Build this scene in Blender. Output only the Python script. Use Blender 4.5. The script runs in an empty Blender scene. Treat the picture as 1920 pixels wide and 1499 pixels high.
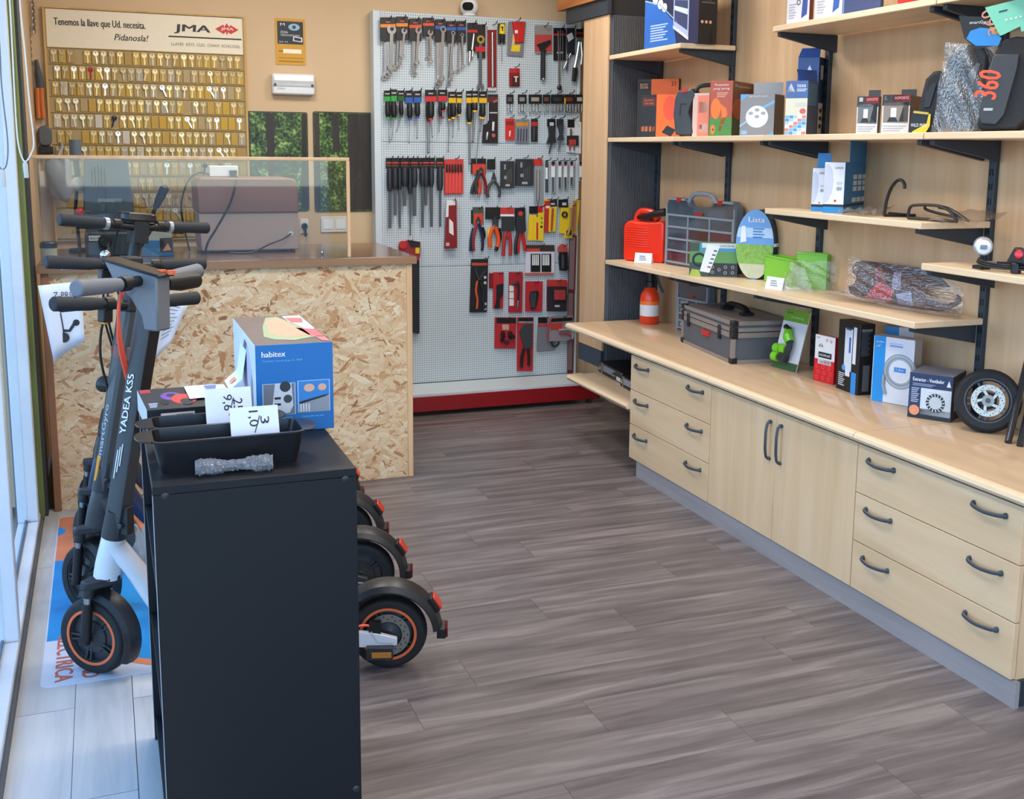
import bpy, bmesh, math, random
from mathutils import Vector as V, Matrix
rnd = random.Random(7)
C = bpy.context.scene.collection
SC = bpy.context.scene

# ------------------------------------------------------------------ camera
YAW, PITCH, ROLL, FPX, PPX, PPY, EYE = .3783, .1604, .0114, 2069.6, 1015.6, 618.9, 1.6
_fw = V((math.sin(YAW)*math.cos(PITCH), math.cos(YAW)*math.cos(PITCH), -math.sin(PITCH)))
_r0 = V((math.cos(YAW), -math.sin(YAW), 0)); _u0 = _r0.cross(_fw)
_rt = _r0*math.cos(ROLL) + _u0*math.sin(ROLL); _up = _rt.cross(_fw)
CAM = V((0, 0, EYE))
cd = bpy.data.cameras.new('camera'); co = bpy.data.objects.new('camera', cd); C.objects.link(co)
m = Matrix((_rt, _up, -_fw)).transposed().to_4x4(); m.translation = CAM
co.matrix_world = m
cd.sensor_fit = 'HORIZONTAL'; cd.sensor_width = 36; cd.lens = FPX/1920*36
cd.shift_x = (960-PPX)/1920; cd.shift_y = -(749.5-PPY)/1920
cd.clip_start = .02; cd.clip_end = 200
SC.camera = co
# ------------------------------------------------------------------ world, exposure
w = bpy.data.worlds.new('sky'); SC.world = w; w.use_nodes = True
nt = w.node_tree; bg = nt.nodes['Background']
sky = nt.nodes.new('ShaderNodeTexSky'); sky.sky_type = 'HOSEK_WILKIE'
sky.turbidity = 3; sky.ground_albedo = .4; sky.sun_direction = V((.4, .3, .75)).normalized()
nt.links.new(sky.outputs[0], bg.inputs[0]); bg.inputs[1].default_value = 14
vs = SC.view_settings; vs.view_transform = 'Standard'; vs.look = 'None'; vs.gamma = 1; vs.use_curve_mapping = False
vs.exposure = 0.6
# unseen ceiling luminaires assumed for the warm room light (the fixtures themselves are built with the ceiling)
LAMPS = [(0.55, 1.0), (2.0, 1.0), (0.55, 3.2), (2.0, 3.2), (0.7, 5.4), (2.0, 5.4)]
CEIL = 3.0
for lx, ly in LAMPS:
    ld = bpy.data.lights.new('ceiling_lamp_light', 'AREA'); ld.shape = 'RECTANGLE'; ld.size = .55; ld.size_y = .55
    ld.energy = 16; ld.color = (1, .95, .88)
    lo = bpy.data.objects.new('ceiling_lamp_light', ld); lo.location = (lx, ly, CEIL-.055); C.objects.link(lo)

# ------------------------------------------------------------------ pixel -> place
def ray(x, y): return _rt*((x-PPX)/FPX) - _up*((y-PPY)/FPX) + _fw
def onz(x, y, z): d = ray(x, y); return CAM + d*((z-EYE)/d.z)
def ony(x, y, Y): d = ray(x, y); return CAM + d*(Y/d.y)
def onx(x, y, X): d = ray(x, y); return CAM + d*(X/d.x)
def zat(x, y, P):
    d = ray(x, y); return EYE + d.z*math.hypot(P[0], P[1])/math.hypot(d.x, d.y)

# ------------------------------------------------------------------ materials
def lin(c):
    if isinstance(c, str): c = tuple(int(c[i:i+2], 16) for i in (0, 2, 4))
    return tuple(((v/255+.055)/1.055)**2.4 if v > 10 else v/255/12.92 for v in c) + (1,)
_mats = {}
def mat(col, rough=.5, metal=0, noise=.05, scale=40, bump=0, name=None, spec=.5, coat=0, alpha=None):
    key = (str(col), rough, metal, noise, scale, bump, coat, alpha, spec)
    if key in _mats: return _mats[key]
    M = bpy.data.materials.new(name or 'finish_%s' % (col if isinstance(col, str) else '%d_%d_%d' % tuple(col)))
    M.use_nodes = True; t = M.node_tree; b = t.nodes['Principled BSDF']; L = t.links.new
    b.inputs['Roughness'].default_value = rough; b.inputs['Metallic'].default_value = metal
    b.inputs['Specular IOR Level'].default_value = spec; b.inputs['Coat Weight'].default_value = coat
    tc = t.nodes.new('ShaderNodeTexCoord'); n = t.nodes.new('ShaderNodeTexNoise'); n.inputs['Scale'].default_value = scale
    n.inputs['Detail'].default_value = 3; L(tc.outputs['Object'], n.inputs['Vector'])
    r = t.nodes.new('ShaderNodeMapRange'); r.inputs[3].default_value = 1-noise; r.inputs[4].default_value = 1+noise
    L(n.outputs[0], r.inputs[0])
    mx = t.nodes.new('ShaderNodeMix'); mx.data_type = 'RGBA'; mx.blend_type = 'MULTIPLY'; mx.inputs[0].default_value = 1
    mx.inputs[6].default_value = lin(col); L(r.outputs[0], mx.inputs[7]); L(mx.outputs[2], b.inputs['Base Color'])
    if bump:
        bn = t.nodes.new('ShaderNodeBump'); bn.inputs['Strength'].default_value = bump; bn.inputs['Distance'].default_value = .003
        L(n.outputs[0], bn.inputs['Height']); L(bn.outputs[0], b.inputs['Normal'])
    if alpha is not None: b.inputs['Alpha'].default_value = alpha
    _mats[key] = M
    return M
def node_mat(name):
    M = bpy.data.materials.new(name); M.use_nodes = True
    return M, M.node_tree, M.node_tree.nodes['Principled BSDF'], M.node_tree.links.new
def ramp(t, stops, interp='LINEAR'):
    r = t.nodes.new('ShaderNodeValToRGB'); e = r.color_ramp; e.interpolation = interp
    while len(e.elements) > 1: e.elements.remove(e.elements[-1])
    e.elements[0].position = stops[0][0]; e.elements[0].color = lin(stops[0][1])
    for p, c in stops[1:]:
        k = e.elements.new(p); k.color = lin(c)
    return r
def wood(name, c0, c1, c2, axis='Z', rough=.35, k=1.0, objrand=0, bump=.0, spec=.5):
    """wood grain running along one axis"""
    M, t, b, L = node_mat(name)
    tc = t.nodes.new('ShaderNodeTexCoord'); mp = t.nodes.new('ShaderNodeMapping')
    L(tc.outputs['Object'], mp.inputs[0])
    s = {'X': (.7, 9, 9), 'Y': (9, .7, 9), 'Z': (9, 9, .7)}[axis]; mp.inputs['Scale'].default_value = tuple(q*k for q in s)
    src = mp.outputs[0]
    if objrand:
        oi = t.nodes.new('ShaderNodeObjectInfo'); ad = t.nodes.new('ShaderNodeVectorMath'); ad.operation = 'ADD'
        sc = t.nodes.new('ShaderNodeMath'); sc.operation = 'MULTIPLY'; sc.inputs[1].default_value = 37
        L(oi.outputs['Random'], sc.inputs[0]); L(src, ad.inputs[0]); L(sc.outputs[0], ad.inputs[1]); src = ad.outputs[0]
    n = t.nodes.new('ShaderNodeTexNoise'); n.inputs['Scale'].default_value = 1.3; n.inputs['Detail'].default_value = 6
    n.inputs['Roughness'].default_value = .62; n.inputs['Distortion'].default_value = .6; L(src, n.inputs['Vector'])
    r = ramp(t, ((.28, c0), (.5, c1), (.75, c2))); L(n.outputs[0], r.inputs[0])
    out = r.outputs[0]
    if objrand:
        mr = t.nodes.new('ShaderNodeMapRange'); mr.inputs[3].default_value = 1-objrand; mr.inputs[4].default_value = 1+objrand
        L(oi.outputs['Random'], mr.inputs[0])
        mx = t.nodes.new('ShaderNodeMix'); mx.data_type = 'RGBA'; mx.blend_type = 'MULTIPLY'; mx.inputs[0].default_value = 1
        L(out, mx.inputs[6]); L(mr.outputs[0], mx.inputs[7]); out = mx.outputs[2]
    L(out, b.inputs['Base Color']); b.inputs['Roughness'].default_value = rough; b.inputs['Specular IOR Level'].default_value = spec
    if bump:
        bn = t.nodes.new('ShaderNodeBump'); bn.inputs['Strength'].default_value = bump; bn.inputs['Distance'].default_value = .002
        L(n.outputs[0], bn.inputs['Height']); L(bn.outputs[0], b.inputs['Normal'])
    return M
def glassy(name, tint=(1, 1, 1), gloss=.07, rough=.02, body=0, bodycol='ffffff'):
    """thin clear sheet: passes light, mirrors a little"""
    M, t, b, L = node_mat(name); o = t.nodes['Material Output']
    tr = t.nodes.new('ShaderNodeBsdfTransparent'); tr.inputs[0].default_value = tint+(1,)
    gl = t.nodes.new('ShaderNodeBsdfGlossy'); gl.inputs['Roughness'].default_value = rough
    mx = t.nodes.new('ShaderNodeMixShader'); mx.inputs[0].default_value = gloss
    L(tr.outputs[0], mx.inputs[1]); L(gl.outputs[0], mx.inputs[2]); last = mx
    if body:
        n = t.nodes.new('ShaderNodeTexNoise'); n.inputs['Scale'].default_value = 25
        bn = t.nodes.new('ShaderNodeBump'); bn.inputs['Strength'].default_value = 1; bn.inputs['Distance'].default_value = .006
        L(n.outputs[0], bn.inputs['Height']); L(bn.outputs[0], gl.inputs['Normal'])
        df = t.nodes.new('ShaderNodeBsdfDiffuse'); df.inputs[0].default_value = lin(bodycol)
        m2 = t.nodes.new('ShaderNodeMixShader'); m2.inputs[0].default_value = body
        L(mx.outputs[0], m2.inputs[1]); L(df.outputs[0], m2.inputs[2]); last = m2
    L(last.outputs[0], o.inputs['Surface'])
    return M

# ------------------------------------------------------------------ mesh building
class Fr:
    """a place: origin and three axes"""
    def __init__(s, o=(0, 0, 0), x=(1, 0, 0), y=(0, 1, 0), z=(0, 0, 1)):
        s.o, s.x, s.y, s.z = V(o), V(x), V(y), V(z)
    def __call__(s, p): return s.o + s.x*p[0] + s.y*p[1] + s.z*p[2]
    def at(s, p): return Fr(s(p), s.x, s.y, s.z)
    def rot(s, axis, a):
        R = Matrix.Rotation(a, 3, {'x': s.x, 'y': s.y, 'z': s.z}[axis]); return Fr(s.o, R@s.x, R@s.y, R@s.z)
def rz(o, a): return Fr(o, (math.cos(a), math.sin(a), 0), (-math.sin(a), math.cos(a), 0))
W0 = Fr()
_inv = {}
STUFFY = {'lettering', 'small_print', 'writing', 'handwriting', 'label_print', 'typing', 'disc_holes', 'slots', 'vent_slots', 'fan_slots', 'bread_photo'}
class MB:
    def __init__(s, fr=W0): s.v, s.f, s.m, s.fr, s.mats = [], [], [], fr, []
    def mi(s, mt):
        if mt not in s.mats: s.mats.append(mt)
        return s.mats.index(mt)
    def add(s, vs, fs, mt):
        o = len(s.v); s.v += [s.fr(p) for p in vs]; k = s.mi(mt)
        for f in fs: s.f.append(tuple(i+o for i in f)); s.m.append(k)
        return s
    def box(s, lo, hi, mt):
        x0, y0, z0 = lo; x1, y1, z1 = hi
        return s.add([(x0,y0,z0),(x1,y0,z0),(x1,y1,z0),(x0,y1,z0),(x0,y0,z1),(x1,y0,z1),(x1,y1,z1),(x0,y1,z1)],
              [(0,3,2,1),(4,5,6,7),(0,1,5,4),(1,2,6,5),(2,3,7,6),(3,0,4,7)], mt)
    def prism(s, pts, ext, mt):
        """closed outline (list of 3D points) pushed along a vector"""
        n = len(pts); e = V(ext); P = [V(p) for p in pts]
        nrm = sum(((P[i]-P[0]).cross(P[(i+1) % n]-P[0]) for i in range(1, n-1)), V())
        if nrm.dot(e) > 0: P.reverse()
        vs = P+[p+e for p in P]
        return s.add(vs, [tuple(range(n)), tuple(range(2*n-1, n-1, -1))]+[(i, i+n, (i+1) % n+n, (i+1) % n)[::1] for i in range(n)], mt)
    def ringprism(s, outer, inner, ext, mt):
        n = len(outer); e = V(ext); O = [V(p) for p in outer]; I = [V(p) for p in inner]
        vs = O+I+[p+e for p in O]+[p+e for p in I]; fs = []
        for i in range(n):
            j = (i+1) % n
            fs += [(i, j, j+n, i+n), (i+2*n, i+3*n, j+3*n, j+2*n), (i, i+2*n, j+2*n, j), (i+n, j+n, j+3*n, i+3*n)]
        return s.add(vs, fs, mt)
    def tube(s, pts, r, mt, n=8, caps=True, flat=1):
        P = [V(p) for p in pts]; m_ = len(P); R = r if isinstance(r, (list, tuple)) else [r]*m_
        T = [(P[min(i+1, m_-1)]-P[max(i-1, 0)]).normalized() for i in range(m_)]
        a = V((0, 0, 1)) if abs(T[0].z) < .9 else V((1, 0, 0))
        N = (a-T[0]*a.dot(T[0])).normalized(); vs = []
        for i in range(m_):
            N = (N-T[i]*N.dot(T[i])).normalized(); B = T[i].cross(N)
            vs += [P[i]+(N*math.cos(2*math.pi*k/n)+B*math.sin(2*math.pi*k/n)*flat)*R[i] for k in range(n)]
        fs = [(i*n+k, i*n+(k+1) % n, (i+1)*n+(k+1) % n, (i+1)*n+k) for i in range(m_-1) for k in range(n)]
        if caps: fs += [tuple(range(n))[::-1], tuple(range((m_-1)*n, m_*n))]
        return s.add(vs, fs, mt)
    def lathe(s, prof, o, axis, mt, n=24, closed=False, arc=None, ref=None):
        """profile of (radius, height) turned about an axis"""
        A = V(axis).normalized(); a = V(ref) if ref else (V((0, 0, 1)) if abs(A.z) < .9 else V((1, 0, 0)))
        U = (a-A*a.dot(A)).normalized(); W = A.cross(U); O = V(o); m_ = len(prof); vs = []
        a0, a1 = arc or (0, 2*math.pi); full = arc is None; cnt = n if full else n+1
        for k in range(cnt):
            t = a0+(a1-a0)*k/n; D = U*math.cos(t)+W*math.sin(t)
            vs += [O+D*r+A*h for r, h in prof]
        fs = []
        for k in range(n):
            k2 = (k+1) % cnt
            for i in range(m_ if closed else m_-1):
                j = (i+1) % m_
                fs.append((k*m_+i, k2*m_+i, k2*m_+j, k*m_+j))
        if not full and closed: fs += [tuple(range(m_)), tuple(range(n*m_, (n+1)*m_))[::-1]]
        return s.add(vs, fs, mt)
    def ball(s, o, r, mt, n=14, sc=(1, 1, 1)):
        O = V(o); vs = []; h = n//2
        for i in range(h+1):
            a = math.pi*i/h
            for k in range(n):
                b = 2*math.pi*k/n; vs.append((O.x+r*sc[0]*math.sin(a)*math.cos(b), O.y+r*sc[1]*math.sin(a)*math.sin(b), O.z+r*sc[2]*math.cos(a)))
        return s.add(vs, [(i*n+k, (i+1)*n+k, (i+1)*n+(k+1) % n, i*n+(k+1) % n) for i in range(h) for k in range(n)], mt)
    def mesh(s, name, inv=None, smooth=35):
        me = bpy.data.meshes.new(name); vs = [inv@p for p in s.v] if inv is not None else s.v
        me.from_pydata([tuple(p) for p in vs], [], s.f)
        for q in s.mats: me.materials.append(q)
        me.polygons.foreach_set('material_index', s.m)
        bm = bmesh.new(); bm.from_mesh(me); bmesh.ops.remove_doubles(bm, verts=bm.verts, dist=1e-6)
        bmesh.ops.recalc_face_normals(bm, faces=bm.faces); bm.to_mesh(me); bm.free()
        if smooth:
            me.polygons.foreach_set('use_smooth', [True]*len(me.polygons)); me.set_sharp_from_angle(angle=math.radians(smooth))
        return me
    def build(s, name, parent=None, bevel=0, smooth=35, seg=2, sub=0):
        if parent is None:
            xs = [p.x for p in s.v]; ys = [p.y for p in s.v]; zs = [p.z for p in s.v]
            loc = V(((min(xs)+max(xs))/2, (min(ys)+max(ys))/2, min(zs))); inv = Matrix.Translation(-loc)
        else: loc = None; inv = _inv[parent.name]
        o = bpy.data.objects.new(name, s.mesh(name, inv, smooth)); C.objects.link(o)
        if parent is None: o.location = loc
        else: o.parent = parent
        _inv[o.name] = inv
        if name in STUFFY: o['kind'] = 'stuff'
        if bevel:
            b = o.modifiers.new('edge', 'BEVEL'); b.width = bevel; b.segments = seg; b.limit_method = 'ANGLE'; b.angle_limit = math.radians(40); b.use_clamp_overlap = True
        if sub:
            b = o.modifiers.new('round', 'SUBSURF'); b.levels = sub; b.render_levels = sub
        return o
def tag(o, label, cat, group=None, kind=None):
    o['label'] = label; o['category'] = cat
    if group: o['group'] = group
    if kind: o['kind'] = kind
    return o
def thing(name, label, cat, loc, group=None, rot=0):
    o = bpy.data.objects.new(name, None); o.empty_display_size = .05; C.objects.link(o)
    o.location = loc; o.rotation_euler = (0, 0, rot)
    _inv[o.name] = (Matrix.Translation(V(loc)) @ Matrix.Rotation(rot, 4, 'Z')).inverted()
    return tag(o, label, cat, group)
def struct(o): o['kind'] = 'structure'; return o
def copy_child(o, parent, delta=(0, 0, 0)):
    c = o.copy(); C.objects.link(c); c.parent = parent; c.location = V(o.location)+V(delta); return c
def circ(c, x, y, r, n=20, r2=None, a0=0, a1=2*math.pi, end=False):
    c, x, y = V(c), V(x), V(y); r2 = r2 or r
    k = n+1 if end else n
    return [c+x*(r*math.cos(a0+(a1-a0)*i/n))+y*(r2*math.sin(a0+(a1-a0)*i/n)) for i in range(k)]
def rrect(x0, y0, x1, y1, r, n=4):
    out = []
    for cx, cy, a in ((x1-r, y1-r, 0), (x0+r, y1-r, .5), (x0+r, y0+r, 1), (x1-r, y0+r, 1.5)):
        out += [(cx+r*math.cos(math.pi*(a+.5*i/n)), cy+r*math.sin(math.pi*(a+.5*i/n))) for i in range(n+1)]
    return out
def curve(pts, n=8):
    """smooth path through points"""
    P = [V(p) for p in pts]; out = []
    for i in range(len(P)-1):
        a, b, c, d = P[max(i-1, 0)], P[i], P[i+1], P[min(i+2, len(P)-1)]
        for k in range(n):
            t = k/n; out.append(.5*((2*b)+(c-a)*t+(2*a-5*b+4*c-d)*t*t+(3*b-a-3*c+d)*t**3))
    return out+[P[-1]]
_txt = {}
def text_mesh(s):
    if s not in _txt:
        cu = bpy.data.curves.new('lettering', 'FONT'); cu.body = s; cu.resolution_u = 2
        ob = bpy.data.objects.new('lettering', cu); me = bpy.data.meshes.new_from_object(ob)
        vs = [tuple(q.co) for q in me.vertices]; fs = [tuple(p.vertices) for p in me.polygons]
        bpy.data.objects.remove(ob); bpy.data.curves.remove(cu); bpy.data.meshes.remove(me)
        x0 = min(q[0] for q in vs); x1 = max(q[0] for q in vs); y0 = min(q[1] for q in vs); y1 = max(q[1] for q in vs)
        _txt[s] = ([((q[0]-x0)/(x1-x0), (q[1]-y0)/(y1-y0)) for q in vs], fs, (x1-x0)/(y1-y0))
    return _txt[s]
def put_text(mb, s, o, x, y, wd, ht, mt, off=.0006, shear=0, bold=0):
    """lettering of width wd and height ht, lower left corner at o, along x and y"""
    vs, fs, _ = text_mesh(s); x, y, o = V(x), V(y), V(o); n = x.cross(y)*off
    for dx in ([0] if not bold else [0, bold]):
        mb.add([o+n*(1+.2*(dx > 0))+x*(q[0]*wd+q[1]*shear*ht+dx)+y*(q[1]*ht) for q in vs], fs, mt)
# ------------------------------------------------------------------ shared finishes
MAPLE = wood('maple_panel', 'c59f78', 'd1ac85', 'dbba95', 'Z', .42)
MAPLE_F = wood('maple_front', 'd7b48a', 'e1c097', 'e9cca6', 'Y', .4)
MAPLE_D = wood('maple_door', 'd7b48a', 'e1c097', 'e9cca6', 'Z', .4)
MAPLE_T = wood('maple_worktop', 'b99c7c', 'c2a585', 'ccb090', 'Y', .11)
MAPLE_E = wood('maple_edge', 'dabd98', 'e4c9a6', 'ecd4b5', 'Y', .4)
DARKFLOOR = wood('grey_oak_vinyl', '4f4849', '6b6363', '8f8785', 'X', .34, 1.7, objrand=.07, bump=.12, spec=.35)
LIGHTFLOOR = wood('white_oak_vinyl', 'b9b6b3', 'cbc8c4', 'd6d3cf', 'Y', .45, 1.3, objrand=.05)
GREYWOOD = wood('grey_plinth', '8d8786', '9c9695', 'a8a2a1', 'Y', .5, 1.2)
PALE = wood('pale_pine', 'd8a878', 'e6ba8c', 'efc99e', 'Z', .5)
WALL = mat('ccb18e', .85, noise=.02, scale=6, name='beige_paint')
BLACK = mat('141416', .45); CHAR = mat('24272b', .5); DGREY = mat('3a3e43', .55); STEELBLUE = mat('2c3640', .5, name='anthracite_steel')
WHITE = mat('e8e8ea', .5); OFFWHITE = mat('d9d8d4', .55); GREY = mat('8b9096', .5); LGREY = mat('b9bdc2', .5)
CHROME = mat('b8bcc0', .22, 1, name='chrome'); STEEL = mat('8e9297', .35, 1, name='steel'); DSTEEL = mat('4c5055', .4, .8)
RED = mat('c0201e', .4); DRED = mat('7d1519', .4); ORANGE = mat('f2601a', .45); YELLOW = mat('e3c21c', .45); BLUE = mat('1f66b0', .4)
GREEN = mat('5aa02c', .45); RUBBER = mat('1c1d1f', .75, bump=.2, scale=200); PAPER = mat('dfe3ee', .8, noise=.02); INK = mat('23242a', .7)
ALU = mat('d3d6da', .35, .0, name='white_aluminium'); CLEAR = glassy('clear_pane', (.93, .96, .96), .07)

# ------------------------------------------------------------------ floor: each plank its own piece
fl = MB().box((-.31, -1.2, -.06), (3.05, 6.8, -.006), mat('4a4443', .8)).build('floor'); struct(fl)
pl = MB().box((0, 0, -.006), (1.217, .1888, 0), DARKFLOOR).mesh('plank', None, 0)
lp = MB().box((0, 0, -.006), (.1555, 1.2, 0), LIGHTFLOOR).mesh('plank', None, 0)
def place(me, name, parent, loc, sc=(1, 1, 1)):
    o = bpy.data.objects.new(name, me); C.objects.link(o); o.parent = parent; o.location = _inv[parent.name]@V(loc); o.scale = sc; return o
y = -1.2; row = 0
while y < 6.78:
    x = .173-[0, .62, .28, .95][row % 4]-rnd.random()*.15
    while x < 3.04:
        a = max(x, .173); b = min(x+1.22, 3.04)
        if b-a > .03: place(pl, 'plank', fl, (a, y, 0), ((b-a-.001)/1.217, 1, 1))
        x += 1.22
    y += .1895; row += 1
for i, x in enumerate((-.300, -.143, .0145)):
    y = (3.25-4.8, 2.75-4.8, 3.25-4.8)[i]
    while y < 5.2:
        a = max(y, -1.2); b = min(y+1.2, 5.2)
        if b-a > .03: place(lp, 'plank', fl, (x, a, 0), (1, (b-a-.003)/1.2, 1))
        y += 1.2
# ------------------------------------------------------------------ walls and ceiling
struct(MB().box((-.6, 6.75, 0), (3.1, 6.85, CEIL), WALL).build('wall_back'))
wr = struct(MB().box((3.0, -1.2, 0), (3.1, 6.75, CEIL), WALL).build('wall_right'))
cl = struct(MB().box((-.6, -1.2, CEIL), (3.1, 6.85, CEIL+.1), mat('e9e6e0', .9)).build('ceiling'))
wf = MB(); wf.box((-.6, -1.3, 2.5), (3.1, -1.2, CEIL), WALL); wf.box((2.2, -1.3, 0), (3.1, -1.2, 2.5), WALL)
struct(wf.build('wall_front'))
wl = MB(); wl.box((-.45, -1.2, 2.62), (-.31, 4.95, CEIL), WALL); wl.box((-.6, 5.28, 0), (-.32, 6.75, CEIL), WALL)
struct(wl.build('wall_left'))
for i, (lx, ly) in enumerate(LAMPS):
    t = thing('ceiling_light', 'square flat ceiling lamp with a white frame', 'ceiling light', (lx, ly, CEIL), 'ceiling lamps')
    f = MB()
    for a in (-1, 1):
        f.box((lx+a*.3-.015, ly-.315, CEIL-.05), (lx+a*.3+.015, ly+.315, CEIL), ALU); f.box((lx-.285, ly+a*.3-.015, CEIL-.05), (lx+.285, ly+a*.3+.015, CEIL), ALU)
    f.build('frame', t); MB().box((lx-.285, ly-.285, CEIL-.03), (lx+.285, ly+.285, CEIL-.01), mat('f4f1ea', .6)).build('diffuser', t)
# ------------------------------------------------------------------ shop window along the left side
wn = struct(MB().box((-.39, -1.2, 0), (-.31, 5.0, .05), ALU).build('window_1', bevel=.004))
for y0 in (-1.2, 1.2, 3.66, 4.88):
    MB().box((-.39, y0, .05), (-.31, y0+.055, 2.6), ALU).build('mullion', wn, bevel=.004)
MB().box((-.39, -1.2, 2.57), (-.31, 4.935, 2.62), ALU).build('head_rail', wn)
for a, b in ((-1.145, 1.2), (1.255, 3.66), (3.715, 4.88)):
    MB().box((-.356, a, .05), (-.350, b, 2.57), CLEAR).build('pane', wn)
    MB().box((-.363, a, .05), (-.356, b, .062), mat('5a6b86', .6)).build('gasket', wn)
struct(MB().box((-.309, -1.2, 0), (-.300, 5.0, .03), mat('55585c', .6)).build('trim_1'))
gp = struct(MB().box((-.40, 4.936, 0), (-.318, 5.10, CEIL), mat('6b6670', .6, noise=.15, scale=5)).build('trim_2'))
MB().box((-.318, 5.02, .02), (-.296, 5.10, CEIL), mat('7a8c50', .55, noise=.25, scale=4)).build('painted_edge', gp, bevel=.003)
struct(MB().box((-.36, 5.1, 0), (-.285, 5.28, CEIL), mat('3c4045', .6)).build('trim_3'))
# pavement, street and the house across it
gd = struct(MB().box((-40, -40, -.16), (40, 40, -.065), mat('a9a49c', .9)).build('ground'))
bw = MB().box((-3.6, 12.2, -.06), (-.42, 12.5, 5), mat('b9b3a8', .9)).build('brick_house')
tag(bw, 'pale brick house wall seen through the shop window', 'building')
br = MB().box((0, 0, 0), (.245, .03, .062), mat('cfc8bd', .85, noise=.12, scale=9)).mesh('brick', None, 0)
for i in range(44):
    for k in range(5):
        place(br, 'brick', bw, (-1.75+k*.255+(i % 2)*.127, 12.172, .05+i*.07))
# ------------------------------------------------------------------ end pier: maple face, ribbed side, dark base and head band
XF, XB, YE = 2.65, 2.99, 5.72
pr = MB().box((XF+.012, YE+.012, .36), (3.0, 6.055, 2.9), mat('26282b', .7)).build('wall_pier'); struct(pr)
MB().box((XF, YE+.004, .46), (XF+.012, 6.055, 2.352), MAPLE).build('panel', pr, bevel=.001)
MB().box((XF-.004, YE+.004, .36), (XF+.012, 6.055, .458), mat('26384c', .45)).build('panel', pr)
MB().box((XF-.012, YE-.01, 2.354), (XF+.012, 6.3, 2.44), STEELBLUE).build('band', pr)
MB().box((XF-.03, YE-.01, 2.44), (XF+.012, 6.4, 2.9), wood('brown_beam', '9a5a2c', 'b5713c', 'c98a52', 'Y', .5)).build('beam', pr)
rb = MB(); x = XF+.03; k = 0; RIB = mat('55585d', .6)
prof = [(XF+.012, YE+.012), (XF+.012, YE+.006)]
while x < XB-.012:
    prof += [(x, YE+.006), (x, YE-.001), (x+.006, YE-.001), (x+.006, YE+.006)]; x += .0105
prof += [(XB+.006, YE+.006), (XB+.006, YE+.012)]
rb.prism([(a, b, 0.37) for a, b in prof], (0, 0, 1.98), RIB); rb.build('ribbed_panel', pr, smooth=0)
# ------------------------------------------------------------------ right wall bays
BAYS = [5.72, 4.93, 4.13, 3.115, 2.1, 1.1]
for a, b in zip(BAYS[:-1], BAYS[1:]):
    MB().box((XB-.008, b+.002, .0), (3.0, a-.002, 2.95), MAPLE).build('panel', wr, bevel=.001)
UP = {}
def upright(y, lab):
    t = thing('slotted_upright', lab, 'shelf upright', (XB-.02, y, 0), 'slotted uprights of the wall shelving')
    u = MB(); u.box((XB-.028, y-.016, 0), (XB-.008, y+.016, 2.95), STEELBLUE); u.build('post', t, bevel=.002)
    s = MB()
    z = .7
    while z < 2.9:
        for dy in (-.006, .006): s.box((XB-.0288, y+dy-.0025, z), (XB-.0275, y+dy+.0025, z+.024), mat('0a0b0c', .9))
        z += .052
    s.build('slots', t)['kind'] = 'stuff'
for y, lab in zip(BAYS[:-1], ('dark slotted steel upright in the corner beside the ribbed panel', 'dark slotted steel upright behind the compartment case',
        'dark slotted steel upright behind the blue lamp boxes', 'dark slotted steel upright beside the loose spare wheel', 'dark slotted steel upright at the near bay')):
    upright(y-.018 if y == 5.72 else y, lab)
def shelf(y0, y1, z, lab, br=(1, 1), dz=0):
    """board from far end y0 to near end y1, z of the front edge centre"""
    t = thing('wall_shelf', lab, 'shelf', (XB-.03, (y0+y1)/2, z))
    MB().prism([(XF, y0, z-.012), (XF, y0, z+.012), (XF, y1, z+dz+.012), (XF, y1, z+dz-.012)], (XB-.029-XF, 0, 0), MAPLE_E).build('board', t, bevel=.003)
    for k, yy, zz in ((0, y0-.03, z), (1, y1+.03, z+dz)):
        if br[k]:
            MB().prism([(XB-.03, yy, zz-.013), (XF+.02, yy, zz-.013), (XF+.02, yy, zz-.03), (XB-.03, yy, zz-.085)], (0, .022, 0), STEELBLUE).build('bracket', t, bevel=.002)
    return t
shelf(5.70, 4.885, 2.117, 'short maple wall shelf carrying the tall dark blue box')
shelf(4.085, 3.1, 2.117, 'high maple wall shelf with white and blue boxes')
shelf(3.095, 2.1, 2.117, 'high maple wall shelf above the 360 hard bags')
for a, b, l in ((5.70, 4.925, 'maple wall shelf under the orange and black drill boxes'), (4.92, 4.125, 'maple wall shelf under the grey fan box and blue boxes'),
                (4.12, 3.12, 'maple wall shelf under the 360 bags and phone holder boxes'), (3.115, 2.1, 'maple wall shelf at eye level over the bike lamp')):
    shelf(a, b, 1.668, l)
for a, b, l, z, dz in ((5.70, 4.925, 'maple wall shelf carrying the red jerry can and compartment case', .982, .008), (4.92, 4.125, 'maple wall shelf carrying the hose reel and green planter', .990, .008), (4.12, 3.1, 'maple wall shelf carrying the bubble-wrapped deck plate', .998, .008)):
    shelf(a, b, z, l, dz=dz)
shelf(4.085, 3.1, 1.358, 'maple wall shelf carrying the blue lamp boxes')
shelf(3.085, 2.1, 1.218, 'maple wall shelf carrying the bicycle lamp')
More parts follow.
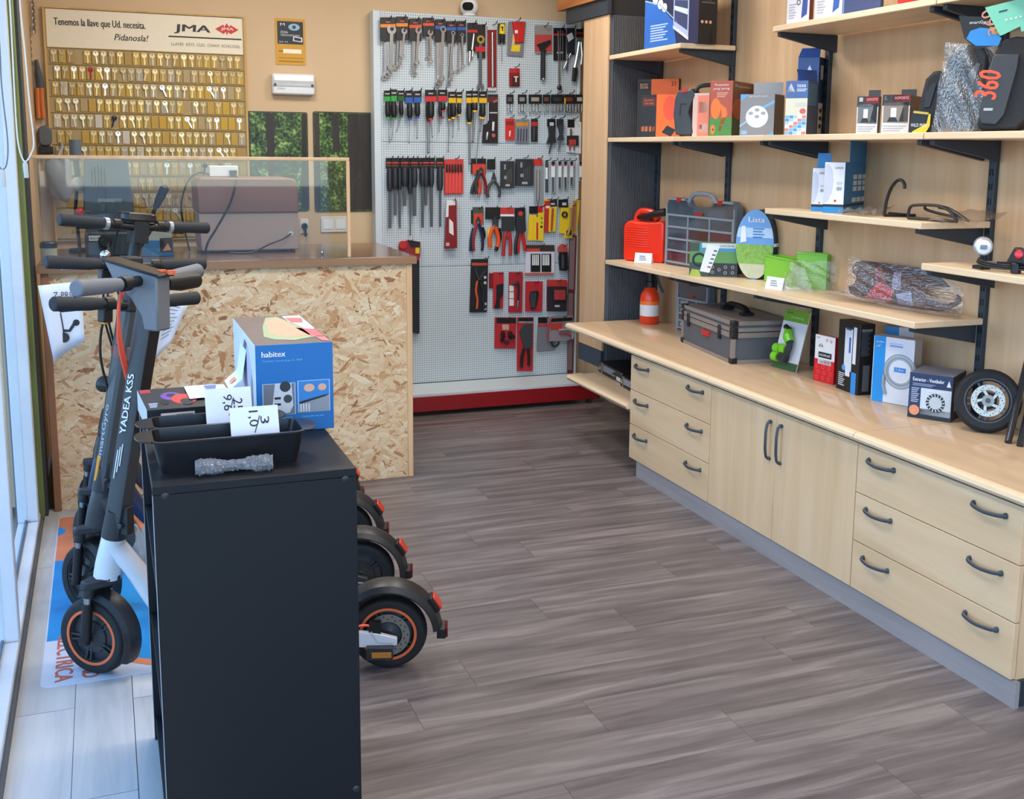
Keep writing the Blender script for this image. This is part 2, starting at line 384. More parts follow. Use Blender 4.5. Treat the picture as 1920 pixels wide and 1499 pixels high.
# ------------------------------------------------------------------ base units, worktop, plinth
FX, CT = 2.408, .612
wt = thing('worktop', 'long glossy maple worktop over the drawer units', 'worktop', (2.7, 4, .62))
for a, b in ((5.64, 4.0665), (4.0645, 3.0615), (3.0595, 2.27)):
    p = [(2.40, .618), (2.388, .622), (2.383, .632), (2.386, .643), (2.397, .65), (2.962, .65), (2.962, .618)]
    o = MB(); o.prism([(x, a, z) for x, z in p], (0, b-a, 0), MAPLE_T); ob = o.build('board', wt)
    e = MB(); e.prism([(x-.0006, a, z+(.0004 if z > .64 else 0)) for x, z in p[:5]]+[(2.41, a, .6504), (2.41, a, .618)], (0, b-a, 0), MAPLE_E); e.build('edge_strip', ob)
ls = thing('wall_shelf', 'low maple shelf under the far end of the worktop', 'shelf', (2.7, 5.25, .42))
p = onx(1072, 712, 2.39); zl = p.z
o = MB(); o.prism([(x, 5.62, z+zl) for x, z in ((2.395, -.014), (2.387, 0), (2.395, .014), (2.97, .014), (2.97, -.014))], (0, 4.852-5.62, 0), MAPLE_E); o.build('board', ls)
MB().box((2.5, 5.58, zl-.05), (2.97, 5.60, zl-.014), STEELBLUE).build('bracket', ls)
pb = MB().box((2.414, 2.29, 0), (2.43, 4.775, .0815), GREYWOOD); pb.box((2.43, 2.295, 0), (2.9, 2.31, .0815), STEELBLUE); pb.box((2.43, 4.755, 0), (2.9, 4.77, .0815), GREYWOOD)
tag(pb.build('plinth'), 'grey wood-look plinth under the drawer units', 'plinth')
def handle_mesh(fr, L=.13):
    h = MB(fr); pts = curve([(-L/2, 0, 0), (-L/2+.006, 0, .016), (-L/4, -.002, .024), (0, -.004, .026), (L/4, -.002, .024), (L/2-.006, 0, .016), (L/2, 0, 0)], 4)
    h.tube(pts, [.0075]*3+[.005]*(len(pts)-6)+[.0075]*3, mat('3a434c', .45), 8, flat=1.3); return h
def carcass(y0, y1, label, name):
    t = thing(name, label, 'cabinet', (2.69, (y0+y1)/2, .082))
    b = MB(); S = MAPLE_D
    b.box((FX+.02, y1, .082), (2.96, y1+.016, CT), S); b.box((FX+.02, y0-.016, .082), (2.96, y0, CT), S); b.box((FX+.02, y1+.016, .082), (2.96, y0-.016, .1), S)
    b.box((2.95, y1+.016, .1), (2.96, y0-.016, CT), S); b.box((FX+.02, y1+.016, CT-.018), (2.95, y0-.016, CT), S)
    b.build('body', t); return t
def drawers(y0, y1, label):
    t = carcass(y0, y1, label, 'drawer_unit'); h = (CT-.002-.083)/3
    for k in range(3):
        z0 = .083+k*h
        d = MB().box((FX, y1+.0015, z0+.0015), (FX+.018, y0-.0015, z0+h-.0015), MAPLE_F).build('drawer', t, bevel=.0012)
        for yy in (y0-.13, y1+.13):
            handle_mesh(Fr((FX, yy, z0+h-.045), (0, -1, 0), (0, 0, 1), (-1, 0, 0))).build('handle', d)
drawers(4.85, 4.0665, 'three-drawer maple unit beside the open low shelf')
drawers(3.0605, 2.306, 'three-drawer maple unit under the loose spare wheel')
t = carcass(4.0645, 3.0625, 'two-door maple cupboard between the drawer units', 'cupboard')
for a, b, hy in ((4.063, 3.565, 3.60), (3.5625, 3.064, 3.525)):
    d = MB().box((FX, b, .0845), (FX+.018, a, CT-.003), MAPLE_D).build('door', t, bevel=.0012)
    handle_mesh(Fr((FX, hy, .485), (0, 0, 1), (0, 1, 0), (-1, 0, 0)), .15).build('handle', d)
# ------------------------------------------------------------------ counter clad in OSB with glass screen
CY = 5.155; CX0, CX1 = -.262, 1.372
t = thing('shop_counter', 'shop counter clad in oriented strand board with dark wood top', 'counter', (.55, 5.5, 0))
MB().box((CX0+.02, CY+.004, .0), (CX1-.026, CY+.018, 1.058), mat('dcb88c', .7, noise=.12, scale=14)).build('board', t)
st = MB(); pal = [mat(c, .65, noise=.1, scale=60, name='strand') for c in ('e4c49a', 'e0bc8e', 'ead0a8', 'd9b184', 'e6c8a0', 'ecd6b2', 'd4a678', 'cc9a6a', 'b98256', '9c6a44')]
for i in range(13000):
    cx = CX0+.03+rnd.random()*(CX1-CX0-.065); cz = .01+rnd.random()*1.035
    L = .010+.045*rnd.random()**2; Wd = L*(.08+.32*rnd.random()); a = rnd.gauss(.1, .75); yy = CY+.0038-.0016*rnd.random()
    ca, sa = math.cos(a), math.sin(a); q = []
    for u, v in ((-L, -Wd*.5), (-L*.3, -Wd), (L*.8, -Wd*.7), (L, Wd*.4), (L*.2, Wd), (-L*.8, Wd*.6)):
        X = cx+u*ca-v*sa; Z = cz+u*sa+v*ca; q.append((min(max(X, CX0+.02), CX1-.026), yy+.0012*rnd.random(), min(max(Z, .001), 1.058)))
    k = min(int(rnd.random()**1.9*9.2), 8); k = 9 if rnd.random() < .025 else k; Wd = Wd
    st.add(q, [tuple(range(6))], pal[k])
o = st.build('wood_strands', t, smooth=0); o['kind'] = 'stuff'
MB().box((CX1-.026, CY-.006, 0), (CX1, CY+.03, 1.058), PALE).build('corner_post', t, bevel=.003)
MB().box((CX0, CY-.006, 0), (CX0+.03, CY+.03, 1.058), wood('brown_post', '8c5f40', 'a06f4c', 'b3825c', 'Z', .5)).build('corner_post', t, bevel=.003)
MB().box((CX1-.02, CY+.03, 0), (CX1, 5.93, 1.058), mat('3a2f28', .6)).build('side_panel', t)
MB().box((CX0-.01, CY-.022, 1.06), (CX1+.02, 5.95, 1.097), wood('walnut_top', '5e4432', '6f523c', '7e6048', 'X', .16)).build('countertop', t, bevel=.006)
MB().box((CX0-.012, CY-.0245, 1.0605), (CX1+.018, CY-.0215, 1.0945), wood('walnut_edge', '8a6444', '9c7452', 'ab8260', 'X', .35)).build('edge_strip', t)
g = thing('glass_screen', 'clear glass screen with pale wooden edging on the counter', 'screen', (.4, CY+.02, 1.097))
MB().box((-.262, CY+.008, 1.0975), (1.066, CY+.014, 1.546), glassy('screen_glass', (.88, .90, .89), .045)).build('pane', g)
MB().box((-.275, CY+.003, 1.546), (1.078, CY+.019, 1.561), PALE).build('top_rail', g, bevel=.002)
MB().box((1.064, CY+.003, 1.0975), (1.079, CY+.019, 1.546), PALE).build('end_post', g, bevel=.002)
MB().lathe([(.0, .03), (.008, .028), (.01, .02), (.006, .012), (.006, .0)], (.95, CY+.04, 1.0975), (0, 0, 1), CHROME, 12).build('clamp', g)
# ------------------------------------------------------------------ key board on the back wall
WY = 6.75
ZK = lambda u, v: (60+u/4.571, v/4.571)
def wallpt(zf, u, v, d=0, Y=WY): return ony(*zf(u, v), Y-d)
KY = WY-.016
tl = ony(83, 15.5, KY); tr = ony(455, 33, KY); kx0, kx1, kz1 = tl.x, tr.x, (tl.z+tr.z)/2
RP = .0868; HZ = kz1-.205; kz0 = HZ-12*RP-.02
kb = thing('key_board', 'wooden key display board with white header and rows of yellow cards', 'key board', ((kx0+kx1)/2, WY, kz0))
MB().box((kx0, KY, kz0), (kx1, WY-.001, kz1), mat('a8926a', .7, noise=.12, scale=8)).build('backing', kb)
fm = MB(); OAK = wood('gilt_wood', 'a98545', 'bf9a56', 'd0ac66', 'Z', .5)
fm.box((kx0-.012, KY-.012, kz0), (kx0, WY-.001, kz1), OAK); fm.box((kx1, KY-.012, kz0), (kx1+.012, WY-.001, kz1), OAK); fm.box((kx0-.012, KY-.012, kz1), (kx1+.012, WY-.001, kz1+.008), OAK)
fm.build('frame', kb)
MB().box((kx0+.003, KY-.004, HZ), (kx1-.003, KY, kz1-.003), mat('e3d9c2', .5)).build('header', kb)
tx = MB()
def ktext(s, u0, v0, u1, v1, mt, shear=0, bold=0):
    a = wallpt(ZK, u0, v1, .0205); b = wallpt(ZK, u1, v1, .0205); c = wallpt(ZK, u0, v0, .0205)
    put_text(tx, s, (a.x, a.y, a.z), (1, 0, 0), (0, 0, 1), b.x-a.x, c.z-a.z, mt, .0006, shear, bold)
ktext('Tenemos la llave que Ud. necesita.', 188, 150, 970, 232, INK, bold=.0018); ktext('Pidanosla!', 705, 290, 985, 345, INK, .25, .001)
ktext('JMA', 1215, 205, 1520, 285, BLACK, .1, .006); ktext('LLAVES  KEYS  CLES  CHIAVI  SCHLUSSEL', 1195, 362, 1785, 388, mat('6a6458', .7))
a = wallpt(ZK, 1170, 322, .021); b = wallpt(ZK, 1795, 345, .021); tx.box((a.x, a.y-.0004, b.z), (b.x, a.y, b.z+.007), INK)
a = wallpt(ZK, 1570, 250, .021); b = wallpt(ZK, 1770, 255, .021); c = wallpt(ZK, 1670, 205, .021); e = wallpt(ZK, 1670, 312, .021)
m_ = (a+b)/2; hx = (b.x-a.x)/2; hz = (c.z-e.z)/2
tx.prism([(m_.x-hx, a.y, m_.z), (m_.x-.3*hx, a.y, m_.z+.75*hz), (m_.x-.22*hx, a.y, m_.z+.35*hz), (m_.x, a.y, m_.z+hz), (m_.x+.22*hx, a.y, m_.z+.35*hz), (m_.x+.3*hx, a.y, m_.z+.75*hz), (m_.x+hx, a.y, m_.z),
          (m_.x+.3*hx, a.y, m_.z-.75*hz), (m_.x+.1*hx, a.y, m_.z-.4*hz), (m_.x, a.y, m_.z-hz), (m_.x-.1*hx, a.y, m_.z-.4*hz), (m_.x-.3*hx, a.y, m_.z-.75*hz)], (0, -.0004, 0), mat('c5252b', .5))
put_text(tx, 'JMA', (m_.x-.55*hx, a.y-.0006, m_.z-.28*hz), (1, 0, 0), (0, 0, 1), 1.1*hx, .56*hz, mat('e3d9c2', .5), .0006, .1, .002)
tx.build('lettering', kb)
for r in range(13): MB().box((kx0+.002, KY-.006, HZ-r*RP-.004), (kx1-.002, KY, HZ-r*RP), mat('a88f58', .6)).build('rail', kb)
cw = (kx1-kx0-.03)/24
def cardmesh(c): return MB().box((-cw*.43, -.0012, -.071), (cw*.42, 0, 0), mat(c, .6)).mesh('card', None, 0)
cards = [cardmesh(c) for c in ('b89440', 'a98a48', 'c09a34', 'aa956a', 'c4beb0', 'a89e8e')]
def keymesh(c, rot=0, h=.062, bow=.0125):
    k = MB(Fr().rot('y', rot)); M = mat(c, .3, .85, noise=.1)
    O = circ((0, 0, -bow), (1, 0, 0), (0, 0, 1), bow, 12); I = circ((0, 0, -bow*.55), (1, 0, 0), (0, 0, 1), bow*.32, 12)
    k.ringprism(O, I, (0, -.002, 0), M)
    bl = [(-.0032, -2*bow+.002), (.0032, -2*bow+.002), (.0032, -.04), (.005, -.043), (.003, -.046), (.005, -.05), (.0028, -.054), (.0, -h), (-.0032, -h+.004)]
    k.prism([(x, 0, z) for x, z in bl], (0, -.002, 0), M); return k.mesh('key', None, 0)
keys = [(keymesh(c, r), l, g) for c, r, l, g in (
    ('c9b183', 0, 'small brass key hanging on the key board', 'brass keys on the key board'), ('b79d72', .08, 'small brass key hanging on the key board', 'brass keys on the key board'),
    ('d8c79f', -.1, 'small brass key hanging on the key board', 'brass keys on the key board'), ('a8906a', .03, 'small brass key hanging on the key board', 'brass keys on the key board'),
    ('e6e4da', .0, 'shiny silver key hanging on the key board', 'silver keys on the key board'), ('f0efe8', -.5, 'shiny silver key hanging on the key board', 'silver keys on the key board'))]
oddkeys = [(keymesh(c, r), l) for c, r, l in (('1d1f22', .3, 'black coated key hanging among brass keys on the key board'), ('2f7a35', 0, 'green key hanging in a low row of the key board'),
    ('7a1c4c', 0, 'magenta key hanging on the key board beside a dark one'), ('20202c', .2, 'dark navy key hanging beside the magenta one'), ('8a1a2c', 0, 'dark red round key hanging near the top of the key board'))]
odd = {(4, 7): 0, (7, 5): 1, (7, 20): 2, (7, 18): 3, (1, 4): 4}
n_keys = 0
for r in range(12):
    for c in range(24):
        x = kx0+.015+(c+.5)*cw+(.25*cw if r % 2 else -.05*cw); z = HZ-.008-r*RP
        if x > kx1-.02: continue
        if r >= 9 and (c < 9 or c > 21): continue       # behind the machines on the counter
        q = rnd.random()
        if q < .9: place(cards[0 if q < .25 else 1 if q < .4 else 2 if q < .62 else 3 if q < .8 else 4 if q < .85 else 5], 'card', kb, (x, KY-.0062, z-.004))
        if rnd.random() < .12 and (r, c) not in odd: continue
        if (r, c) in odd: me, lab = oddkeys[odd[(r, c)]]; g = None
        else:
            k = rnd.choices(range(6), (30, 30, 18, 18, 7, 2))[0]; me, lab, g = keys[k]
        o = bpy.data.objects.new('key', me); C.objects.link(o); o.location = (x, KY-.0085, z-.006); o.rotation_euler.y = rnd.gauss(0, .07); o.scale = (1.14, 1, 1.14)
        tag(o, lab, 'key', g); n_keys += 1
# ------------------------------------------------------------------ notices, emergency lamp, forest pictures, sockets
ZP = lambda u, v: (440+u/3.1214, v/3.1214)
def wrect(zf, u0, v0, u1, v1, Y):
    a = ony(*zf(u0, (v0+v1)/2), Y).x; b = ony(*zf(u1, (v0+v1)/2), Y).x; um = (u0+u1)/2
    return a, b, ony(*zf(um, v1), Y).z, ony(*zf(um, v0), Y).z
x0, x1, z0, z1 = wrect(ZP, 238, 110, 413, 380, WY)
t = thing('notice', 'yellow video surveillance notice with a black picture field', 'notice', ((x0+x1)/2, WY, z0))
MB().box((x0, WY-.004, z0), (x1, WY-.0005, z1), mat('c9952a', .5)).build('plate', t)
d = MB(); W_, H_ = x1-x0, z1-z0
def dr(a, b, c, e, mt, k=0): d.box((x0+a*W_, WY-.0048-k*.0003, z0+b*H_), (x0+c*W_, WY-.004, z0+e*H_), mt)
dr(.07, .45, .93, .94, mat('1d2330', .4)); dr(.25, .25, .86, .34, mat('efe6d2', .6)); dr(.1, .28, .25, .3, mat('7a5a18', .6)); dr(.08, .06, .92, .09, mat('9a7420', .6)); dr(.08, .14, .92, .155, mat('9a7420', .6))
d.prism(circ((x0+.63*W_, WY-.0052, z0+.82*H_), (1, 0, 0), (0, 0, 1), .19*W_, 20, .075*H_), (0, .0006, 0), mat('8fb3c9', .5)); d.prism(circ((x0+.63*W_, WY-.0056, z0+.82*H_), (1, 0, 0), (0, 0, 1), .06*W_, 14), (0, .0006, 0), mat('1b3a55', .5))
d.build('printed_field', t); d = MB(); K = mat('d9dde4', .6)
for s, a, b, c, e in (('M', .17, .84, .32, .9), ('ZONA', .17, .68, .42, .73), ('VIDEOVIGILADA', .17, .62, .82, .66), ('24 H', .12, .48, .4, .51)): put_text(d, s, (x0+a*W_, WY-.0052, z0+b*H_), (1, 0, 0), (0, 0, 1), (c-a)*W_, (e-b)*H_, K)
d.ringprism([(x0+W_*a, WY-.0054, z0+H_*b) for a, b in ((.58, .52), (.9, .5), (.9, .6), (.6, .62))], [(x0+W_*a, WY-.0054, z0+H_*b) for a, b in ((.62, .535), (.86, .52), (.86, .58), (.63, .6))], (0, .0003, 0), K)
d.build('lettering', t)
x0, x1, z0, z1 = wrect(ZP, 220, 432, 470, 555, WY-.05)
t = thing('emergency_light', 'white box-shaped emergency lamp on the beige wall', 'emergency light', ((x0+x1)/2, WY, z0))
MB().box((x0, WY-.05, z0), (x1, WY-.0005, z1), mat('dcdfe2', .45)).build('housing', t, bevel=.012, seg=3)
zm = z0+.5*(z1-z0)
MB().prism([(x0+.008, WY-.05, zm), (x0+.008, WY-.062, zm+.02), (x0+.008, WY-.058, z1-.012), (x0+.008, WY-.05, z1-.006)], (x1-x0-.016, 0, 0), mat('eceef0', .25)).build('diffuser', t, bevel=.004)
MB().box((x0+.004, WY-.054, zm-.012), (x1-.004, WY-.05, zm), mat('b8bcc0', .4)).build('groove', t)
for xx in (x0+.016, x1-.016): MB().lathe([(0, .006), (.007, .005), (.008, 0)], (xx, WY-.056, zm-.004), (0, -1, 0), mat('4a4e52', .5), 10).build('screw_cap', t)
put_text_m = MB(); put_text(put_text_m, 'NORMALUX', (x0+.03, WY-.051, z0+.03), (1, 0, 0), (0, 0, 1), .045, .009, GREY); put_text_m.build('lettering', t)
def forest_mat(seed):
    M, t_, b_, L = node_mat('forest_print'); tc = t_.nodes.new('ShaderNodeTexCoord'); mp = t_.nodes.new('ShaderNodeMapping'); mp.inputs['Location'].default_value = (seed, seed, 0)
    L(tc.outputs['Object'], mp.inputs[0]); v = t_.nodes.new('ShaderNodeTexVoronoi'); v.inputs['Scale'].default_value = 60; L(mp.outputs[0], v.inputs['Vector'])
    n = t_.nodes.new('ShaderNodeTexNoise'); n.inputs['Scale'].default_value = 9; n.inputs['Detail'].default_value = 8; n.inputs['Roughness'].default_value = .75; L(mp.outputs[0], n.inputs['Vector'])
    ad = t_.nodes.new('ShaderNodeMath'); ad.operation = 'MULTIPLY_ADD'; ad.inputs[1].default_value = .35; L(v.outputs['Distance'], ad.inputs[0]); L(n.outputs[0], ad.inputs[2])
    r = ramp(t_, ((.42, '080d07'), (.56, '16240e'), (.68, '34501f'), (.8, '6b8c40'), (.93, 'b4cc80'))); L(ad.outputs[0], r.inputs[0]); L(r.outputs[0], b_.inputs['Base Color']); b_.inputs['Roughness'].default_value = .3
    return M
TRUNK = wood('tree_trunk_print', '1d1712', '2a221b', '3a3027', 'Z', .35, 3)
for lab, (u0, v0, u1, v1), trunks, sd in (('forest picture with slim dark trunks beside the key board', (78, 654, 432, 1235), [(.33, .30, .46, .42, 1), (.86, .9, .99, 1, 0), (.02, .14, .05, .18, 0)], 3),
                        ('forest picture with one broad dark trunk beside the pegboard', (464, 656, 818, 1238), [(.55, .56, .95, .97, 0), (.0, .02, .1, .12, 0), (.31, .3, .42, .43, 2)], 9)):
    x0, x1, z0, z1 = wrect(ZP, u0, v0, u1, v1, WY-.008); W_, H_ = x1-x0, z1-z0
    t = thing('forest_picture', lab, 'picture', ((x0+x1)/2, WY, z0))
    fb = MB(); fb.prism([(x, WY-.0005, z) for x, z in rrect(x0, z0, x1, z1, .012)], (0, -.007, 0), mat('26301f', .4)); fb.build('board', t)
    MB().box((x0+.006, WY-.0082, z0+.006), (x1-.006, WY-.0074, z1-.006), forest_mat(sd)).build('print', t)
    tr_ = MB()
    for a0, a1, b0, b1, kind in trunks:
        zb, zt = (z0+.01, z1-.008) if kind == 0 else (z0+.3*H_, z1-.008) if kind == 1 else (z0+.6*H_, z1-.01)
        tr_.prism([(x0+W_*max(a0, .02), WY-.0084, zb), (x0+W_*min(b1, .98) if kind else x0+W_*min(b0, .98), WY-.0084, zb), (x0+W_*min(b0, .98), WY-.0084, zt), (x0+W_*max(a1 if a1 < b0 else a0, .02), WY-.0084, zt)], (0, -.0003, 0), TRUNK)
    for k in range(7):
        xa = x0+W_*rnd.uniform(.08, .9); za = z0+H_*rnd.uniform(.15, .7); tr_.tube([(xa, WY-.0084, za), (xa+rnd.uniform(-.04, .04), WY-.0086, za+.05), (xa+rnd.uniform(-.06, .06), WY-.0084, za+.1)], .002, TRUNK, 5)
    tr_.build('trunk_print', t)
x0, x1, z0, z1 = wrect(ZP, 505, 1268, 660, 1360, WY-.01)
t = thing('switch_plate', 'white double switch plate below the forest pictures', 'switch', ((x0+x1)/2, WY, z0))
MB().box((x0, WY-.009, z0), (x1, WY-.0005, z1), OFFWHITE).build('plate', t, bevel=.003)
for a, b in ((.08, .44), (.56, .92)): MB().box((x0+a*(x1-x0), WY-.012, z0+.2*(z1-z0)), (x0+b*(x1-x0), WY-.009, z1-.2*(z1-z0)), WHITE).build('rocker', t, bevel=.001)
x0, x1, z0, z1 = wrect(ZP, 385, 1282, 432, 1368, WY-.01)
t = thing('wall_socket', 'white wall socket with a black plug in it', 'socket', ((x0+x1)/2, WY, z0))
MB().box((x0, WY-.009, z0), (x1, WY-.0005, z1), OFFWHITE).build('plate', t, bevel=.003)
p = MB(); p.lathe([(0, .03), (.016, .028), (.02, .0)], ((x0+x1)/2, WY-.01, (z0+z1)/2), (0, -1, 0), BLACK, 12); p.tube([((x0+x1)/2, WY-.04, (z0+z1)/2+.02), ((x0+x1)/2, WY-.04, (z0+z1)/2-.06)], .008, BLACK); p.build('plug', t)

# ------------------------------------------------------------------ pegboard gondola
PY = 6.655
Z1 = lambda u, v: (690+u/4.683, v/4.683)
Z2 = lambda u, v: (690+u/4.683, 270+v/4.683)
Z3 = lambda u, v: (690+u/4.41, 450+v/4.41)
PX0, PX1, PZ0, PZ1 = 1.545, 2.893, .14, 2.416
def peg_mat():
    M, t, b, L = node_mat('perforated_board'); tc = t.nodes.new('ShaderNodeTexCoord'); sp = t.nodes.new('ShaderNodeSeparateXYZ'); L(tc.outputs['Object'], sp.inputs[0])
    def cell(o):
        a = t.nodes.new('ShaderNodeMath'); a.operation = 'MULTIPLY'; a.inputs[1].default_value = 1/.0145; L(o, a.inputs[0])
        f = t.nodes.new('ShaderNodeMath'); f.operation = 'FRACT'; L(a.outputs[0], f.inputs[0])
        s = t.nodes.new('ShaderNodeMath'); s.operation = 'SUBTRACT'; s.inputs[1].default_value = .5; L(f.outputs[0], s.inputs[0])
        p = t.nodes.new('ShaderNodeMath'); p.operation = 'POWER'; p.inputs[1].default_value = 2; L(s.outputs[0], p.inputs[0]); return p.outputs[0]
    ad = t.nodes.new('ShaderNodeMath'); L(cell(sp.outputs[0]), ad.inputs[0]); L(cell(sp.outputs[2]), ad.inputs[1])
    lt = t.nodes.new('ShaderNodeMath'); lt.operation = 'LESS_THAN'; lt.inputs[1].default_value = .035; L(ad.outputs[0], lt.inputs[0])
    mx = t.nodes.new('ShaderNodeMix'); mx.data_type = 'RGBA'; mx.inputs[6].default_value = lin('c3cdd2'); mx.inputs[7].default_value = lin('3c4448'); L(lt.outputs[0], mx.inputs[0])
    L(mx.outputs[2], b.inputs['Base Color']); b.inputs['Roughness'].default_value = .5
    return M
PEGM = peg_mat(); PEGP = mat('c6d0d6', .45)
pg = thing('pegboard', 'tall white perforated tool wall with a red base', 'pegboard', ((PX0+PX1)/2, WY-.05, .0))
zs = [PZ0, ony(900, 497, PY).z, ony(900, 268, PY).z, PZ1]
for a, b in zip(zs[:-1], zs[1:]):
    MB().box((PX0+.045, PY, a+.0015), (PX1-.022, PY+.012, b-.0015), PEGM).build('perforated_panel', pg, smooth=0)
for a, b in ((PX0, PX0+.044), (PX1-.021, PX1)): MB().box((a, PY-.004, .02), (b, WY-.005, PZ1), PEGP).build('side_post', pg, bevel=.004)
MB().box((PX0+.005, PY+.013, PZ0), (PX1-.005, WY-.006, PZ1-.002), PEGP).build('back', pg)
gb = thing('gondola_base', 'low white deck with a dark red front under the pegboard', 'display base', ((PX0+PX1)/2, 6.5, 0))
MB().box((PX0+.047, 6.345, .118), (2.93, PY-.006, .138), PEGP).build('deck', gb, bevel=.002)
MB().box((PX0+.047, 6.338, .028), (2.93, 6.356, .122), mat('8d1218', .35)).build('kick_panel', gb, bevel=.003)
for x in (PX0+.1, 2.88): MB().lathe([(.022, 0), (.022, .008), (.008, .012), (.008, .03)], (x, 6.40, 0), (0, 0, 1), DGREY, 12).build('foot', gb)
def hookpart(zf, u, v, L=.07):
    p = ony(*zf(u, v), PY); q = MB(); q.tube([(p.x, PY, p.z), (p.x, PY-L, p.z+.004), (p.x+.001, PY-L-.012, p.z+.018)], .0028, mat('2a2c2e', .4, .5), 6); tag(q.build('peg_hook'), 'thin black steel hook plugged into the pegboard', 'hook', 'hooks on the pegboard')
def item(name, label, cat, zf, ents, group=None, base=.012, plane=None, hook=None):
    """a hanging thing drawn in the plane of the board, every piece with its own thickness"""
    Y = plane or PY; parts = {}
    def P(u, v, d): return ony(*zf(u, v), Y-d)
    def sc(u, v): return (P(u+10, v, 0)-P(u, v, 0)).length/10
    allp = []
    for e in ents:
        part, kind, a, mt, d0, d1 = e; d0 += base; d1 += base; mb = parts.setdefault(part, MB()); ex = (0, -(d1-d0), 0)
        if kind == 'r': pts = [(a[0], a[1]), (a[2], a[1]), (a[2], a[3]), (a[0], a[3])]; mb.prism([P(u, v, d0) for u, v in pts], ex, mt)
        elif kind == 'p': pts = a; mb.prism([P(u, v, d0) for u, v in pts], ex, mt)
        elif kind == 'b':
            p, q = P(a[0], a[1], d0), P(a[2], a[3], d0); s = sc(a[0], a[1]); D = (q-p).normalized(); N = D.cross(V((0, 1, 0))); w0, w1 = a[4]*s/2, a[5]*s/2
            mb.prism([p+N*w0, q+N*w1, q-N*w1, p-N*w0], ex, mt); pts = [(a[0], a[1]), (a[2], a[3])]
        elif kind == 'o':
            p = P(a[0], a[1], d0); s = sc(a[0], a[1]); mb.ringprism(circ(p, (1, 0, 0), (0, 0, 1), a[2]*s, 14), circ(p, (1, 0, 0), (0, 0, 1), a[3]*s, 14), ex, mt); pts = [(a[0], a[1])]
        elif kind == 'd':
            p = P(a[0], a[1], d0); s = sc(a[0], a[1]); mb.prism(circ(p, (1, 0, 0), (0, 0, 1), a[2]*s, 14), ex, mt); pts = [(a[0], a[1])]
        elif kind == 'j':
            p = P(a[0], a[1], d0); s = sc(a[0], a[1])*a[2]; g = a[3]; gap = .5
            o_ = circ(p, (1, 0, 0), (0, 0, 1), s, 12, None, g+gap, g+2*math.pi-gap, True); i_ = circ(p+V((math.cos(g)*s*.15, 0, math.sin(g)*s*.15)), (1, 0, 0), (0, 0, 1), s*.42, 12, None, g+2*math.pi-gap*1.6, g+gap*1.6, True)
            mb.prism(o_+i_, ex, mt); pts = [(a[0], a[1])]
        elif kind == 't':
            s = sc(*a[0][0]); mb.tube(curve([P(u, v, d0) for u, v in a[0]], 5), a[1]*s if not isinstance(a[1], list) else [r*s for r in a[1]], mt, 7); pts = a[0]
        elif kind == 'l':   # round bar lying along the board: x0,y0,x1,y1,r0,r1
            s = sc(a[0], a[1]); mb.tube([P(a[0], a[1], d0), P((a[0]+a[2])/2, (a[1]+a[3])/2, d0), P(a[2], a[3], d0)], [a[4]*s, max(a[4], a[5])*s, a[5]*s], mt, 9); pts = [(a[0], a[1]), (a[2], a[3])]
        elif kind == 'x':
            o_ = P(a[1], a[4], d0); wv = P(a[3], a[4], d0).x-o_.x; hv = P(a[1], a[2], d0).z-o_.z; put_text(mb, a[0], o_, (1, 0, 0), (0, 0, 1), wv, hv, mt); pts = []
        allp += pts
    u = sum(p[0] for p in allp)/len(allp); v = max(p[1] for p in allp); b = P(u, v, base)
    t = thing(name, label, cat, b, group)
    for n_, mb in parts.items(): mb.build(n_, t)
    if hook: hookpart(zf, *hook)
    return t
TR_ = glassy('blister_plastic', (.95, .95, .95), .12, .08, .12, 'dfe4e8')
def wrench(card, band, w, lab, group=None, base=.012, hook=None, ring_top=False):
    x0, y0, x1, y1, wd = w; ents = []
    if card:
        a, b, c, e = card; ents += [('header_card', 'r', (a, b, c, e), BLACK, 0, .003), ('header_card', 'r', (a, b+(e-b)*.28, c, b+(e-b)*.42), band, .003, .0036), ('lettering', 'r', ((a+c)/2-18, b+(e-b)*.16, (a+c)/2+18, b+(e-b)*.22), mat('c8523a', .6), .003, .0038)]
    R = wd*.95
    ents += [('wrench', 'b', (x0, y0+R*.8, x1, y1-R*.6, wd*.75, wd*.6), CHROME, .004, .011), ('wrench', 'o', (x1, y1, R*.85, R*.45), CHROME, .003, .012)]
    ents += [('wrench', 'o', (x0, y0, R*.8, R*.42), CHROME, .003, .012)] if ring_top else [('wrench', 'j', (x0, y0, R*1.05, 1.3), CHROME, .003, .012)]
    return item('combination_wrench', lab, 'wrench', Z1, ents, group, base, hook=hook)
OB, RB, BB = mat('d9812a', .5), mat('cf4a24', .5), mat('2257a8', .5)
BG = 'wrenches hanging behind the front ones'
def stack(card, band, front, backs, lab, blab, ring=False):
    for i, b in enumerate(backs): wrench((card[0]-4+8*i, card[1]+3, card[2]-4+4*i, card[3]-20), band, b, blab, BG, .008+.008*i)
    wrench(card, band, front, lab, None, .012+.008*len(backs), ((card[0]+card[2])/2, card[1]+25), ring)
stack((110, 152, 240, 365), OB, (205, 262, 203, 590, 40), [(150, 330, 142, 680, 30), (165, 330, 165, 655, 30), (185, 330, 190, 640, 30)], 'largest chrome combination wrench on an orange-banded card', 'chrome combination wrench behind the largest one on orange cards')
stack((248, 145, 350, 355), OB, (316, 275, 298, 490, 26), [(262, 330, 250, 595, 22), (285, 330, 275, 560, 22)], 'small chrome combination wrench on the second orange-banded card', 'chrome wrench behind the small one on the second orange card')
stack((362, 162, 470, 362), RB, (440, 270, 428, 550, 28), [(415, 330, 405, 645, 28), (395, 330, 392, 610, 24)], 'chrome combination wrench on a red-orange card with stacked wrenches behind', 'chrome wrench behind the one on the red-orange card')
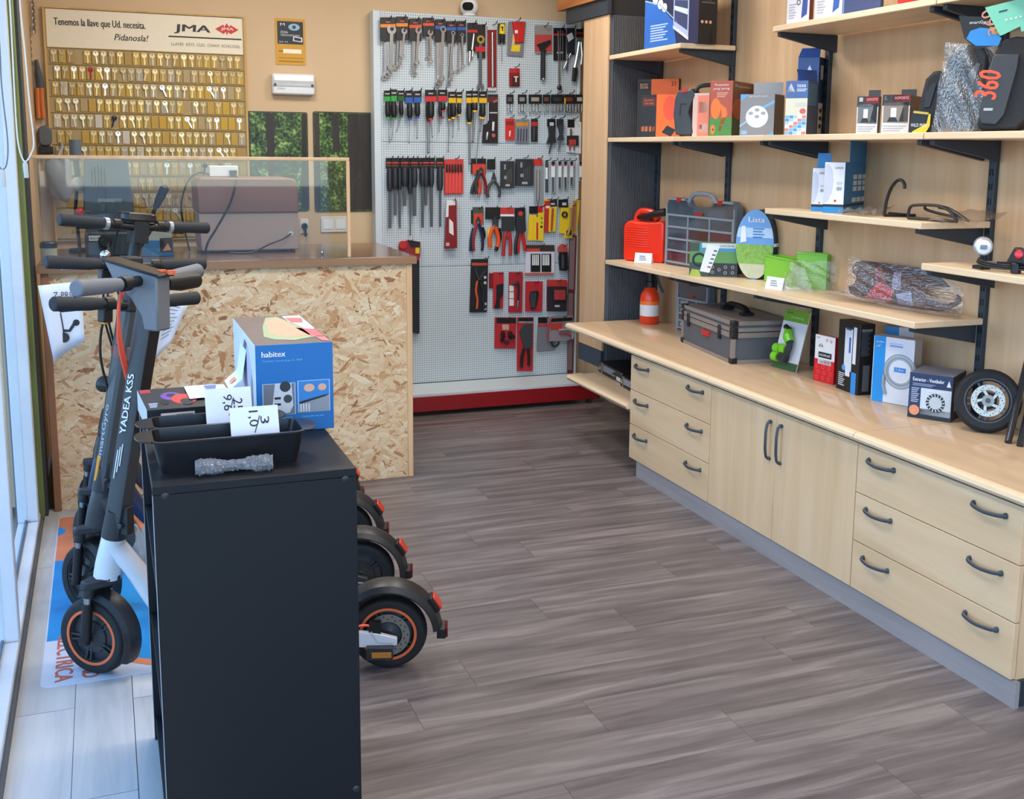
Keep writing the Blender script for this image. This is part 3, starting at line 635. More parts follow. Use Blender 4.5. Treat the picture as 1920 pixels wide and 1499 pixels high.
stack((482, 155, 580, 325), RB, (545, 288, 548, 540, 24), [(518, 320, 518, 505, 20)], 'slim bluish combination wrench on a short red-banded card', 'small chrome wrench behind the slim bluish one')
stack((590, 170, 682, 372), BB, (657, 258, 642, 690, 36), [(605, 330, 605, 745, 30), (625, 330, 620, 720, 28)], 'long chrome ring wrench on the first blue-banded card', 'long chrome wrench behind the ring wrench on a blue card', True)
stack((690, 185, 775, 380), BB, (745, 292, 720, 700, 24), [(710, 350, 705, 735, 22), (730, 350, 738, 640, 22)], 'chrome ring wrench on the second blue-banded card', 'chrome wrench behind the one on the second blue card', True)
stack((782, 185, 860, 375), BB, (825, 310, 832, 580, 20), [(800, 350, 788, 620, 20)], 'short chrome wrench on the third blue-banded card', 'chrome wrench behind the short one on the third blue card', True)
item('socket_extension', 'jointed chrome socket extension on a red-banded black card', 'tool', Z1, [('header_card', 'r', (872, 200, 962, 450), BLACK, 0, .003), ('header_card', 'r', (874, 262, 960, 285), RED, .003, .0036), ('extension', 'l', (930, 295, 912, 440, 9, 12), CHROME, .012, .02), ('extension', 'l', (895, 450, 890, 545, 12, 14), CHROME, .014, .02), ('extension', 'l', (920, 445, 915, 500, 10, 10), CHROME, .014, .02)], hook=(915, 215))
item('ratchet_wrench', 'large ratchet wrench with brass ring on a black card with red label', 'wrench', Z1, [('header_card', 'r', (960, 215, 1030, 510), BLACK, 0, .003), ('wrench', 'b', (985, 370, 985, 745, 26, 28), mat('6f7478', .35, .8), .004, .012), ('wrench', 'j', (985, 768, 32, -1.57), mat('8a8f94', .3, .9), .003, .012), ('ring_head', 'o', (985, 348, 34, 16), mat('b79a4e', .35, .7), .004, .016), ('label', 'r', (942, 410, 1030, 455), RED, .012, .0135)], hook=(1000, 235))
item('tool_bar_pack', 'long dark red blister pack with a silver rod', 'tool pack', Z1, [('card', 'r', (1048, 228, 1128, 800), DRED, 0, .003), ('card', 'r', (1050, 228, 1128, 262), LGREY, .003, .004), ('card', 'r', (1052, 770, 1126, 798), LGREY, .003, .004), ('rod', 'l', (1091, 285, 1094, 765, 9, 10), CHROME, .012, .02)], hook=(1095, 222))
item('screwdriver', 'yellow and black stubby screwdriver hanging beside the long red pack', 'screwdriver', Z1, [('card', 'r', (1140, 205, 1205, 385), mat('2b2a26', .5), 0, .003), ('handle', 'l', (1182, 215, 1178, 300, 22, 26), YELLOW, .012, 0), ('handle', 'l', (1180, 235, 1180, 275, 12, 12), BLACK, .022, 0), ('handle', 'l', (1178, 305, 1176, 370, 20, 12), BLACK, .012, 0), ('shaft', 'l', (1176, 370, 1177, 540, 4, 4), STEEL, .012, 0)])
item('blister_pack', 'grey blister pack with a red clamp and yellow print', 'tool pack', Z1, [('card', 'p', [(1232, 190), (1385, 190), (1360, 495), (1220, 485)], mat('77757a', .5), 0, .003), ('clamp', 'p', [(1262, 192), (1372, 195), (1362, 370), (1290, 375)], RED, .003, .016), ('label', 'r', (1290, 265, 1315, 292), WHITE, .016, .017), ('label', 'p', [(1262, 395), (1340, 395), (1330, 455), (1255, 450)], YELLOW, .003, .004), ('label', 'p', [(1272, 300), (1290, 300), (1285, 395), (1262, 395)], mat('cdb27a', .5), .003, .006)], hook=(1300, 190))
item('bit_pack', 'small red pack hanging alone under the grey blister pack', 'tool pack', Z1, [('card', 'r', (1240, 600, 1332, 760), DRED, 0, .003), ('header', 'r', (1240, 600, 1332, 640), mat('b32422', .5), .003, .004), ('bit', 'r', (1265, 672, 1330, 752), mat('4a1214', .4), .003, .008), ('bit', 'l', (1300, 680, 1300, 722, 6, 6), OFFWHITE, .012, 0), ('bit', 'l', (1282, 676, 1318, 676, 5, 5), OFFWHITE, .012, 0)], hook=(1290, 592))
item('adjustable_wrench', 'black adjustable wrench with wide jaw on a grey and red card', 'wrench', Z1, [('card', 'r', (1465, 222, 1615, 468), mat('8d8784', .5), 0, .003), ('card', 'r', (1465, 305, 1615, 455), mat('b8423a', .5), .003, .004), ('wrench', 'p', [(1478, 392), (1595, 350), (1600, 375), (1545, 425), (1562, 460), (1520, 470), (1500, 420)], mat('303338', .4, .5), .006, .02), ('handle', 'l', (1537, 450, 1535, 700, 19, 21), BLACK, .013, 0), ('handle', 'd', (1535, 693, 7), LGREY, .024, .036)], hook=(1540, 235))
item('hex_key_set', 'black-handled T keys on dark cards at the pegboard edge', 'tool pack', Z1, [('card', 'r', (1628, 245, 1735, 530), BLACK, 0, .003), ('card', 'r', (1630, 295, 1735, 312), RED, .003, .004), ('key', 'l', (1690, 260, 1685, 740, 4, 4), STEEL, .012, 0), ('key', 'l', (1672, 270, 1675, 770, 5, 5), CHROME, .014, 0), ('key', 'd', (1678, 770, 22), CHROME, .008, .016), ('key', 'l', (1710, 270, 1708, 640, 3, 3), STEEL, .012, 0), ('label', 'r', (1658, 455, 1715, 470), LGREY, .003, .004)], hook=(1680, 255))
item('hex_key_set', 'dark handled key set with a white price tag', 'tool pack', Z1, [('card', 'r', (1745, 245, 1812, 480), mat('1f2733', .5), 0, .004), ('key', 'l', (1760, 470, 1740, 620, 8, 6), CHROME, .012, 0), ('key', 'l', (1780, 470, 1720, 600, 6, 6), STEEL, .012, 0), ('tag', 'p', [(1745, 310), (1790, 285), (1808, 335), (1760, 370)], WHITE, .006, .007)], hook=(1780, 260))
item('locking_pliers', 'chrome locking pliers with black grip at the pegboard edge', 'pliers', Z1, [('card', 'r', (1828, 255, 1888, 330), BLACK, 0, .003), ('card', 'r', (1830, 285, 1888, 297), RED, .003, .004), ('jaw', 'o', (1862, 355, 26, 12), CHROME, .004, .014), ('body', 't', ([(1855, 370), (1840, 470), (1815, 600)], 11), CHROME, .012, 0), ('body', 't', ([(1872, 370), (1880, 480), (1872, 570)], 9), CHROME, .012, 0), ('grip', 'l', (1820, 595, 1805, 715, 20, 18), BLACK, .013, 0)], hook=(1860, 262))
# screwdrivers
def driver(card, band, hs, lab, group=None, base=.012, hook=None, small=1, grip=BLACK):
    a, b, c, e = card
    ents = [('header_card', 'r', (a, b, c, e), BLACK, 0, .003), ('header_card', 'r', (a+2, b+(e-b)*.55, c-2, e), band, .003, .004), ('lettering', 'r', ((a+c)/2-20, b+(e-b)*.25, (a+c)/2+20, b+(e-b)*.36), mat('b9b4ae', .6), .003, .004)]
    for x0, y0, x1, y1, r, xe, ye, rs in hs:
        ents += [('handle', 'l', (x0, y0, (x0+x1)/2, (y0+y1)/2, r*.75, r), grip, .022, 0), ('handle', 'l', ((x0+x1)/2, (y0+y1)/2, x1, y1-14, r, r*.62), grip, .022, 0), ('collar', 'l', (x1, y1-16, x1, y1, r*.7, r*.72), band, .022, 0), ('shaft', 'l', (x1, y1, xe, ye, rs, rs), STEEL, .022, 0), ('tip', 'l', (xe, ye-12, xe, ye, rs*1.1, rs*.6), DSTEEL, .022, 0)]
    return item('screwdriver', lab, 'screwdriver', Z1, ents, group, base, hook=hook)
GB, YB, RB2 = mat('2f9a3c', .45), mat('dfae22', .45), mat('c3262a', .45)
driver((140, 795, 200, 890), GB, [(172, 890, 175, 1045, 24, 190, 1262, 4)], 'green-collared screwdriver on the outer hook of its row', hook=(170, 805))
driver((200, 785, 255, 890), GB, [(225, 890, 230, 1050, 26, 207, 1235, 4)], 'green-collared screwdriver with a grey-topped card in front', None, .022)
driver((260, 795, 320, 885), mat('1d5a2a', .5), [(288, 888, 296, 1030, 20, 250, 1160, 3)], 'dark green banded short screwdriver next to the green pair', hook=(290, 805))
driver((325, 795, 395, 905), BB, [(365, 905, 368, 1055, 26, 360, 1265, 4)], 'blue-collared screwdriver with a long shaft', hook=(360, 800))
driver((400, 798, 470, 900), BB, [(432, 900, 435, 1040, 24, 432, 1222, 4)], 'blue-collared screwdriver with the shorter shaft', hook=(440, 803))
driver((500, 790, 602, 892), RB2, [(550, 892, 552, 1055, 30, 566, 1212, 5)], 'thick red-collared screwdriver hanging in front of a long bare shaft', None, .024, hook=(550, 800))
driver((505, 800, 560, 880), RB2, [(525, 895, 527, 1080, 18, 530, 1350, 10)], 'long heavy screwdriver with a pale shaft behind the red ones')
driver((610, 788, 696, 888), RB2, [(655, 900, 657, 985, 24, 657, 1040, 12), (630, 895, 634, 1040, 14, 625, 1162, 4)], 'red-banded stubby screwdriver with a clear collar', hook=(655, 798))
driver((705, 805, 775, 905), YB, [(748, 905, 750, 1045, 26, 746, 1210, 4), (712, 905, 715, 1060, 16, 705, 1340, 5)], 'yellow-collared screwdriver beside the red stubby one', hook=(740, 815))
driver((778, 808, 828, 905), YB, [(800, 905, 802, 1020, 18, 798, 1145, 3)], 'slim yellow-collared screwdriver with a short shaft', hook=(802, 815))
driver((860, 800, 912, 905), YB, [(888, 905, 890, 1090, 26, 897, 1445, 8)], 'long yellow-collared screwdriver with the longest shaft', hook=(885, 805))
driver((912, 800, 966, 902), YB, [(936, 902, 938, 985, 26, 920, 1255, 8)], 'stubby yellow-collared screwdriver in front of the long one', None, .022, hook=(940, 806))
driver((972, 805, 1045, 905), YB, [(1006, 905, 1006, 1045, 26, 985, 1160, 5), (990, 950, 985, 1040, 12, 950, 1440, 4)], 'yellow-collared screwdriver beside the dark knife card', hook=(1010, 812))
item('knife_card', 'tall black card with red and silver knives', 'tool pack', Z1, [('card', 'p', [(1050, 830), (1140, 830), (1140, 1258), (1000, 1255), (1010, 1100), (1050, 1080)], mat('1d1719', .45), 0, .004), ('print', 'r', (1052, 850, 1138, 900), mat('5a1d1c', .5), .004, .005), ('print', 'r', (1068, 985, 1135, 996), LGREY, .004, .005), ('print', 'p', [(1095, 890), (1138, 870), (1138, 890), (1105, 905)], mat('9a5a4a', .5), .005, .006), ('knife', 'l', (1048, 1160, 1040, 1230, 12, 8), CHROME, .012, 0), ('knife', 'l', (1102, 1070, 1098, 1150, 10, 8), OFFWHITE, .012, 0), ('knife', 'd', (1100, 1190, 16), mat('b5504a', .5), .004, .01), ('knife', 'l', (1056, 900, 1056, 1060, 4, 4), OFFWHITE, .01, 0)])
# sockets row
for i, (a, c, l) in enumerate(((1215, 1275, 'first card of chrome sockets beside the knife card'), (1315, 1390, 'second card of chrome sockets with a grey clip'), (1410, 1525, 'wide black holder with five chrome sockets'), (1535, 1597, 'narrow socket card next to the wide holder'),
        (1605, 1715, 'black socket card with two bright sockets'), (1720, 1815, 'black socket card with a yellow stripe'), (1820, 1893, 'last card of chrome sockets at the pegboard edge'))):
    n_ = max(2, round((c-a)/26)); ents = [('card', 'r', (a, 830, c, 912), BLACK, 0, .006), ('print', 'r', (a+(c-a)*.2, 855, c-(c-a)*.2, 890), mat(('57504c', '8c8480', '9c9087', '6a3c38', '2c2c2e', '7a2c24', 'b0aaa5')[i], .5), .006, .007)]
    if i == 5: ents.append(('print', 'r', (a+4, 860, a+14, 912), YELLOW, .006, .0075))
    for k in range(n_):
        x = a+(c-a)*(k+.5)/n_; ents += [('socket', 'l', (x, 915, x, 945+8*(k % 2), 8, 8), CHROME, .01, 0), ('socket', 'l', (x, 945+8*(k % 2), x, 985-10*(k % 2), 11, 11), CHROME, .01, 0)]
    item('socket_set', l, 'socket set', Z1, ents, None, .012, hook=((a+c)/2, 822))
item('bit_pack', 'bright red pack with a small silver blade', 'tool pack', Z1, [('card', 'r', (1205, 1042, 1285, 1230), mat('c42a24', .45), 0, .004), ('print', 'r', (1210, 1065, 1280, 1100), mat('8d1a1a', .5), .004, .005), ('blade', 'l', (1248, 1150, 1244, 1200, 7, 5), OFFWHITE, .008, 0)], hook=(1245, 1035))
item('blade_pack', 'grey clear pack of four long blades with orange print', 'tool pack', Z1, [('card', 'r', (1292, 1047, 1413, 1252), mat('7d7c86', .4), 0, .004), ('print', 'r', (1300, 1075, 1408, 1108), mat('c98a2c', .5), .004, .005)]+[('blade', 'b', (1318+i*25, 1130, 1314+i*25, 1240, 8, 8), mat('4a4e58', .4, .5), .004, .008) for i in range(4)], hook=(1352, 1042))
item('marker_pack', 'narrow black pack with a red header', 'tool pack', Z1, [('card', 'r', (1430, 1045, 1488, 1245), mat('26262a', .45), 0, .004), ('print', 'r', (1432, 1070, 1486, 1108), mat('b02a24', .5), .004, .005), ('pen', 'l', (1460, 1115, 1456, 1230, 9, 8), DGREY, .01, 0)], hook=(1465, 1042))
item('hex_driver', 'black T-handled hex driver on a dark card', 'screwdriver', Z1, [('card', 'r', (1572, 1045, 1645, 1110), BLACK, 0, .003), ('print', 'r', (1595, 1075, 1630, 1105), LGREY, .003, .004), ('handle', 'p', [(1578, 1110), (1640, 1110), (1635, 1190), (1645, 1255), (1565, 1260), (1585, 1190)], CHAR, .004, .022), ('shaft', 'l', (1612, 1255, 1590, 1350, 8, 5), DSTEEL, .012, 0)], hook=(1608, 1040))
item('hex_driver', 'smaller dark T-handled driver beside the black one', 'screwdriver', Z1, [('card', 'r', (1655, 1045, 1715, 1110), CHAR, 0, .003), ('handle', 'p', [(1662, 1100), (1712, 1100), (1700, 1180), (1715, 1230), (1655, 1232), (1680, 1180)], mat('33373d', .5), .004, .022), ('shaft', 'l', (1688, 1230, 1670, 1330, 7, 5), STEEL, .012, 0)], hook=(1685, 1040))
item('wheel_puller', 'white card with a red and black puller tool', 'tool pack', Z1, [('card', 'p', [(1752, 1062), (1872, 1072), (1868, 1350), (1742, 1335)], mat('d8dade', .6), 0, .003), ('header', 'r', (1752, 1050, 1812, 1120), BLACK, .003, .006), ('tool', 'p', [(1745, 1192), (1842, 1190), (1842, 1280), (1745, 1275)], CHAR, .004, .016), ('tool', 'l', (1780, 1130, 1780, 1190, 10, 10), CHROME, .012, 0), ('tool', 'r', (1765, 1225, 1825, 1275), mat('b93a34', .5), .016, .018), ('tool', 'l', (1772, 1280, 1772, 1320, 6, 6), RED, .01, 0), ('tool', 'l', (1810, 1280, 1808, 1322, 6, 6), STEEL, .01, 0)], hook=(1800, 1045))
# files with black handles
def filetool(x, y0, ym, y1, w, bl, lab, group=None, base=.012, xe=None, tp=.7):
    xe = xe or x
    return item('file', lab, 'file', Z2, [('header_card', 'r', (x-w*.9, 122, x+w*.9, 215), BLACK, 0, .003), ('header_card', 'r', (x-w*.7, 160, x+w*.7, 172), mat('c8442a', .5), .003, .004), ('header_card', 'r', (x-w*.7, 186, x+w*.7, 194), mat('8a3a2a', .5), .003, .004),
        ('handle', 'l', (x, y0, x, (y0+ym)/2, w*.55, w*.7), mat('22262c', .5), .016, 0), ('handle', 'l', (x, (y0+ym)/2, xe, ym, w*.7, w*.5), mat('22262c', .5), .016, 0), ('blade', 'b', (xe, ym, xe, y1, bl, bl*tp), mat('5b5f63', .45, .6), .012, .02)], group, base, hook=(x, 130))
FG = 'black-handled files in the second group'
for x, y0, ym, y1, w, bl, lab, base in ((190, 215, 415, 742, 38, 26, 'flat file with black handle at the pegboard post', .012), (238, 215, 400, 628, 36, 26, 'short wide file with black handle, second from the post', .02), (278, 215, 400, 742, 30, 20, 'tapered dark file hanging behind the second file', .008),
        (322, 205, 372, 545, 42, 30, 'half-round file with the bulkiest black handle', .02), (370, 215, 440, 806, 28, 16, 'longest thin file tapering to a point', .01), (408, 210, 375, 632, 40, 30, 'flat file beside the longest thin file', .02),
        (478, 205, 370, 735, 36, 24, 'long flat file with straight blade, left of the broad pair', .012), (508, 205, 375, 540, 38, 24, 'short file hanging in front of a longer one', .022), (556, 205, 375, 728, 36, 26, 'long dark file with stepped blade', .014),
        (632, 205, 410, 728, 40, 18, 'slim file beside the red needle file wallet', .014)):
    filetool(x, y0, ym, y1, w, bl, lab, None, base, tp=.55 if 'point' in lab or 'taper' in lab else .85)
item('needle_file_set', 'red wallet holding six needle files', 'file set', Z2, [('wallet', 'p', [(672, 135), (836, 132), (834, 440), (668, 442)], mat('c43a32', .5), 0, .004)]+[('sleeve', 'b', (690+i*29, 250, 688+i*29, 432, 22, 22), mat('d8483e', .5), .004, .008) for i in range(5)]+[('needle_file', 'l', (692+i*25, 178, 694+i*25, 250, 6, 8), BLACK, .01, 0) for i in range(6)], hook=(765, 130))
item('saw_box', 'white and dark red slim box hanging below the needle files', 'tool pack', Z2, [('box', 'p', [(690, 495), (765, 492), (770, 912), (665, 918)], DRED, 0, .03), ('label', 'p', [(690, 495), (765, 492), (766, 538), (708, 540), (706, 640), (682, 645)], OFFWHITE, .03, .031), ('label', 'p', [(712, 655), (748, 690), (752, 805), (712, 780)], OFFWHITE, .03, .031), ('label', 'r', (685, 868, 714, 896), mat('c9a8a0', .6), .03, .031)], hook=(735, 495))
def pliers(zf, cx, y0, yp, y1, spread, hcol, hcol2, lab, card, ccol, base=.012, hook=None, r=13, jaw=20):
    ents = [('card', 'r', card, ccol[0], 0, .003)]
    if len(ccol) > 1: ents.append(('card', 'r', (card[0]+12, card[1]+(card[3]-card[1])*.35, card[2]-4, card[3]), ccol[1], .003, .004))
    ents += [('jaws', 'p', [(cx-5, y0), (cx+5, y0), (cx+jaw, yp-15), (cx+jaw*.9, yp+12), (cx-jaw*.9, yp+12), (cx-jaw, yp-15)], mat('565b60', .3, .8), .008, .02), ('pivot', 'd', (cx, yp, 9), CHROME, .02, .023),
        ('handle', 't', ([(cx+8, yp+8), (cx+spread*.75, yp+(y1-yp)*.35), (cx+spread, yp+(y1-yp)*.7), (cx+spread*.85, y1)], r), hcol, .014, 0), ('handle', 't', ([(cx-8, yp+8), (cx-spread*.75, yp+(y1-yp)*.35), (cx-spread, yp+(y1-yp)*.7), (cx-spread*.85, y1)], r), hcol2, .014, 0)]
    return item('pliers', lab, 'pliers', zf, ents, None, base, hook=hook)
RO = mat('d0402c', .45)
pliers(Z2, 990, 205, 245, 440, 45, DRED, CHAR, 'needle-nose pliers with dark red grips on an orange card', (905, 128, 1035, 265), (BLACK, RO), .016, (970, 135))
item('pliers', 'pliers hanging half hidden behind the needle-nose pliers', 'pliers', Z2, [('handle', 't', ([(955, 300), (925, 370), (910, 440)], 16), CHAR, .014, 0), ('handle', 't', ([(960, 300), (985, 370), (975, 440)], 16), RO, .014, 0), ('jaws', 'r', (945, 230, 975, 305), DSTEEL, .006, .016)], None, .006)
pliers(Z2, 1102, 250, 320, 470, 55, DGREY, DGREY, 'long-nose pliers with black grips beside the drill bit sets', (1045, 133, 1118, 225), (BLACK,), .014, (1080, 140))
for a, c, y0, y1, l in ((1160, 1278, 150, 388, 'smaller black drill bit case with grey lettering'), (1292, 1443, 132, 368, 'larger black drill bit case with grey lettering')):
    item('drill_bit_case', l, 'drill bits', Z2, [('case', 'r', (a, y0, c, y1), mat('2a2e32', .5), 0, .02), ('print', 'r', (a+(c-a)*.3, y0+30, a+(c-a)*.42, y0+75), GREY, .02, .021), ('print', 'r', (a+(c-a)*.3, y0+130, a+(c-a)*.5, y0+160), GREY, .02, .021), ('print', 'r', (a+(c-a)*.4, y1-35, a+(c-a)*.72, y1-15), mat('a9a8a4', .5), .02, .021)]+[('bit_print', 'b', (a+(c-a)*(.5+.11*k), y0+95-12*k, a+(c-a)*(.5+.11*k), y0+190, 6, 5), mat('55504a', .4), .02, .0215) for k in range(4)], hook=((a+c)/2, y0-8))
item('chisel_pack', 'clear pack with a long grey bit under a red header', 'tool pack', Z2, [('card', 'r', (1458, 150, 1535, 525), mat('8f9498', .4), 0, .003), ('header', 'p', [(1450, 132), (1532, 132), (1530, 190), (1455, 190)], mat('c8302c', .5), .003, .006), ('bit', 'l', (1493, 230, 1490, 500, 13, 12), CHROME, .014, 0)], hook=(1492, 128))
item('drill_bit', 'single thin drill bit in a white-labelled tube', 'drill bits', Z2, [('tube', 'r', (1556, 148, 1580, 425), mat('3d4a50', .4), 0, .008), ('label', 'r', (1558, 208, 1578, 308), WHITE, .008, .009)], hook=(1567, 145))
for i, (a, c, y1) in enumerate(((1606, 1643, 430), (1668, 1700, 396), (1717, 1750, 396), (1772, 1803, 372), (1852, 1888, 326))):
    item('drill_bit', 'drill bit in a clear sleeve with white and red label', 'drill bits', Z2, [('sleeve', 'r', (a, 150, c, y1), mat('9aa0a2', .3), 0, .006), ('label', 'r', (a+2, 190, c-2, 292), WHITE, .006, .0075), ('label', 'r', (a+6, 155, c-6, 185), BLACK, .006, .0085), ('label', 'r', (a+10, 178, c-10, 196), RED, .0085, .0092), ('bit', 'l', ((a+c)/2, 292, (a+c)/2, y1-8, 6, 5), DSTEEL, .008, 0)], 'white-labelled drill bits in a row', .012+.004*(i % 2), hook=((a+c)/2, 148))
pliers(Z2, 966, 640, 690, 940, 42, mat('1d2544', .45), mat('8a2a2a', .5), 'combination pliers with navy and red grips on an orange card', (918, 555, 1012, 712), (mat('3c4a3c', .5), RO), .016, (965, 565))
item('pliers', 'pliers with navy grips hanging behind the combination pliers', 'pliers', Z2, [('handle', 't', ([(930, 740), (910, 830), (905, 940)], 17), mat('1d2544', .45), .014, 0), ('handle', 't', ([(1005, 735), (1020, 800), (1000, 860)], 14), BLACK, .014, 0), ('card', 'r', (905, 580, 935, 700), BLACK, 0, .003)], None, .004)
pliers(Z2, 1108, 640, 720, 905, 38, mat('e0541e', .45), mat('e0541e', .45), 'side cutters with bright orange insulated grips', (1030, 556, 1160, 660), (BLACK,), .018, (1100, 562), 17)
item('pliers', 'pliers with yellow striped grips behind the side cutters', 'pliers', Z2, [('handle', 't', ([(1070, 740), (1060, 820), (1085, 905)], 14), YELLOW, .012, 0), ('handle', 't', ([(1150, 740), (1160, 830), (1120, 938)], 16), BLACK, .012, 0), ('jaws', 'r', (1090, 650, 1140, 740), DSTEEL, .006, .016)], None, .004)
item('pipe_cutter', 'cutter with dark red legs under a red and black card', 'cutter', Z2, [('card', 'r', (1160, 558, 1280, 635), mat('c3352f', .5), 0, .004), ('card', 'r', (1160, 618, 1280, 636), WHITE, .004, .005), ('body', 'r', (1172, 640, 1278, 762), mat('2a2c2e', .5), 0, .02), ('leg', 't', ([(1212, 770), (1195, 870), (1188, 985)], 16), mat('a82a2a', .5), .014, 0), ('leg', 't', ([(1238, 770), (1252, 870), (1250, 980)], 16), mat('a82a2a', .5), .014, 0), ('leg', 'd', (1226, 800, 20), mat('a82a2a', .5), .012, .024)], hook=(1220, 562))
item('tin_snips', 'black tin snips with red legs beside the yellow packs', 'cutter', Z2, [('card', 'p', [(1285, 560), (1380, 560), (1382, 640), (1290, 650)], BLACK, 0, .004), ('body', 'p', [(1300, 590), (1370, 600), (1378, 760), (1350, 790), (1300, 780), (1288, 690)], CHAR, .004, .026), ('print', 'd', (1340, 612, 20), mat('c0392c', .5), .026, .028), ('leg', 't', ([(1318, 780), (1300, 870), (1300, 970)], 16), CHAR, .016, 0), ('leg', 't', ([(1335, 780), (1322, 880), (1318, 960)], 13), RED, .016, 0), ('leg', 't', ([(1362, 780), (1372, 870), (1378, 935)], 14), RED, .016, 0)], hook=(1335, 560))
YP = mat('e2bd20', .5)
def ypack(pts, extra, lab, base, hook): item('knife_pack', lab, 'tool pack', Z2, [('card', 'p', pts, YP, 0, .006)]+extra, None, base, hook=hook)
ypack([(1412, 622), (1475, 622), (1475, 850), (1395, 848)], [('header', 'r', (1415, 548, 1490, 612), BLACK, 0, .006)], 'yellow pack hanging at the front of the yellow group', .012, (1450, 552))
ypack([(1490, 600), (1545, 595), (1535, 852), (1440, 845), (1450, 650), (1490, 640)], [('print', 'r', (1478, 690, 1492, 840), RED, .006, .008), ('print', 'd', (1525, 652, 10), GREEN, .006, .008), ('print', 'd', (1525, 690, 10), GREEN, .006, .008), ('print', 'd', (1522, 728, 10), BLACK, .006, .008), ('print', 'p', [(1490, 550), (1530, 545), (1530, 600), (1490, 605)], RED, 0, .007)], 'yellow pack with green and black round symbols', .02, (1510, 550))
ypack([(1545, 490), (1600, 488), (1600, 560), (1560, 785), (1545, 780)], [('print', 'p', [(1550, 500), (1600, 498), (1590, 780), (1548, 780)], mat('b52a26', .5), .006, .01), ('print', 'r', (1560, 545, 1598, 565), OFFWHITE, .01, .011)], 'red and yellow pack next to the round-symbol pack', .01, (1575, 488))
ypack([(1590, 560), (1655, 548), (1642, 768), (1585, 772)], [('header', 'r', (1600, 488, 1658, 548), CHAR, 0, .006), ('print', 'r', (1605, 520, 1640, 535), LGREY, .006, .007), ('knife', 'l', (1622, 565, 1610, 760, 9, 7), mat('a23a2a', .5), .012, 0)], 'yellow pack with a slim red knife', .022, (1630, 488))
ypack([(1690, 560), (1760, 560), (1735, 790), (1675, 782)], [('header', 'r', (1672, 488, 1752, 556), BLACK, 0, .006), ('print', 'r', (1705, 515, 1742, 540), LGREY, .006, .007), ('knife', 'o', (1725, 620, 26, 14), CHAR, .008, .016)], 'yellow pack with a round dark cutter', .014, (1715, 488))
ypack([(1770, 540), (1800, 540), (1790, 828), (1710, 825), (1735, 780)], [('knife', 't', ([(1785, 560), (1780, 700), (1755, 800)], 12), mat('9d7a4a', .5), .014, 0), ('print', 'r', (1740, 760, 1785, 800), CHAR, .006, .012)], 'yellow pack with a curved tan knife', .024, (1780, 545))
ypack([(1800, 490), (1858, 490), (1845, 640), (1825, 780), (1790, 785)], [('print', 'p', [(1800, 500), (1835, 498), (1822, 770), (1795, 770)], mat('b0725a', .5), .006, .009)], 'yellow and pink pack at the edge of the pegboard', .01, (1830, 490))
item('saw_blade_pack', 'white pack with two rows of saw blades under a red and black header', 'tool pack', Z3, [('card', 'r', (1300, 95, 1540, 272), mat('cfcad2', .5), 0, .004), ('header', 'r', (1308, 42, 1540, 96), mat('3a2a26', .5), 0, .005), ('header', 'r', (1310, 72, 1420, 96), mat('c2402c', .5), .005, .006), ('footer', 'r', (1295, 272, 1530, 290), mat('c05a44', .5), 0, .005)]
     +[('blade_set', 'r', (a, 115, a+78, 265), BLACK, .004, .008) for a in (1345, 1435)]+[('blade', 'b', (a+k*15, 122, a+k*15, 210, 9, 11), OFFWHITE, .008, .01) for a in (1362, 1448) for k in range(4)], hook=(1420, 45))
item('folding_knife', 'black folding knife under a round red header', 'knife', Z3, [('header', 'd', (1608, 78, 42), mat('c04a40', .5), 0, .004), ('body', 'p', [(1578, 100), (1642, 100), (1645, 240), (1630, 255), (1580, 252), (1572, 150)], BLACK, 0, .02), ('print', 'r', (1600, 120, 1620, 235), DGREY, .02, .022)], hook=(1608, 50))
item('lopper', 'black card with orange-handled cutting pliers', 'pliers', Z3, [('card', 'p', [(852, 160), (992, 158), (982, 596), (838, 600)], mat('161618', .45), 0, .004), ('print', 'r', (858, 190, 985, 212), mat('b8442c', .5), .004, .005), ('jaws', 'p', [(875, 240), (905, 330), (925, 335), (975, 250), (960, 245), (915, 310), (885, 235)], DSTEEL, .006, .016), ('handle', 't', ([(905, 340), (893, 420), (905, 500), (900, 570)], 9), mat('d0582c', .5), .014, 0), ('handle', 't', ([(925, 345), (955, 430), (950, 500), (965, 570)], 11), CHAR, .014, 0)]+[('label', 'd', (968, y, 12), LGREY, .004, .006) for y in (310, 355, 530, 570)], hook=(965, 150))
def redcard(a, b, c, e, lab, extra, base=.012, col='b3262a', name='tool_card'): item(name, lab, 'tool pack', Z3, [('card', 'p', [(a+3, b), (c, b), (c-6, e), (a, e)], mat(col, .45), 0, .004)]+extra, None, base, hook=((a+c)/2, b+8))
redcard(1032, 268, 1122, 568, 'red card with a black trigger-shaped tool', [('tool', 'p', [(1060, 375), (1115, 360), (1112, 450), (1085, 490), (1085, 565), (1045, 565), (1060, 500)], BLACK, .004, .016), ('card', 'r', (1000, 275, 1035, 400), DRED, -.002, .001)])
redcard(1160, 266, 1280, 600, 'red card with three white squares and a gas torch', [('label', 'r', (1168, 378, 1205, 425), OFFWHITE, .004, .005), ('label', 'r', (1168, 432, 1205, 484), OFFWHITE, .004, .005), ('label', 'r', (1168, 490, 1205, 545), OFFWHITE, .004, .005), ('tool', 't', ([(1195, 370), (1235, 355), (1245, 400), (1240, 500)], 10), DSTEEL, .012, 0), ('tool', 'l', (1240, 500, 1232, 580, 8, 4), CHROME, .012, 0)], col='a3202a')
redcard(1298, 342, 1445, 592, 'red card with a bundle of black hex keys', [('tool', 'p', [(1340, 430), (1400, 420), (1405, 450), (1380, 560), (1345, 570), (1332, 480)], BLACK, .004, .02)]+[('tool', 'l', (1345+k*14, 440, 1350+k*9, 560, 5, 5), DGREY, .022, 0) for k in range(4)])
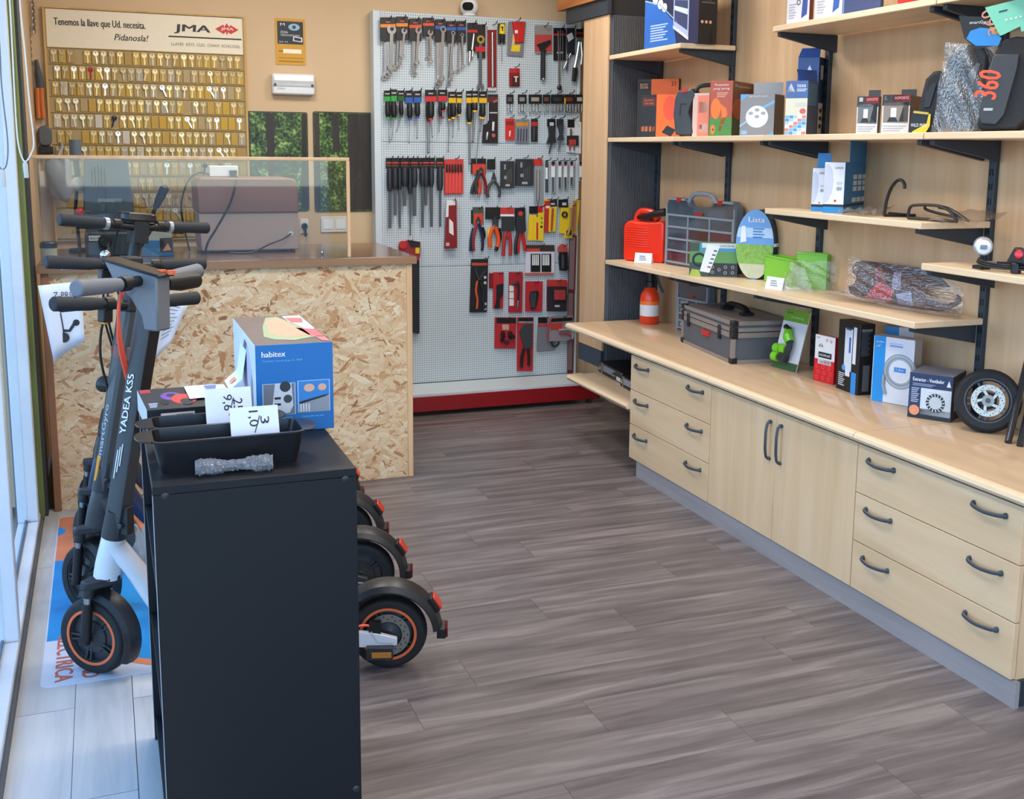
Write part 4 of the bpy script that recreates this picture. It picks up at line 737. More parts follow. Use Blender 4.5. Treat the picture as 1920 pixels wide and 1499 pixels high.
redcard(1475, 330, 1645, 590, 'black and red card with a square sanding block', [('tool', 'r', (1480, 385, 1640, 588), mat('242226', .5), .004, .01), ('tool', 'r', (1525, 400, 1640, 500), CHAR, .01, .022), ('tool', 'r', (1540, 415, 1632, 495), mat('a83436', .5), .022, .024), ('label', 'r', (1545, 540, 1585, 555), LGREY, .01, .011)], col='b83230')
redcard(1045, 640, 1225, 898, 'red card with a pile of black plastic clips', [('header', 'r', (1062, 645, 1225, 690), BLACK, .004, .005), ('tool', 'r', (1110, 700, 1165, 745), mat('c8a088', .5), .004, .005)]+[('clip', 'o', (1105+rnd.random()*100, 770+rnd.random()*90, 18, 8), BLACK, .006+.003*k, .014+.003*k) for k in range(9)])
redcard(1230, 640, 1367, 1086, 'long red card with black-handled garden shears', [('header', 'r', (1242, 645, 1365, 688), BLACK, .004, .005), ('header', 'r', (1245, 674, 1365, 688), mat('8f8c8c', .5), .005, .006), ('tool', 'p', [(1285, 700), (1355, 695), (1350, 890), (1290, 905), (1250, 760)], mat('3a3c40', .45), .004, .016), ('handle', 't', ([(1290, 900), (1272, 980), (1270, 1055)], 13), BLACK, .016, 0), ('handle', 't', ([(1325, 900), (1332, 980), (1328, 1040)], 12), BLACK, .016, 0)])
item('sander_pack', 'grey blister pack with a red stripe beside the shears', 'tool pack', Z3, [('card', 'p', [(1405, 640), (1560, 640), (1545, 910), (1392, 922)], mat('76757c', .45), 0, .004), ('header', 'r', (1408, 642, 1480, 688), BLACK, .004, .006), ('header', 'p', [(1406, 695), (1545, 690), (1540, 712), (1404, 720)], mat('b5383c', .5), .004, .006), ('part', 'o', (1545, 850, 34, 22), CHAR, .004, .014)], hook=(1450, 640))
item('coping_saw', 'red and grey bow-shaped saw in a rounded pack', 'saw', Z3, [('card', 'p', [(1500, 640), (1560, 622), (1690, 625), (1702, 690), (1700, 800), (1640, 838), (1480, 838), (1478, 740)], mat('8a8388', .4), 0, .006), ('header', 'p', [(1512, 650), (1690, 640), (1692, 668), (1515, 680)], BLACK, .006, .008), ('print', 'p', [(1510, 690), (1610, 682), (1600, 745), (1508, 745)], mat('b93a30', .5), .006, .008), ('frame', 't', ([(1488, 830), (1492, 720), (1520, 640)], 6), mat('b02a2e', .5), .012, 0), ('frame', 't', ([(1580, 745), (1670, 745), (1695, 780), (1690, 820)], 6), mat('a8a8ac', .4), .012, 0), ('frame', 't', ([(1580, 775), (1650, 775), (1682, 800)], 5), RED, .012, 0)], None, .03, hook=(1600, 632))
item('long_pack', 'long dark red strip pack hanging down the pegboard edge', 'tool pack', Z3, [('card', 'p', [(1662, -40), (1720, -40), (1705, 425), (1650, 425)], mat('6d2328', .45), 0, .012), ('print', 'p', [(1668, -20), (1712, -20), (1700, 410), (1658, 410)], mat('7c6a6c', .45), .012, .014)], None, .004)
item('long_pack', 'long dark red strip pack below another at the pegboard edge', 'tool pack', Z3, [('card', 'p', [(1650, 430), (1702, 430), (1692, 1105), (1645, 1105)], mat('641c22', .45), 0, .012), ('print', 'p', [(1656, 440), (1696, 440), (1686, 1075), (1650, 1075)], mat('75605e', .45), .012, .014)], None, .004)
item('drill_driver_set', 'red black and yellow tool pack half hidden by the counter top', 'tool pack', Z3, [('card', 'p', [(255, 25), (330, 0), (428, 15), (425, 130), (405, 190), (300, 185), (250, 60)], mat('8f2026', .45), 0, .02), ('tool', 'p', [(330, 0), (425, 15), (420, 60), (350, 50)], BLACK, .02, .03), ('tool', 'd', (285, 40, 32), RED, .02, .03), ('print', 'r', (392, 62, 424, 112), YELLOW, .02, .024)], hook=(340, 10))
item('spirit_level', 'long black bar hanging beside the counter post', 'spirit level', Z3, [('bar', 'p', [(330, 160), (415, 165), (417, 768), (405, 772), (330, 760)], mat('17191b', .5), 0, .025)], hook=(372, 150))
# white indoor camera on top of the pegboard
cz = PZ1; p = ony(880, 14, 6.69)
t = thing('indoor_camera', 'white round indoor security camera standing on the pegboard', 'camera', (p.x, 6.69, cz))
b = MB(); b.lathe([(.0, 0), (.038, 0), (.042, .006), (.036, .014), (.03, .02)], (p.x, 6.69, cz), (0, 0, 1), WHITE, 24); b.build('base', t)
zc_ = zat(880, 13, p); b = MB(); b.ball((p.x, 6.69, zc_), .058, mat('e6e7e9', .3), 28); b.build('body', t)
D = V((-.45, -.9, -.05)).normalized(); b = MB(); Cc = V((p.x, 6.69, zc_))
sx = V((.9, -.45, 0)).normalized(); b.prism([Cc+D*.047+sx*x+V((0, 0, z)) for x, z in rrect(-.034, -.024, .034, .024, .022, 6)], D*.014, mat('0c0d10', .1)); b.build('lens', t, bevel=.003)
cb = MB(); cb.tube(curve([ony(698, 25, 6.72), ony(697, 60, 6.74), ony(699, 200, 6.745), ony(705, 300, 6.745), ony(709, 420, 6.745), (ony(712, 470, 6.745).x, 6.745, 1.0)], 6), .004, OFFWHITE, 6); tag(cb.build('cable'), 'thin white cable running down beside the pegboard', 'cable')
# ------------------------------------------------------------------ machines on the counter behind the screen
CTZ = 1.0975
def cpoly(mb, pts, Y, dep, mt): return mb.prism([ony(x, y, Y) for x, y in pts], (0, dep, 0), mt)
def down(p, z=CTZ): return V((p.x, p.y, z))
# two-tone brown machine hood
a = ony(380, 470, 5.50); b = ony(562, 470, 5.50); zt = ony(470, 334, 5.50).z; zs_ = ony(470, 400, 5.50).z
t = thing('machine_hood', 'brown two-tone machine housing with rounded top on the counter', 'machine', ((a.x+b.x)/2, 5.65, CTZ))
pts = [(x, 5.50, z) for x, z in rrect(a.x-.012, CTZ+.012, b.x, zt, .035, 5)]
lo = [(a.x-.004, 5.5, CTZ+.012), (b.x, 5.5, CTZ+.012), (b.x, 5.5, zs_), (a.x-.012, 5.5, zs_)]
MB().prism(lo, (0, .34, 0), mat('b89a8c', .5)).build('lower_body', t, bevel=.006)
hi = [(a.x-.014, 5.496, zs_+.001), (b.x+.001, 5.496, zs_+.001), (b.x-.002, 5.496, zt-.05)]+[(b.x-.04+.038*math.cos(q), 5.496, zt-.04+.04*math.sin(q)) for q in (.3, .7, 1.1, 1.57)]+[(a.x+.0, 5.496, zt), (a.x-.018, 5.496, zt-.03)]
MB().prism(hi, (0, .348, 0), mat('8a5f4c', .5)).build('hood', t, bevel=.008)
f = MB()
for x in (a.x+.03, b.x-.03): f.lathe([(0, 0), (.014, 0), (.014, .012), (0, .012)], (x, 5.54, CTZ), (0, 0, 1), BLACK, 10)
for x in (a.x+.03, b.x-.03): f.lathe([(0, 0), (.014, 0), (.014, .012), (0, .012)], (x, 5.80, CTZ), (0, 0, 1), BLACK, 10)
f.build('feet', t); p = ony(545, 438, 5.495); g = MB(); g.lathe([(.004, .0), (.011, .002), (.012, .008), (.0, .01)], p, (0, -1, 0), OFFWHITE, 12); g.build('cable_gland', t)
cb = MB(); cb.tube(curve([p+V((0, -.008, 0)), ony(530, 448, 5.46), ony(505, 458, 5.45), down(ony(470, 468, 5.44), CTZ+.006), down(ony(430, 470, 5.46), CTZ+.006)], 6), .005, BLACK, 6); cb.build('power_cord', t)
a = ony(393, 335, 5.70); zz = zt
a.z = zt+.001; b = ony(447, 335, 5.70); zt2 = ony(420, 311, 5.70).z
t = thing('power_strip', 'white power strip lying on the brown machine hood', 'power strip', ((a.x+b.x)/2, 5.72, a.z))
MB().box((a.x, 5.70, a.z), (b.x, 5.75, max(zt2, a.z+.03)), WHITE).build('housing', t, bevel=.004)
pl_ = MB(); q = ony(437, 324, 5.70); pl_.box((q.x-.018, 5.672, q.z-.014), (q.x+.016, 5.70, q.z+.012), BLACK)
pl_.tube(curve([(q.x+.012, 5.68, q.z), ony(442, 345, 5.46), ony(430, 385, 5.44), ony(405, 430, 5.43), ony(390, 455, 5.42), down(ony(384, 466, 5.42), CTZ+.006)], 6), .0055, BLACK, 6); pl_.build('plug', t)
cb = MB(); cb.tube(curve([(a.x, 5.72, a.z+.012), ony(370, 325, 5.6), ony(350, 345, 5.6), ony(340, 385, 5.6), ony(345, 425, 5.6), down(ony(355, 455, 5.6), CTZ+.005)], 6), .004, BLACK, 6); cb.build('power_cord', t)
# grey key cutting machine
MG = mat('4b5560', .45, name='machine_grey')
t = thing('key_cutting_machine', 'grey key cutting machine with slotted hood and black lever', 'machine', (down(ony(200, 470, 5.6))))
cpoly(MB(), [(161, 296), (240, 297), (253, 412), (250, 418), (156, 418), (157, 300)], 5.56, .26, MG).build('hood', t, bevel=.01)
v = MB()
for i, (y0, y1) in enumerate(((318, 344), (313, 348), (309, 352), (313, 350), (318, 346))): v.box((ony(172+i*6, 330, 5.556).x-.003, 5.556, ony(180, y1, 5.556).z), (ony(172+i*6, 330, 5.556).x+.004, 5.562, ony(180, y0, 5.556).z), mat('0d0f12', .8))
v.build('vent_slots', t)
s = MB(); q = ony(198, 360, 5.558); s.box((q.x-.0012, 5.5565, ony(200, 412, 5.558).z), (q.x+.0012, 5.561, ony(200, 300, 5.558).z), mat('2a3138', .6)); s.build('seam', t)
q = ony(205, 376, 5.557); s = MB(); s.box((q.x-.05, 5.556, q.z-.008), (q.x+.055, 5.561, q.z+.008), mat('7c868f', .4)); s.build('name_plate', t)
base = [down(ony(x, 470, 5.48)) for x in (160, 244)]; zt = ony(200, 418, 5.56).z
MB().box((base[0].x, 5.48, CTZ), (base[1].x+.02, 5.84, zt-.04), mat('38424a', .5)).build('base', t, bevel=.008); MB().box((base[0].x+.01, 5.58, zt-.045), (base[1].x, 5.8, zt+.01), mat('39434b', .5)).build('column', t)
q = ony(178, 447, 5.478); s = MB(); s.box((q.x-.026, 5.477, q.z-.012), (q.x+.026, 5.481, q.z+.012), WHITE); put_text(s, 'BRAVO', (q.x-.02, 5.4765, q.z-.006), (1, 0, 0), (0, 0, 1), .04, .012, INK); s.build('label', t)
q = ony(197, 452, 5.478); s = MB(); s.lathe([(0, .03), (.025, .03), (.03, .022), (.03, 0)], q, (0, -1, 0), BLACK, 16); s.build('knob', t)
q = ony(149, 398, 5.54); s = MB(); s.ball(q, .02, RED, 12); s.tube([q, q+V((.06, .03, 0))], .006, STEEL, 6); s.build('stop_button', t)
q0, q1, q2 = ony(309, 352, 5.48), ony(297, 378, 5.48), ony(280, 416, 5.5); s = MB(); s.tube([q0+V((0, 0, .012)), q0, q1, q1+(q2-q1)*.3], [.008, .022, .018, .013], BLACK, 10); s.tube([q1+(q2-q1)*.2, q2, down(V((base[1].x+.01, 5.6, 0)), CTZ+.09)], .009, DSTEEL, 8); s.build('lever', t)
# bench lamp with grey tube shade
t = thing('bench_lamp', 'grey tube lamp with a white globe beside the key machine', 'lamp', down(ony(140, 470, 5.75)))
q0, q1, q2 = ony(140, 262, 5.75), ony(142, 300, 5.75), ony(146, 332, 5.75); s = MB(); s.tube([q0, q1], .027, mat('56646e', .5), 14); s.tube([q1, q2], .013, DGREY, 10); s.build('tube', t)
s = MB(); s.ball(ony(148, 345, 5.75), .036, mat('cfd6d6', .35), 16); s.build('globe', t)
s = MB(); s.tube([q2+V((0, .03, 0)), V((q2.x-.02, 5.80, 1.3)), V((q2.x-.01, 5.80, CTZ+.012))], .008, DGREY, 8); s.lathe([(0, 0), (.05, 0), (.05, .012), (0, .016)], (q2.x-.01, 5.80, CTZ), (0, 0, 1), DGREY, 16); s.build('stand', t)
# leaflet stand, jar, paper
q = down(ony(296, 470, 5.42)); t = thing('leaflet_stand', 'small blue leaflet holder with a picture card on the counter', 'leaflet holder', q)
s = MB(); s.box((q.x-.07, 5.42, CTZ), (q.x+.07, 5.45, CTZ+.075), mat('3f79a8', .5)); s.build('holder', t, bevel=.002)
s = MB(); s.box((q.x-.06, 5.428, CTZ+.075), (q.x+.065, 5.445, CTZ+.115), mat('b9b4a6', .5)); s.build('leaflets', t)
s = MB(); s.box((q.x+.01, 5.4185, CTZ+.02), (q.x+.066, 5.421, CTZ+.085), mat('2b2422', .5)); s.prism([(q.x+.02, 5.418, CTZ+.025), (q.x+.06, 5.418, CTZ+.028), (q.x+.045, 5.418, CTZ+.06)], (0, -.0006, 0), mat('d89478', .6)); s.build('picture', t)
q = down(ony(92, 480, 5.36)); t = thing('jar', 'white jar with a black lid at the window end of the counter', 'jar', q)
s = MB(); s.lathe([(0, 0), (.03, 0), (.034, .01), (.034, .055), (0, .055)], q, (0, 0, 1), mat('c8c2ae', .5), 18); s.build('body', t); s = MB(); s.lathe([(.036, .055), (.036, .075), (.028, .083), (0, .083), (0, .055)], q, (0, 0, 1), BLACK, 18); s.build('lid', t)
# crumpled grey shape and tools hanging at the window end of the back wall
def lump(name, c, sx, sy, sz, mt, parent, seed, amp=.18):
    r = random.Random(seed); mb = MB(); mb.ball(c, 1, mt, 18, (sx, sy, sz)); cc = V(c); ph = [(r.uniform(2, 7), r.uniform(2, 7), r.uniform(0, 6)) for _ in range(4)]
    for i, p in enumerate(mb.v):
        d = p-cc; k = 1+sum(amp/4*math.sin(a*d.x/sx+b_*d.z/sz+c_) for a, b_, c_ in ph)*1.6; mb.v[i] = cc+d*k
    return mb.build(name, parent, sub=1)
q = ony(112, 335, 6.62); t = thing('plastic_bag', 'crumpled grey lump hanging by the key board', 'bag', (q.x, 6.66, ony(112, 385, 6.62).z))  # hazy grey shape behind the screen glass, built as a hanging lump
lump('bag_body', q, .075, .035, .13, mat('8d9097', .45), t, 4); s = MB(); s.tube(curve([q+V((0, 0, .12)), q+V((.02, .05, .17)), V((q.x+.01, 6.749, q.z+.2))], 5), .008, mat('9a9da3', .5), 6); s.build('hang_strap', t)
q0 = ony(66, 118, 6.72); t = thing('shears', 'long-handled shears with orange grips hanging by the window post', 'shears', (q0.x, 6.745, ony(80, 225, 6.72).z))
s = MB(); s.tube([ony(68, 112, 6.72), ony(72, 140, 6.72), ony(76, 165, 6.72)], [.008, .018, .02], DGREY, 8, flat=.4); s.build('blades', t)
for x0, x1 in ((70, 73), (78, 82)):
    s = MB(); s.tube(curve([ony(x0, 165, 6.72), ony(x0+1, 190, 6.72), ony(x1, 222, 6.72)], 4), .013, mat('c46a2c', .5), 8); s.build('grip', t)
s = MB(); s.box((ony(66, 118, 6.73).x, 6.72, ony(66, 118, 6.73).z), (ony(68, 112, 6.73).x+.01, 6.749, ony(66, 112, 6.73).z), STEEL); s.build('nail', t)
q0 = ony(74, 288, 6.72); q1 = ony(96, 236, 6.72); t = thing('heat_gun', 'grey rounded power tool with black foot hanging by the window post', 'power tool', ((q0.x+q1.x)/2, 6.72, q0.z))
s = MB(); s.prism([(x, 6.70, z) for x, z in rrect(q0.x, q0.z+.04, q1.x, q1.z, .03, 5)], (0, .049, 0), mat('55585c', .5)); s.build('body', t, bevel=.008); s = MB(); s.box((q0.x, 6.69, q0.z), (q1.x+.003, 6.749, q0.z+.04), BLACK); s.build('foot', t, bevel=.004)
# chains hanging on the wall
for i, (x, y0, y1) in enumerate(((54, 48, 128), (61, 2, 62))):
    t = thing('chain', ('steel chain hanging lowest by the window post', 'steel chain with hooks hanging high by the window post')[i], 'chain', (ony(x, y1, 6.73).x, 6.745, ony(x, y1, 6.73).z)); y = y0; k = 0
    while y < y1:
        p = ony(x+(y-y0)*.06, y, 6.73); s = MB(); s.tube([p+V(((.006*math.cos(q) if k % 2 else 0), (0 if k % 2 else .006*math.cos(q)), .014*math.sin(q))) for q in [i_*math.pi/5 for i_ in range(11)]], .0022, STEEL, 5); s.build('link', t); y += 6.2; k += 1
# blind cords at the window
def cord(pts, r, lab, mt, wt_=None):
    t = thing('blind_cord', lab, 'cord', pts[len(pts)//2]); s = MB(); s.tube(curve(pts, 6), r, mt, 6); s.build('cord', t)
    if wt_: s = MB(); s.tube([wt_, wt_+V((0, 0, -.012)), wt_+V((.002, 0, -.06))], [.005, .009, .008], LGREY, 8); s.build('weight', t)
cy = 4.55
cord([V((ony(16, 0, cy).x, cy, CEIL-.4)), ony(18, 0, cy), ony(23, 90, cy), ony(28, 190, cy), ony(34, 268, cy), ony(46, 303, cy), ony(60, 285, cy), ony(63, 262, cy), ony(55, 190, cy), ony(46, 90, cy), ony(37, 0, cy), V((ony(35, 0, cy).x, cy, CEIL-.4))], .0028, 'white looped blind cord with a small weight', OFFWHITE, ony(47, 303, cy))
cord([V((ony(-4, 0, 4.2).x, 4.2, CEIL-.4)), ony(-2, 60, 4.2), ony(3, 160, 4.2), ony(14, 260, 4.2), ony(13, 305, 4.2), ony(4, 318, 4.2), ony(-8, 300, 4.2)], .0022, 'thin bead chain of the blind at the glass', mat('5a6472', .5), ony(4, 318, 4.2))
# ------------------------------------------------------------------ goods on the right wall
def hit(A, D, px, py=400):
    """distance along D (from A, level) at which the pixel column px is met"""
    r = ray(px, py); # solve A.xy + s*D.xy = k*r.xy
    det = D.x*(-r.y)+r.x*D.y
    return ((-A.x)*(-r.y)+r.x*(-A.y))/det
class Pkg:
    """a carton given by its front lower corners in the picture, with printed faces"""
    def __init__(s, name, label, cat, bl, br, ytop, z, cols, X=None, phi=None, xside=None, depth=.1, group=None, h=None, bevel=.0015, lean=0):
        A = onz(bl[0], bl[1], z) if X is None else onx(bl[0], bl[1], X); A.z = z
        if phi is None:
            B = onz(br[0], br[1], z); D = V((B.x-A.x, B.y-A.y, 0)); s.w = D.length; D.normalize()
        else:
            f = math.radians(phi); D = V((math.sin(f), -math.cos(f), 0)); s.w = hit(A, D, br[0], br[1])
        N = V((-D.y, D.x, 0)); s.d = hit(A+D*s.w, N, xside, br[1]) if xside else depth
        s.h = h or zat(bl[0], ytop, A)-z
        s.fr = Fr(A, D, N, (0, 0, 1)).rot('x', -lean) if lean else Fr(A, D, N)
        s.t = thing(name, label, cat, A+D*(s.w/2)+N*(s.d/2), group); s.deco = {}
        b = MB(s.fr); w, d, h = s.w, s.d, s.h
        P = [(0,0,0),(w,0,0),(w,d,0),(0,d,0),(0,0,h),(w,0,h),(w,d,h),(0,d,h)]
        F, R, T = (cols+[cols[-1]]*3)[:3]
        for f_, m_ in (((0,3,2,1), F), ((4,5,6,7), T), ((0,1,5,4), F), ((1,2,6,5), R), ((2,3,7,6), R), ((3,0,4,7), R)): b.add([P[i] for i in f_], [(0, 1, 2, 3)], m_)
        b.build('box_shell', s.t, bevel=bevel)
    def face(s, k):
        w, d, h, f = s.w, s.d, s.h, s.fr
        return {'F': (f.o, f.x*w, f.z*h, -f.y), 'R': (f(( w, 0, 0)), f.y*d, f.z*h, f.x), 'T': (f((0, 0, h)), f.x*w, f.y*d, f.z), 'L': (f((0, d, 0)), -f.y*d, f.z*h, -f.x)}[k]
    def mb(s, part): return s.deco.setdefault(part, MB())
    def rect(s, k, a, b, c, e, mt, part='print', off=.0006): return s.poly(k, [(a, b), (c, b), (c, e), (a, e)], mt, part, off)
    def poly(s, k, pts, mt, part='print', off=.0006):
        O, X, Y, N = s.face(k); P = [O+X*u+Y*v for u, v in pts]; s.mb(part).prism(P, N*off, mt); return s
    def disc(s, k, u, v, r, mt, part='print', off=.0009, ri=None, ry=None):
        O, X, Y, N = s.face(k); x, y = X.normalized(), Y.normalized(); c = O+X*u+Y*v; R = r*X.length
        if ri: s.mb(part).ringprism(circ(c, x, y, R, 24), circ(c, x, y, ri*X.length, 24), N*off, mt)
        else: s.mb(part).prism(circ(c, x, y, R, 24, (ry*Y.length if ry else None)), N*off, mt)
        return s
    def text(s, k, st, a, b, c, e, mt, part='lettering', off=.0012, bold=0):
        O, X, Y, N = s.face(k); put_text(s.mb(part), st, O+X*a+Y*b, X.normalized(), Y.normalized(), (c-a)*X.length, (e-b)*Y.length, mt, off, 0, bold); return s
    def lines(s, k, a, b, c, e, n, mt, part='small_print', off=.0009):
        for i in range(n):
            y = e-(e-b)*(i+.5)/n; s.rect(k, a, y-.25*(e-b)/n, c-(c-a)*(.25*((i*7) % 3)/2), y+.25*(e-b)/n, mt, part, off)
        return s
    def done(s):
        for n_, m_ in s.deco.items():
            o = m_.build(n_, s.t, smooth=0)
            if n_ == 'small_print': o['kind'] = 'stuff'
        return s.t
C_ = lambda c, r=.4: mat(c, r)
# ---- worktop, z .6505
WZ = .6508
A = onz(1217, 606, WZ); t = thing('pressure_sprayer', 'red pressure sprayer bottle with black pump head', 'sprayer', A)
r = .054; s = MB(); s.lathe([(0, 0), (r*.9, 0), (r, .008), (r, .14), (r*.92, .165), (r*.6, .195), (.026, .205), (0, .205)], A, (0, 0, 1), mat('e8401c', .3), 28); s.build('bottle', t)
s = MB(); s.lathe([(r+.0006, .045), (r+.0006, .108)], A, (0, 0, 1), mat('e3dfe0', .4), 28, arc=(-2.6, .9), ref=(0, -1, 0)); s.lathe([(r+.0009, .108), (r+.0009, .128)], A, (0, 0, 1), mat('f2792c', .4), 28, arc=(-2.6, .9), ref=(0, -1, 0)); s.build('label', t)
s = MB(); s.lathe([(0, .205), (.03, .205), (.03, .235), (.024, .24), (.022, .285), (.03, .29), (.028, .305), (0, .308)], A, (0, 0, 1), BLACK, 18); s.build('pump', t)
D = V((-.55, -.8, 0)).normalized(); s = MB(); s.tube([A+V((0, 0, .292)), A+D*.06+V((0, 0, .297)), A+D*.09+V((0, 0, .293))], [.012, .010, .007], BLACK, 8); s.build('nozzle', t)
E_ = V((.75, -.6, 0)).normalized(); s = MB(); s.tube(curve([A+V((0, 0, .29)), A+E_*.03+V((0, 0, .28)), A+E_*.05+V((0, 0, .23)), A+E_*.075+V((0, 0, .175))], 4), .008, BLACK, 8, flat=.6); s.build('trigger', t)
def organiser(name, lab, fr, w, h, d, rows, cols, top, parent_label=None, reds=()):
    """flat case with clear lid, divided into boxes, carrying handle on top"""
    t = thing(name, lab, 'storage case', fr((w/2, d/2, 0))); G = mat('8f979e', .45); s = MB(fr)
    out = [(0, .012), (.012, 0), (w-.012, 0), (w, .012), (w, h-.03), (w-.03, h), (w*.72, h), (w*.66, h-.04), (w*.34, h-.04), (w*.28, h), (.03, h), (0, h-.03)]
    s.prism([(x, .006, z) for x, z in out], (0, d-.006, 0), mat('6a727b', .5)); s.build('shell', t, bevel=.003)
    s = MB(fr); iw = w-.03; ih = h-top-.02
    for i in range(cols+1): x = .011+iw*i/cols; s.box((x, -.004, .012), (x+.009, .006, .012+ih), G)
    for j in range(rows+1): z = .010+ih*j/rows; s.box((.008, -.004, z), (w-.008, .006, z+.010), G)
    s.box((0, -.004, 0), (.009, .006, h-.035), G); s.box((w-.009, -.004, 0), (w, .006, h-.035), G); s.box((.02, -.004, h-.012), (w*.29, .006, h), G); s.box((w*.71, -.004, h-.012), (w-.02, .006, h), G); s.build('lid_frame', t)
    s = MB(fr); s.tube(curve([(w*.30, d*.4, h-.02), (w*.34, d*.4, h+.012), (w*.42, d*.4, h+.028), (w*.58, d*.4, h+.028), (w*.66, d*.4, h+.012), (w*.70, d*.4, h-.02)], 4), .0125, G, 8); s.build('handle', t)
    for x in (w*.2, w*.8): s = MB(fr); s.box((x-.018, -.008, h-.02), (x+.018, .01, h+.002), RED); s.build('latch', t)
    s = MB(fr); s.prism([(x, -.0005, z) for x, z in out], (0, .002, 0), glassy('smoky_lid', (.8, .84, .88), .1, .06)); s.build('clear_lid', t)
    s = MB(fr); s.box((w*.44, -.0055, h-top*.95), (w*.56, -.0035, h-top*.95+.014), mat('b02024', .4)); s.build('badge', t)
    for i, j, c in reds:
        s = MB(fr); s.box((.024+iw*i/cols, .0015, .024+ih*j/rows), (.02+iw*(i+1)/cols-.012, .0058, .012+ih*(j+1)/rows-.008), c); s.build('tray_content', t)
    return t
A = onz(1262, 618, WZ); A.x += .02; B = onz(1338, 634, WZ); D = V((B.x-A.x, B.y-A.y, 0)); w = .26; D.normalize(); f = Fr(A+V((0, 0, 0)), D, (-D.y, D.x, 0))
organiser('parts_case', 'small grey compartment case standing behind the aluminium toolbox', f, w, .29, .05, 4, 3, .11, reds=((0, 0, LGREY), (0, 1, mat('9a4a50', .5)), (0, 2, OFFWHITE), (0, 3, OFFWHITE)))
# aluminium toolbox
A = onz(1277, 641, WZ); B = onz(1371, 683, WZ); Cc = onz(1447, 660, WZ); D = V((B.x-A.x, B.y-A.y, 0)); w = D.length; D.normalize(); N = V((-D.y, D.x, 0)); d = (Cc-B).dot(N)*.92; h = zat(1277, 570, A)-WZ
f = Fr(A, D, N); t = thing('toolbox', 'grey toolbox with aluminium edges and black corners', 'toolbox', f((w/2, d/2, 0))); AL = mat('a99f9a', .35, .6, name='brushed_aluminium'); hl = h*.74
MB(f).box((.006, .006, .006), (w-.006, d-.006, hl-.004), mat('55585d', .55)).build('body', t); MB(f).box((.006, .006, hl+.004), (w-.006, d-.006, h-.006), mat('5a5c60', .55)).build('lid', t)
e = MB(f); q = .018
for z0, z1 in ((0, .016), (hl-.026, hl-.002), (hl+.002, hl+.02), (h-.018, h)):
    e.box((0, 0, z0), (w, .004, z1), AL); e.box((0, d-.004, z0), (w, d, z1), AL); e.box((0, 0, z0), (.004, d, z1), AL); e.box((w-.004, 0, z0), (w, d, z1), AL)
for x in (0, w-q):
    for y in (0, d-q): e.box((x, y, .0), (x+q, y+q, hl), AL)
e.box((.02, .02, h-.006), (w-.02, d-.02, h-.001), mat('8d8482', .4, .4)); e.build('edging', t, bevel=.001)
for x in (0, w-.026):
    for y in (0, d-.026):
        for z0, z1 in ((-.001, .026), (hl-.03, hl), (hl+.0, hl+.022), (h-.024, h+.003)):
            MB(f).box((x-.003, y-.003, max(z0, 0)), (x+.029, y+.029, z1), BLACK).build('corner', t, bevel=.004)
for x in (w*.15, w*.77): MB(f).box((x-.012, -.008, hl-.05), (x+.012, .002, hl+.018), BLACK).build('latch', t, bevel=.004)
MB(f).box((w*.43, -.002, hl-.062), (w*.57, .007, hl-.036), RED).build('badge', t, bevel=.001)
s = MB(f); s.box((w*.32, d*.4, h), (w*.38, d*.6, h+.014), BLACK); s.box((w*.68, d*.4, h), (w*.74, d*.6, h+.014), BLACK); s.tube(curve([(w*.34, d*.5, h+.012), (w*.4, d*.5, h+.03), (w*.53, d*.5, h+.034), (w*.66, d*.5, h+.03), (w*.72, d*.5, h+.012)], 5), .013, BLACK, 8, flat=1.6); s.build('handle', t)
# green hose fittings on a leaning card
p = Pkg('hose_fitting_card', 'leaning card with green hose fittings', 'hose fittings', (1447, 687), (1492, 699), 575, WZ, [C_('d3d2d8')], depth=.006, lean=.26, h=.27)
p.rect('F', 0, .8, 1, 1, C_('6a9a2c')).rect('F', 0, 0, 1, .13, C_('3d5a34')).text('F', 'Gardening', .3, .85, .8, .9, C_('b9d48a')).text('F', 'garten', .1, .92, .35, .96, INK)
for u, v, r_, c in ((.2, .32, .15, '7ac52c'), (.2, .18, .15, '7ac52c'), (.5, .19, .14, '2e3030'), (.45, .33, .15, '7ac52c')):
    q = p.fr((u*p.w, -.018, v*p.h)); m_ = p.mb('fitting'); m_.tube([q-p.fr.x*.018, q, q+p.fr.x*.018], .022, mat(c, .35), 12); m_.tube([q-p.fr.x*.021, q+p.fr.x*.021], .013, mat('202222', .5), 10)
m_ = p.mb('spray_gun'); F_ = p.fr; m_.tube([F_((p.w*.42, -.02, p.h*.66)), F_((p.w*.55, -.03, p.h*.55)), F_((p.w*.68, -.03, p.h*.46))], [.016, .024, .02], mat('6cc024', .3), 10); m_.tube(curve([F_((p.w*.68, -.03, p.h*.5)), F_((p.w*.7, -.03, p.h*.35)), F_((p.w*.6, -.03, p.h*.14))], 5), .014, BLACK, 8); m_.tube([F_((p.w*.3, -.02, p.h*.7)), F_((p.w*.52, -.028, p.h*.66))], .012, BLACK, 8)
p.done()
p = Pkg('paint_box', 'small red and white box with a black label', 'box', (1525, 712), (1562, 722), 626, WZ, [C_('e6e4e4'), C_('a81a1e'), C_('d09070')], xside=1571)
p.rect('F', 0, 0, 1, .48, C_('d81c24')).rect('F', .2, .52, .85, .64, BLACK).text('F', 'AGUAPLAST', .24, .555, .8, .605, WHITE, bold=.0006).rect('F', .18, .38, .85, .5, WHITE).text('F', 'Standard', .26, .41, .76, .47, RED).text('F', 'beissier', .08, .93, .25, .96, INK).disc('F', .3, .78, .07, C_('caa58c')).rect('F', .2, .75, .4, .79, INK).disc('F', .6, .91, .05, RED, ri=.035).disc('F', .8, .9, .05, RED, ri=.035)
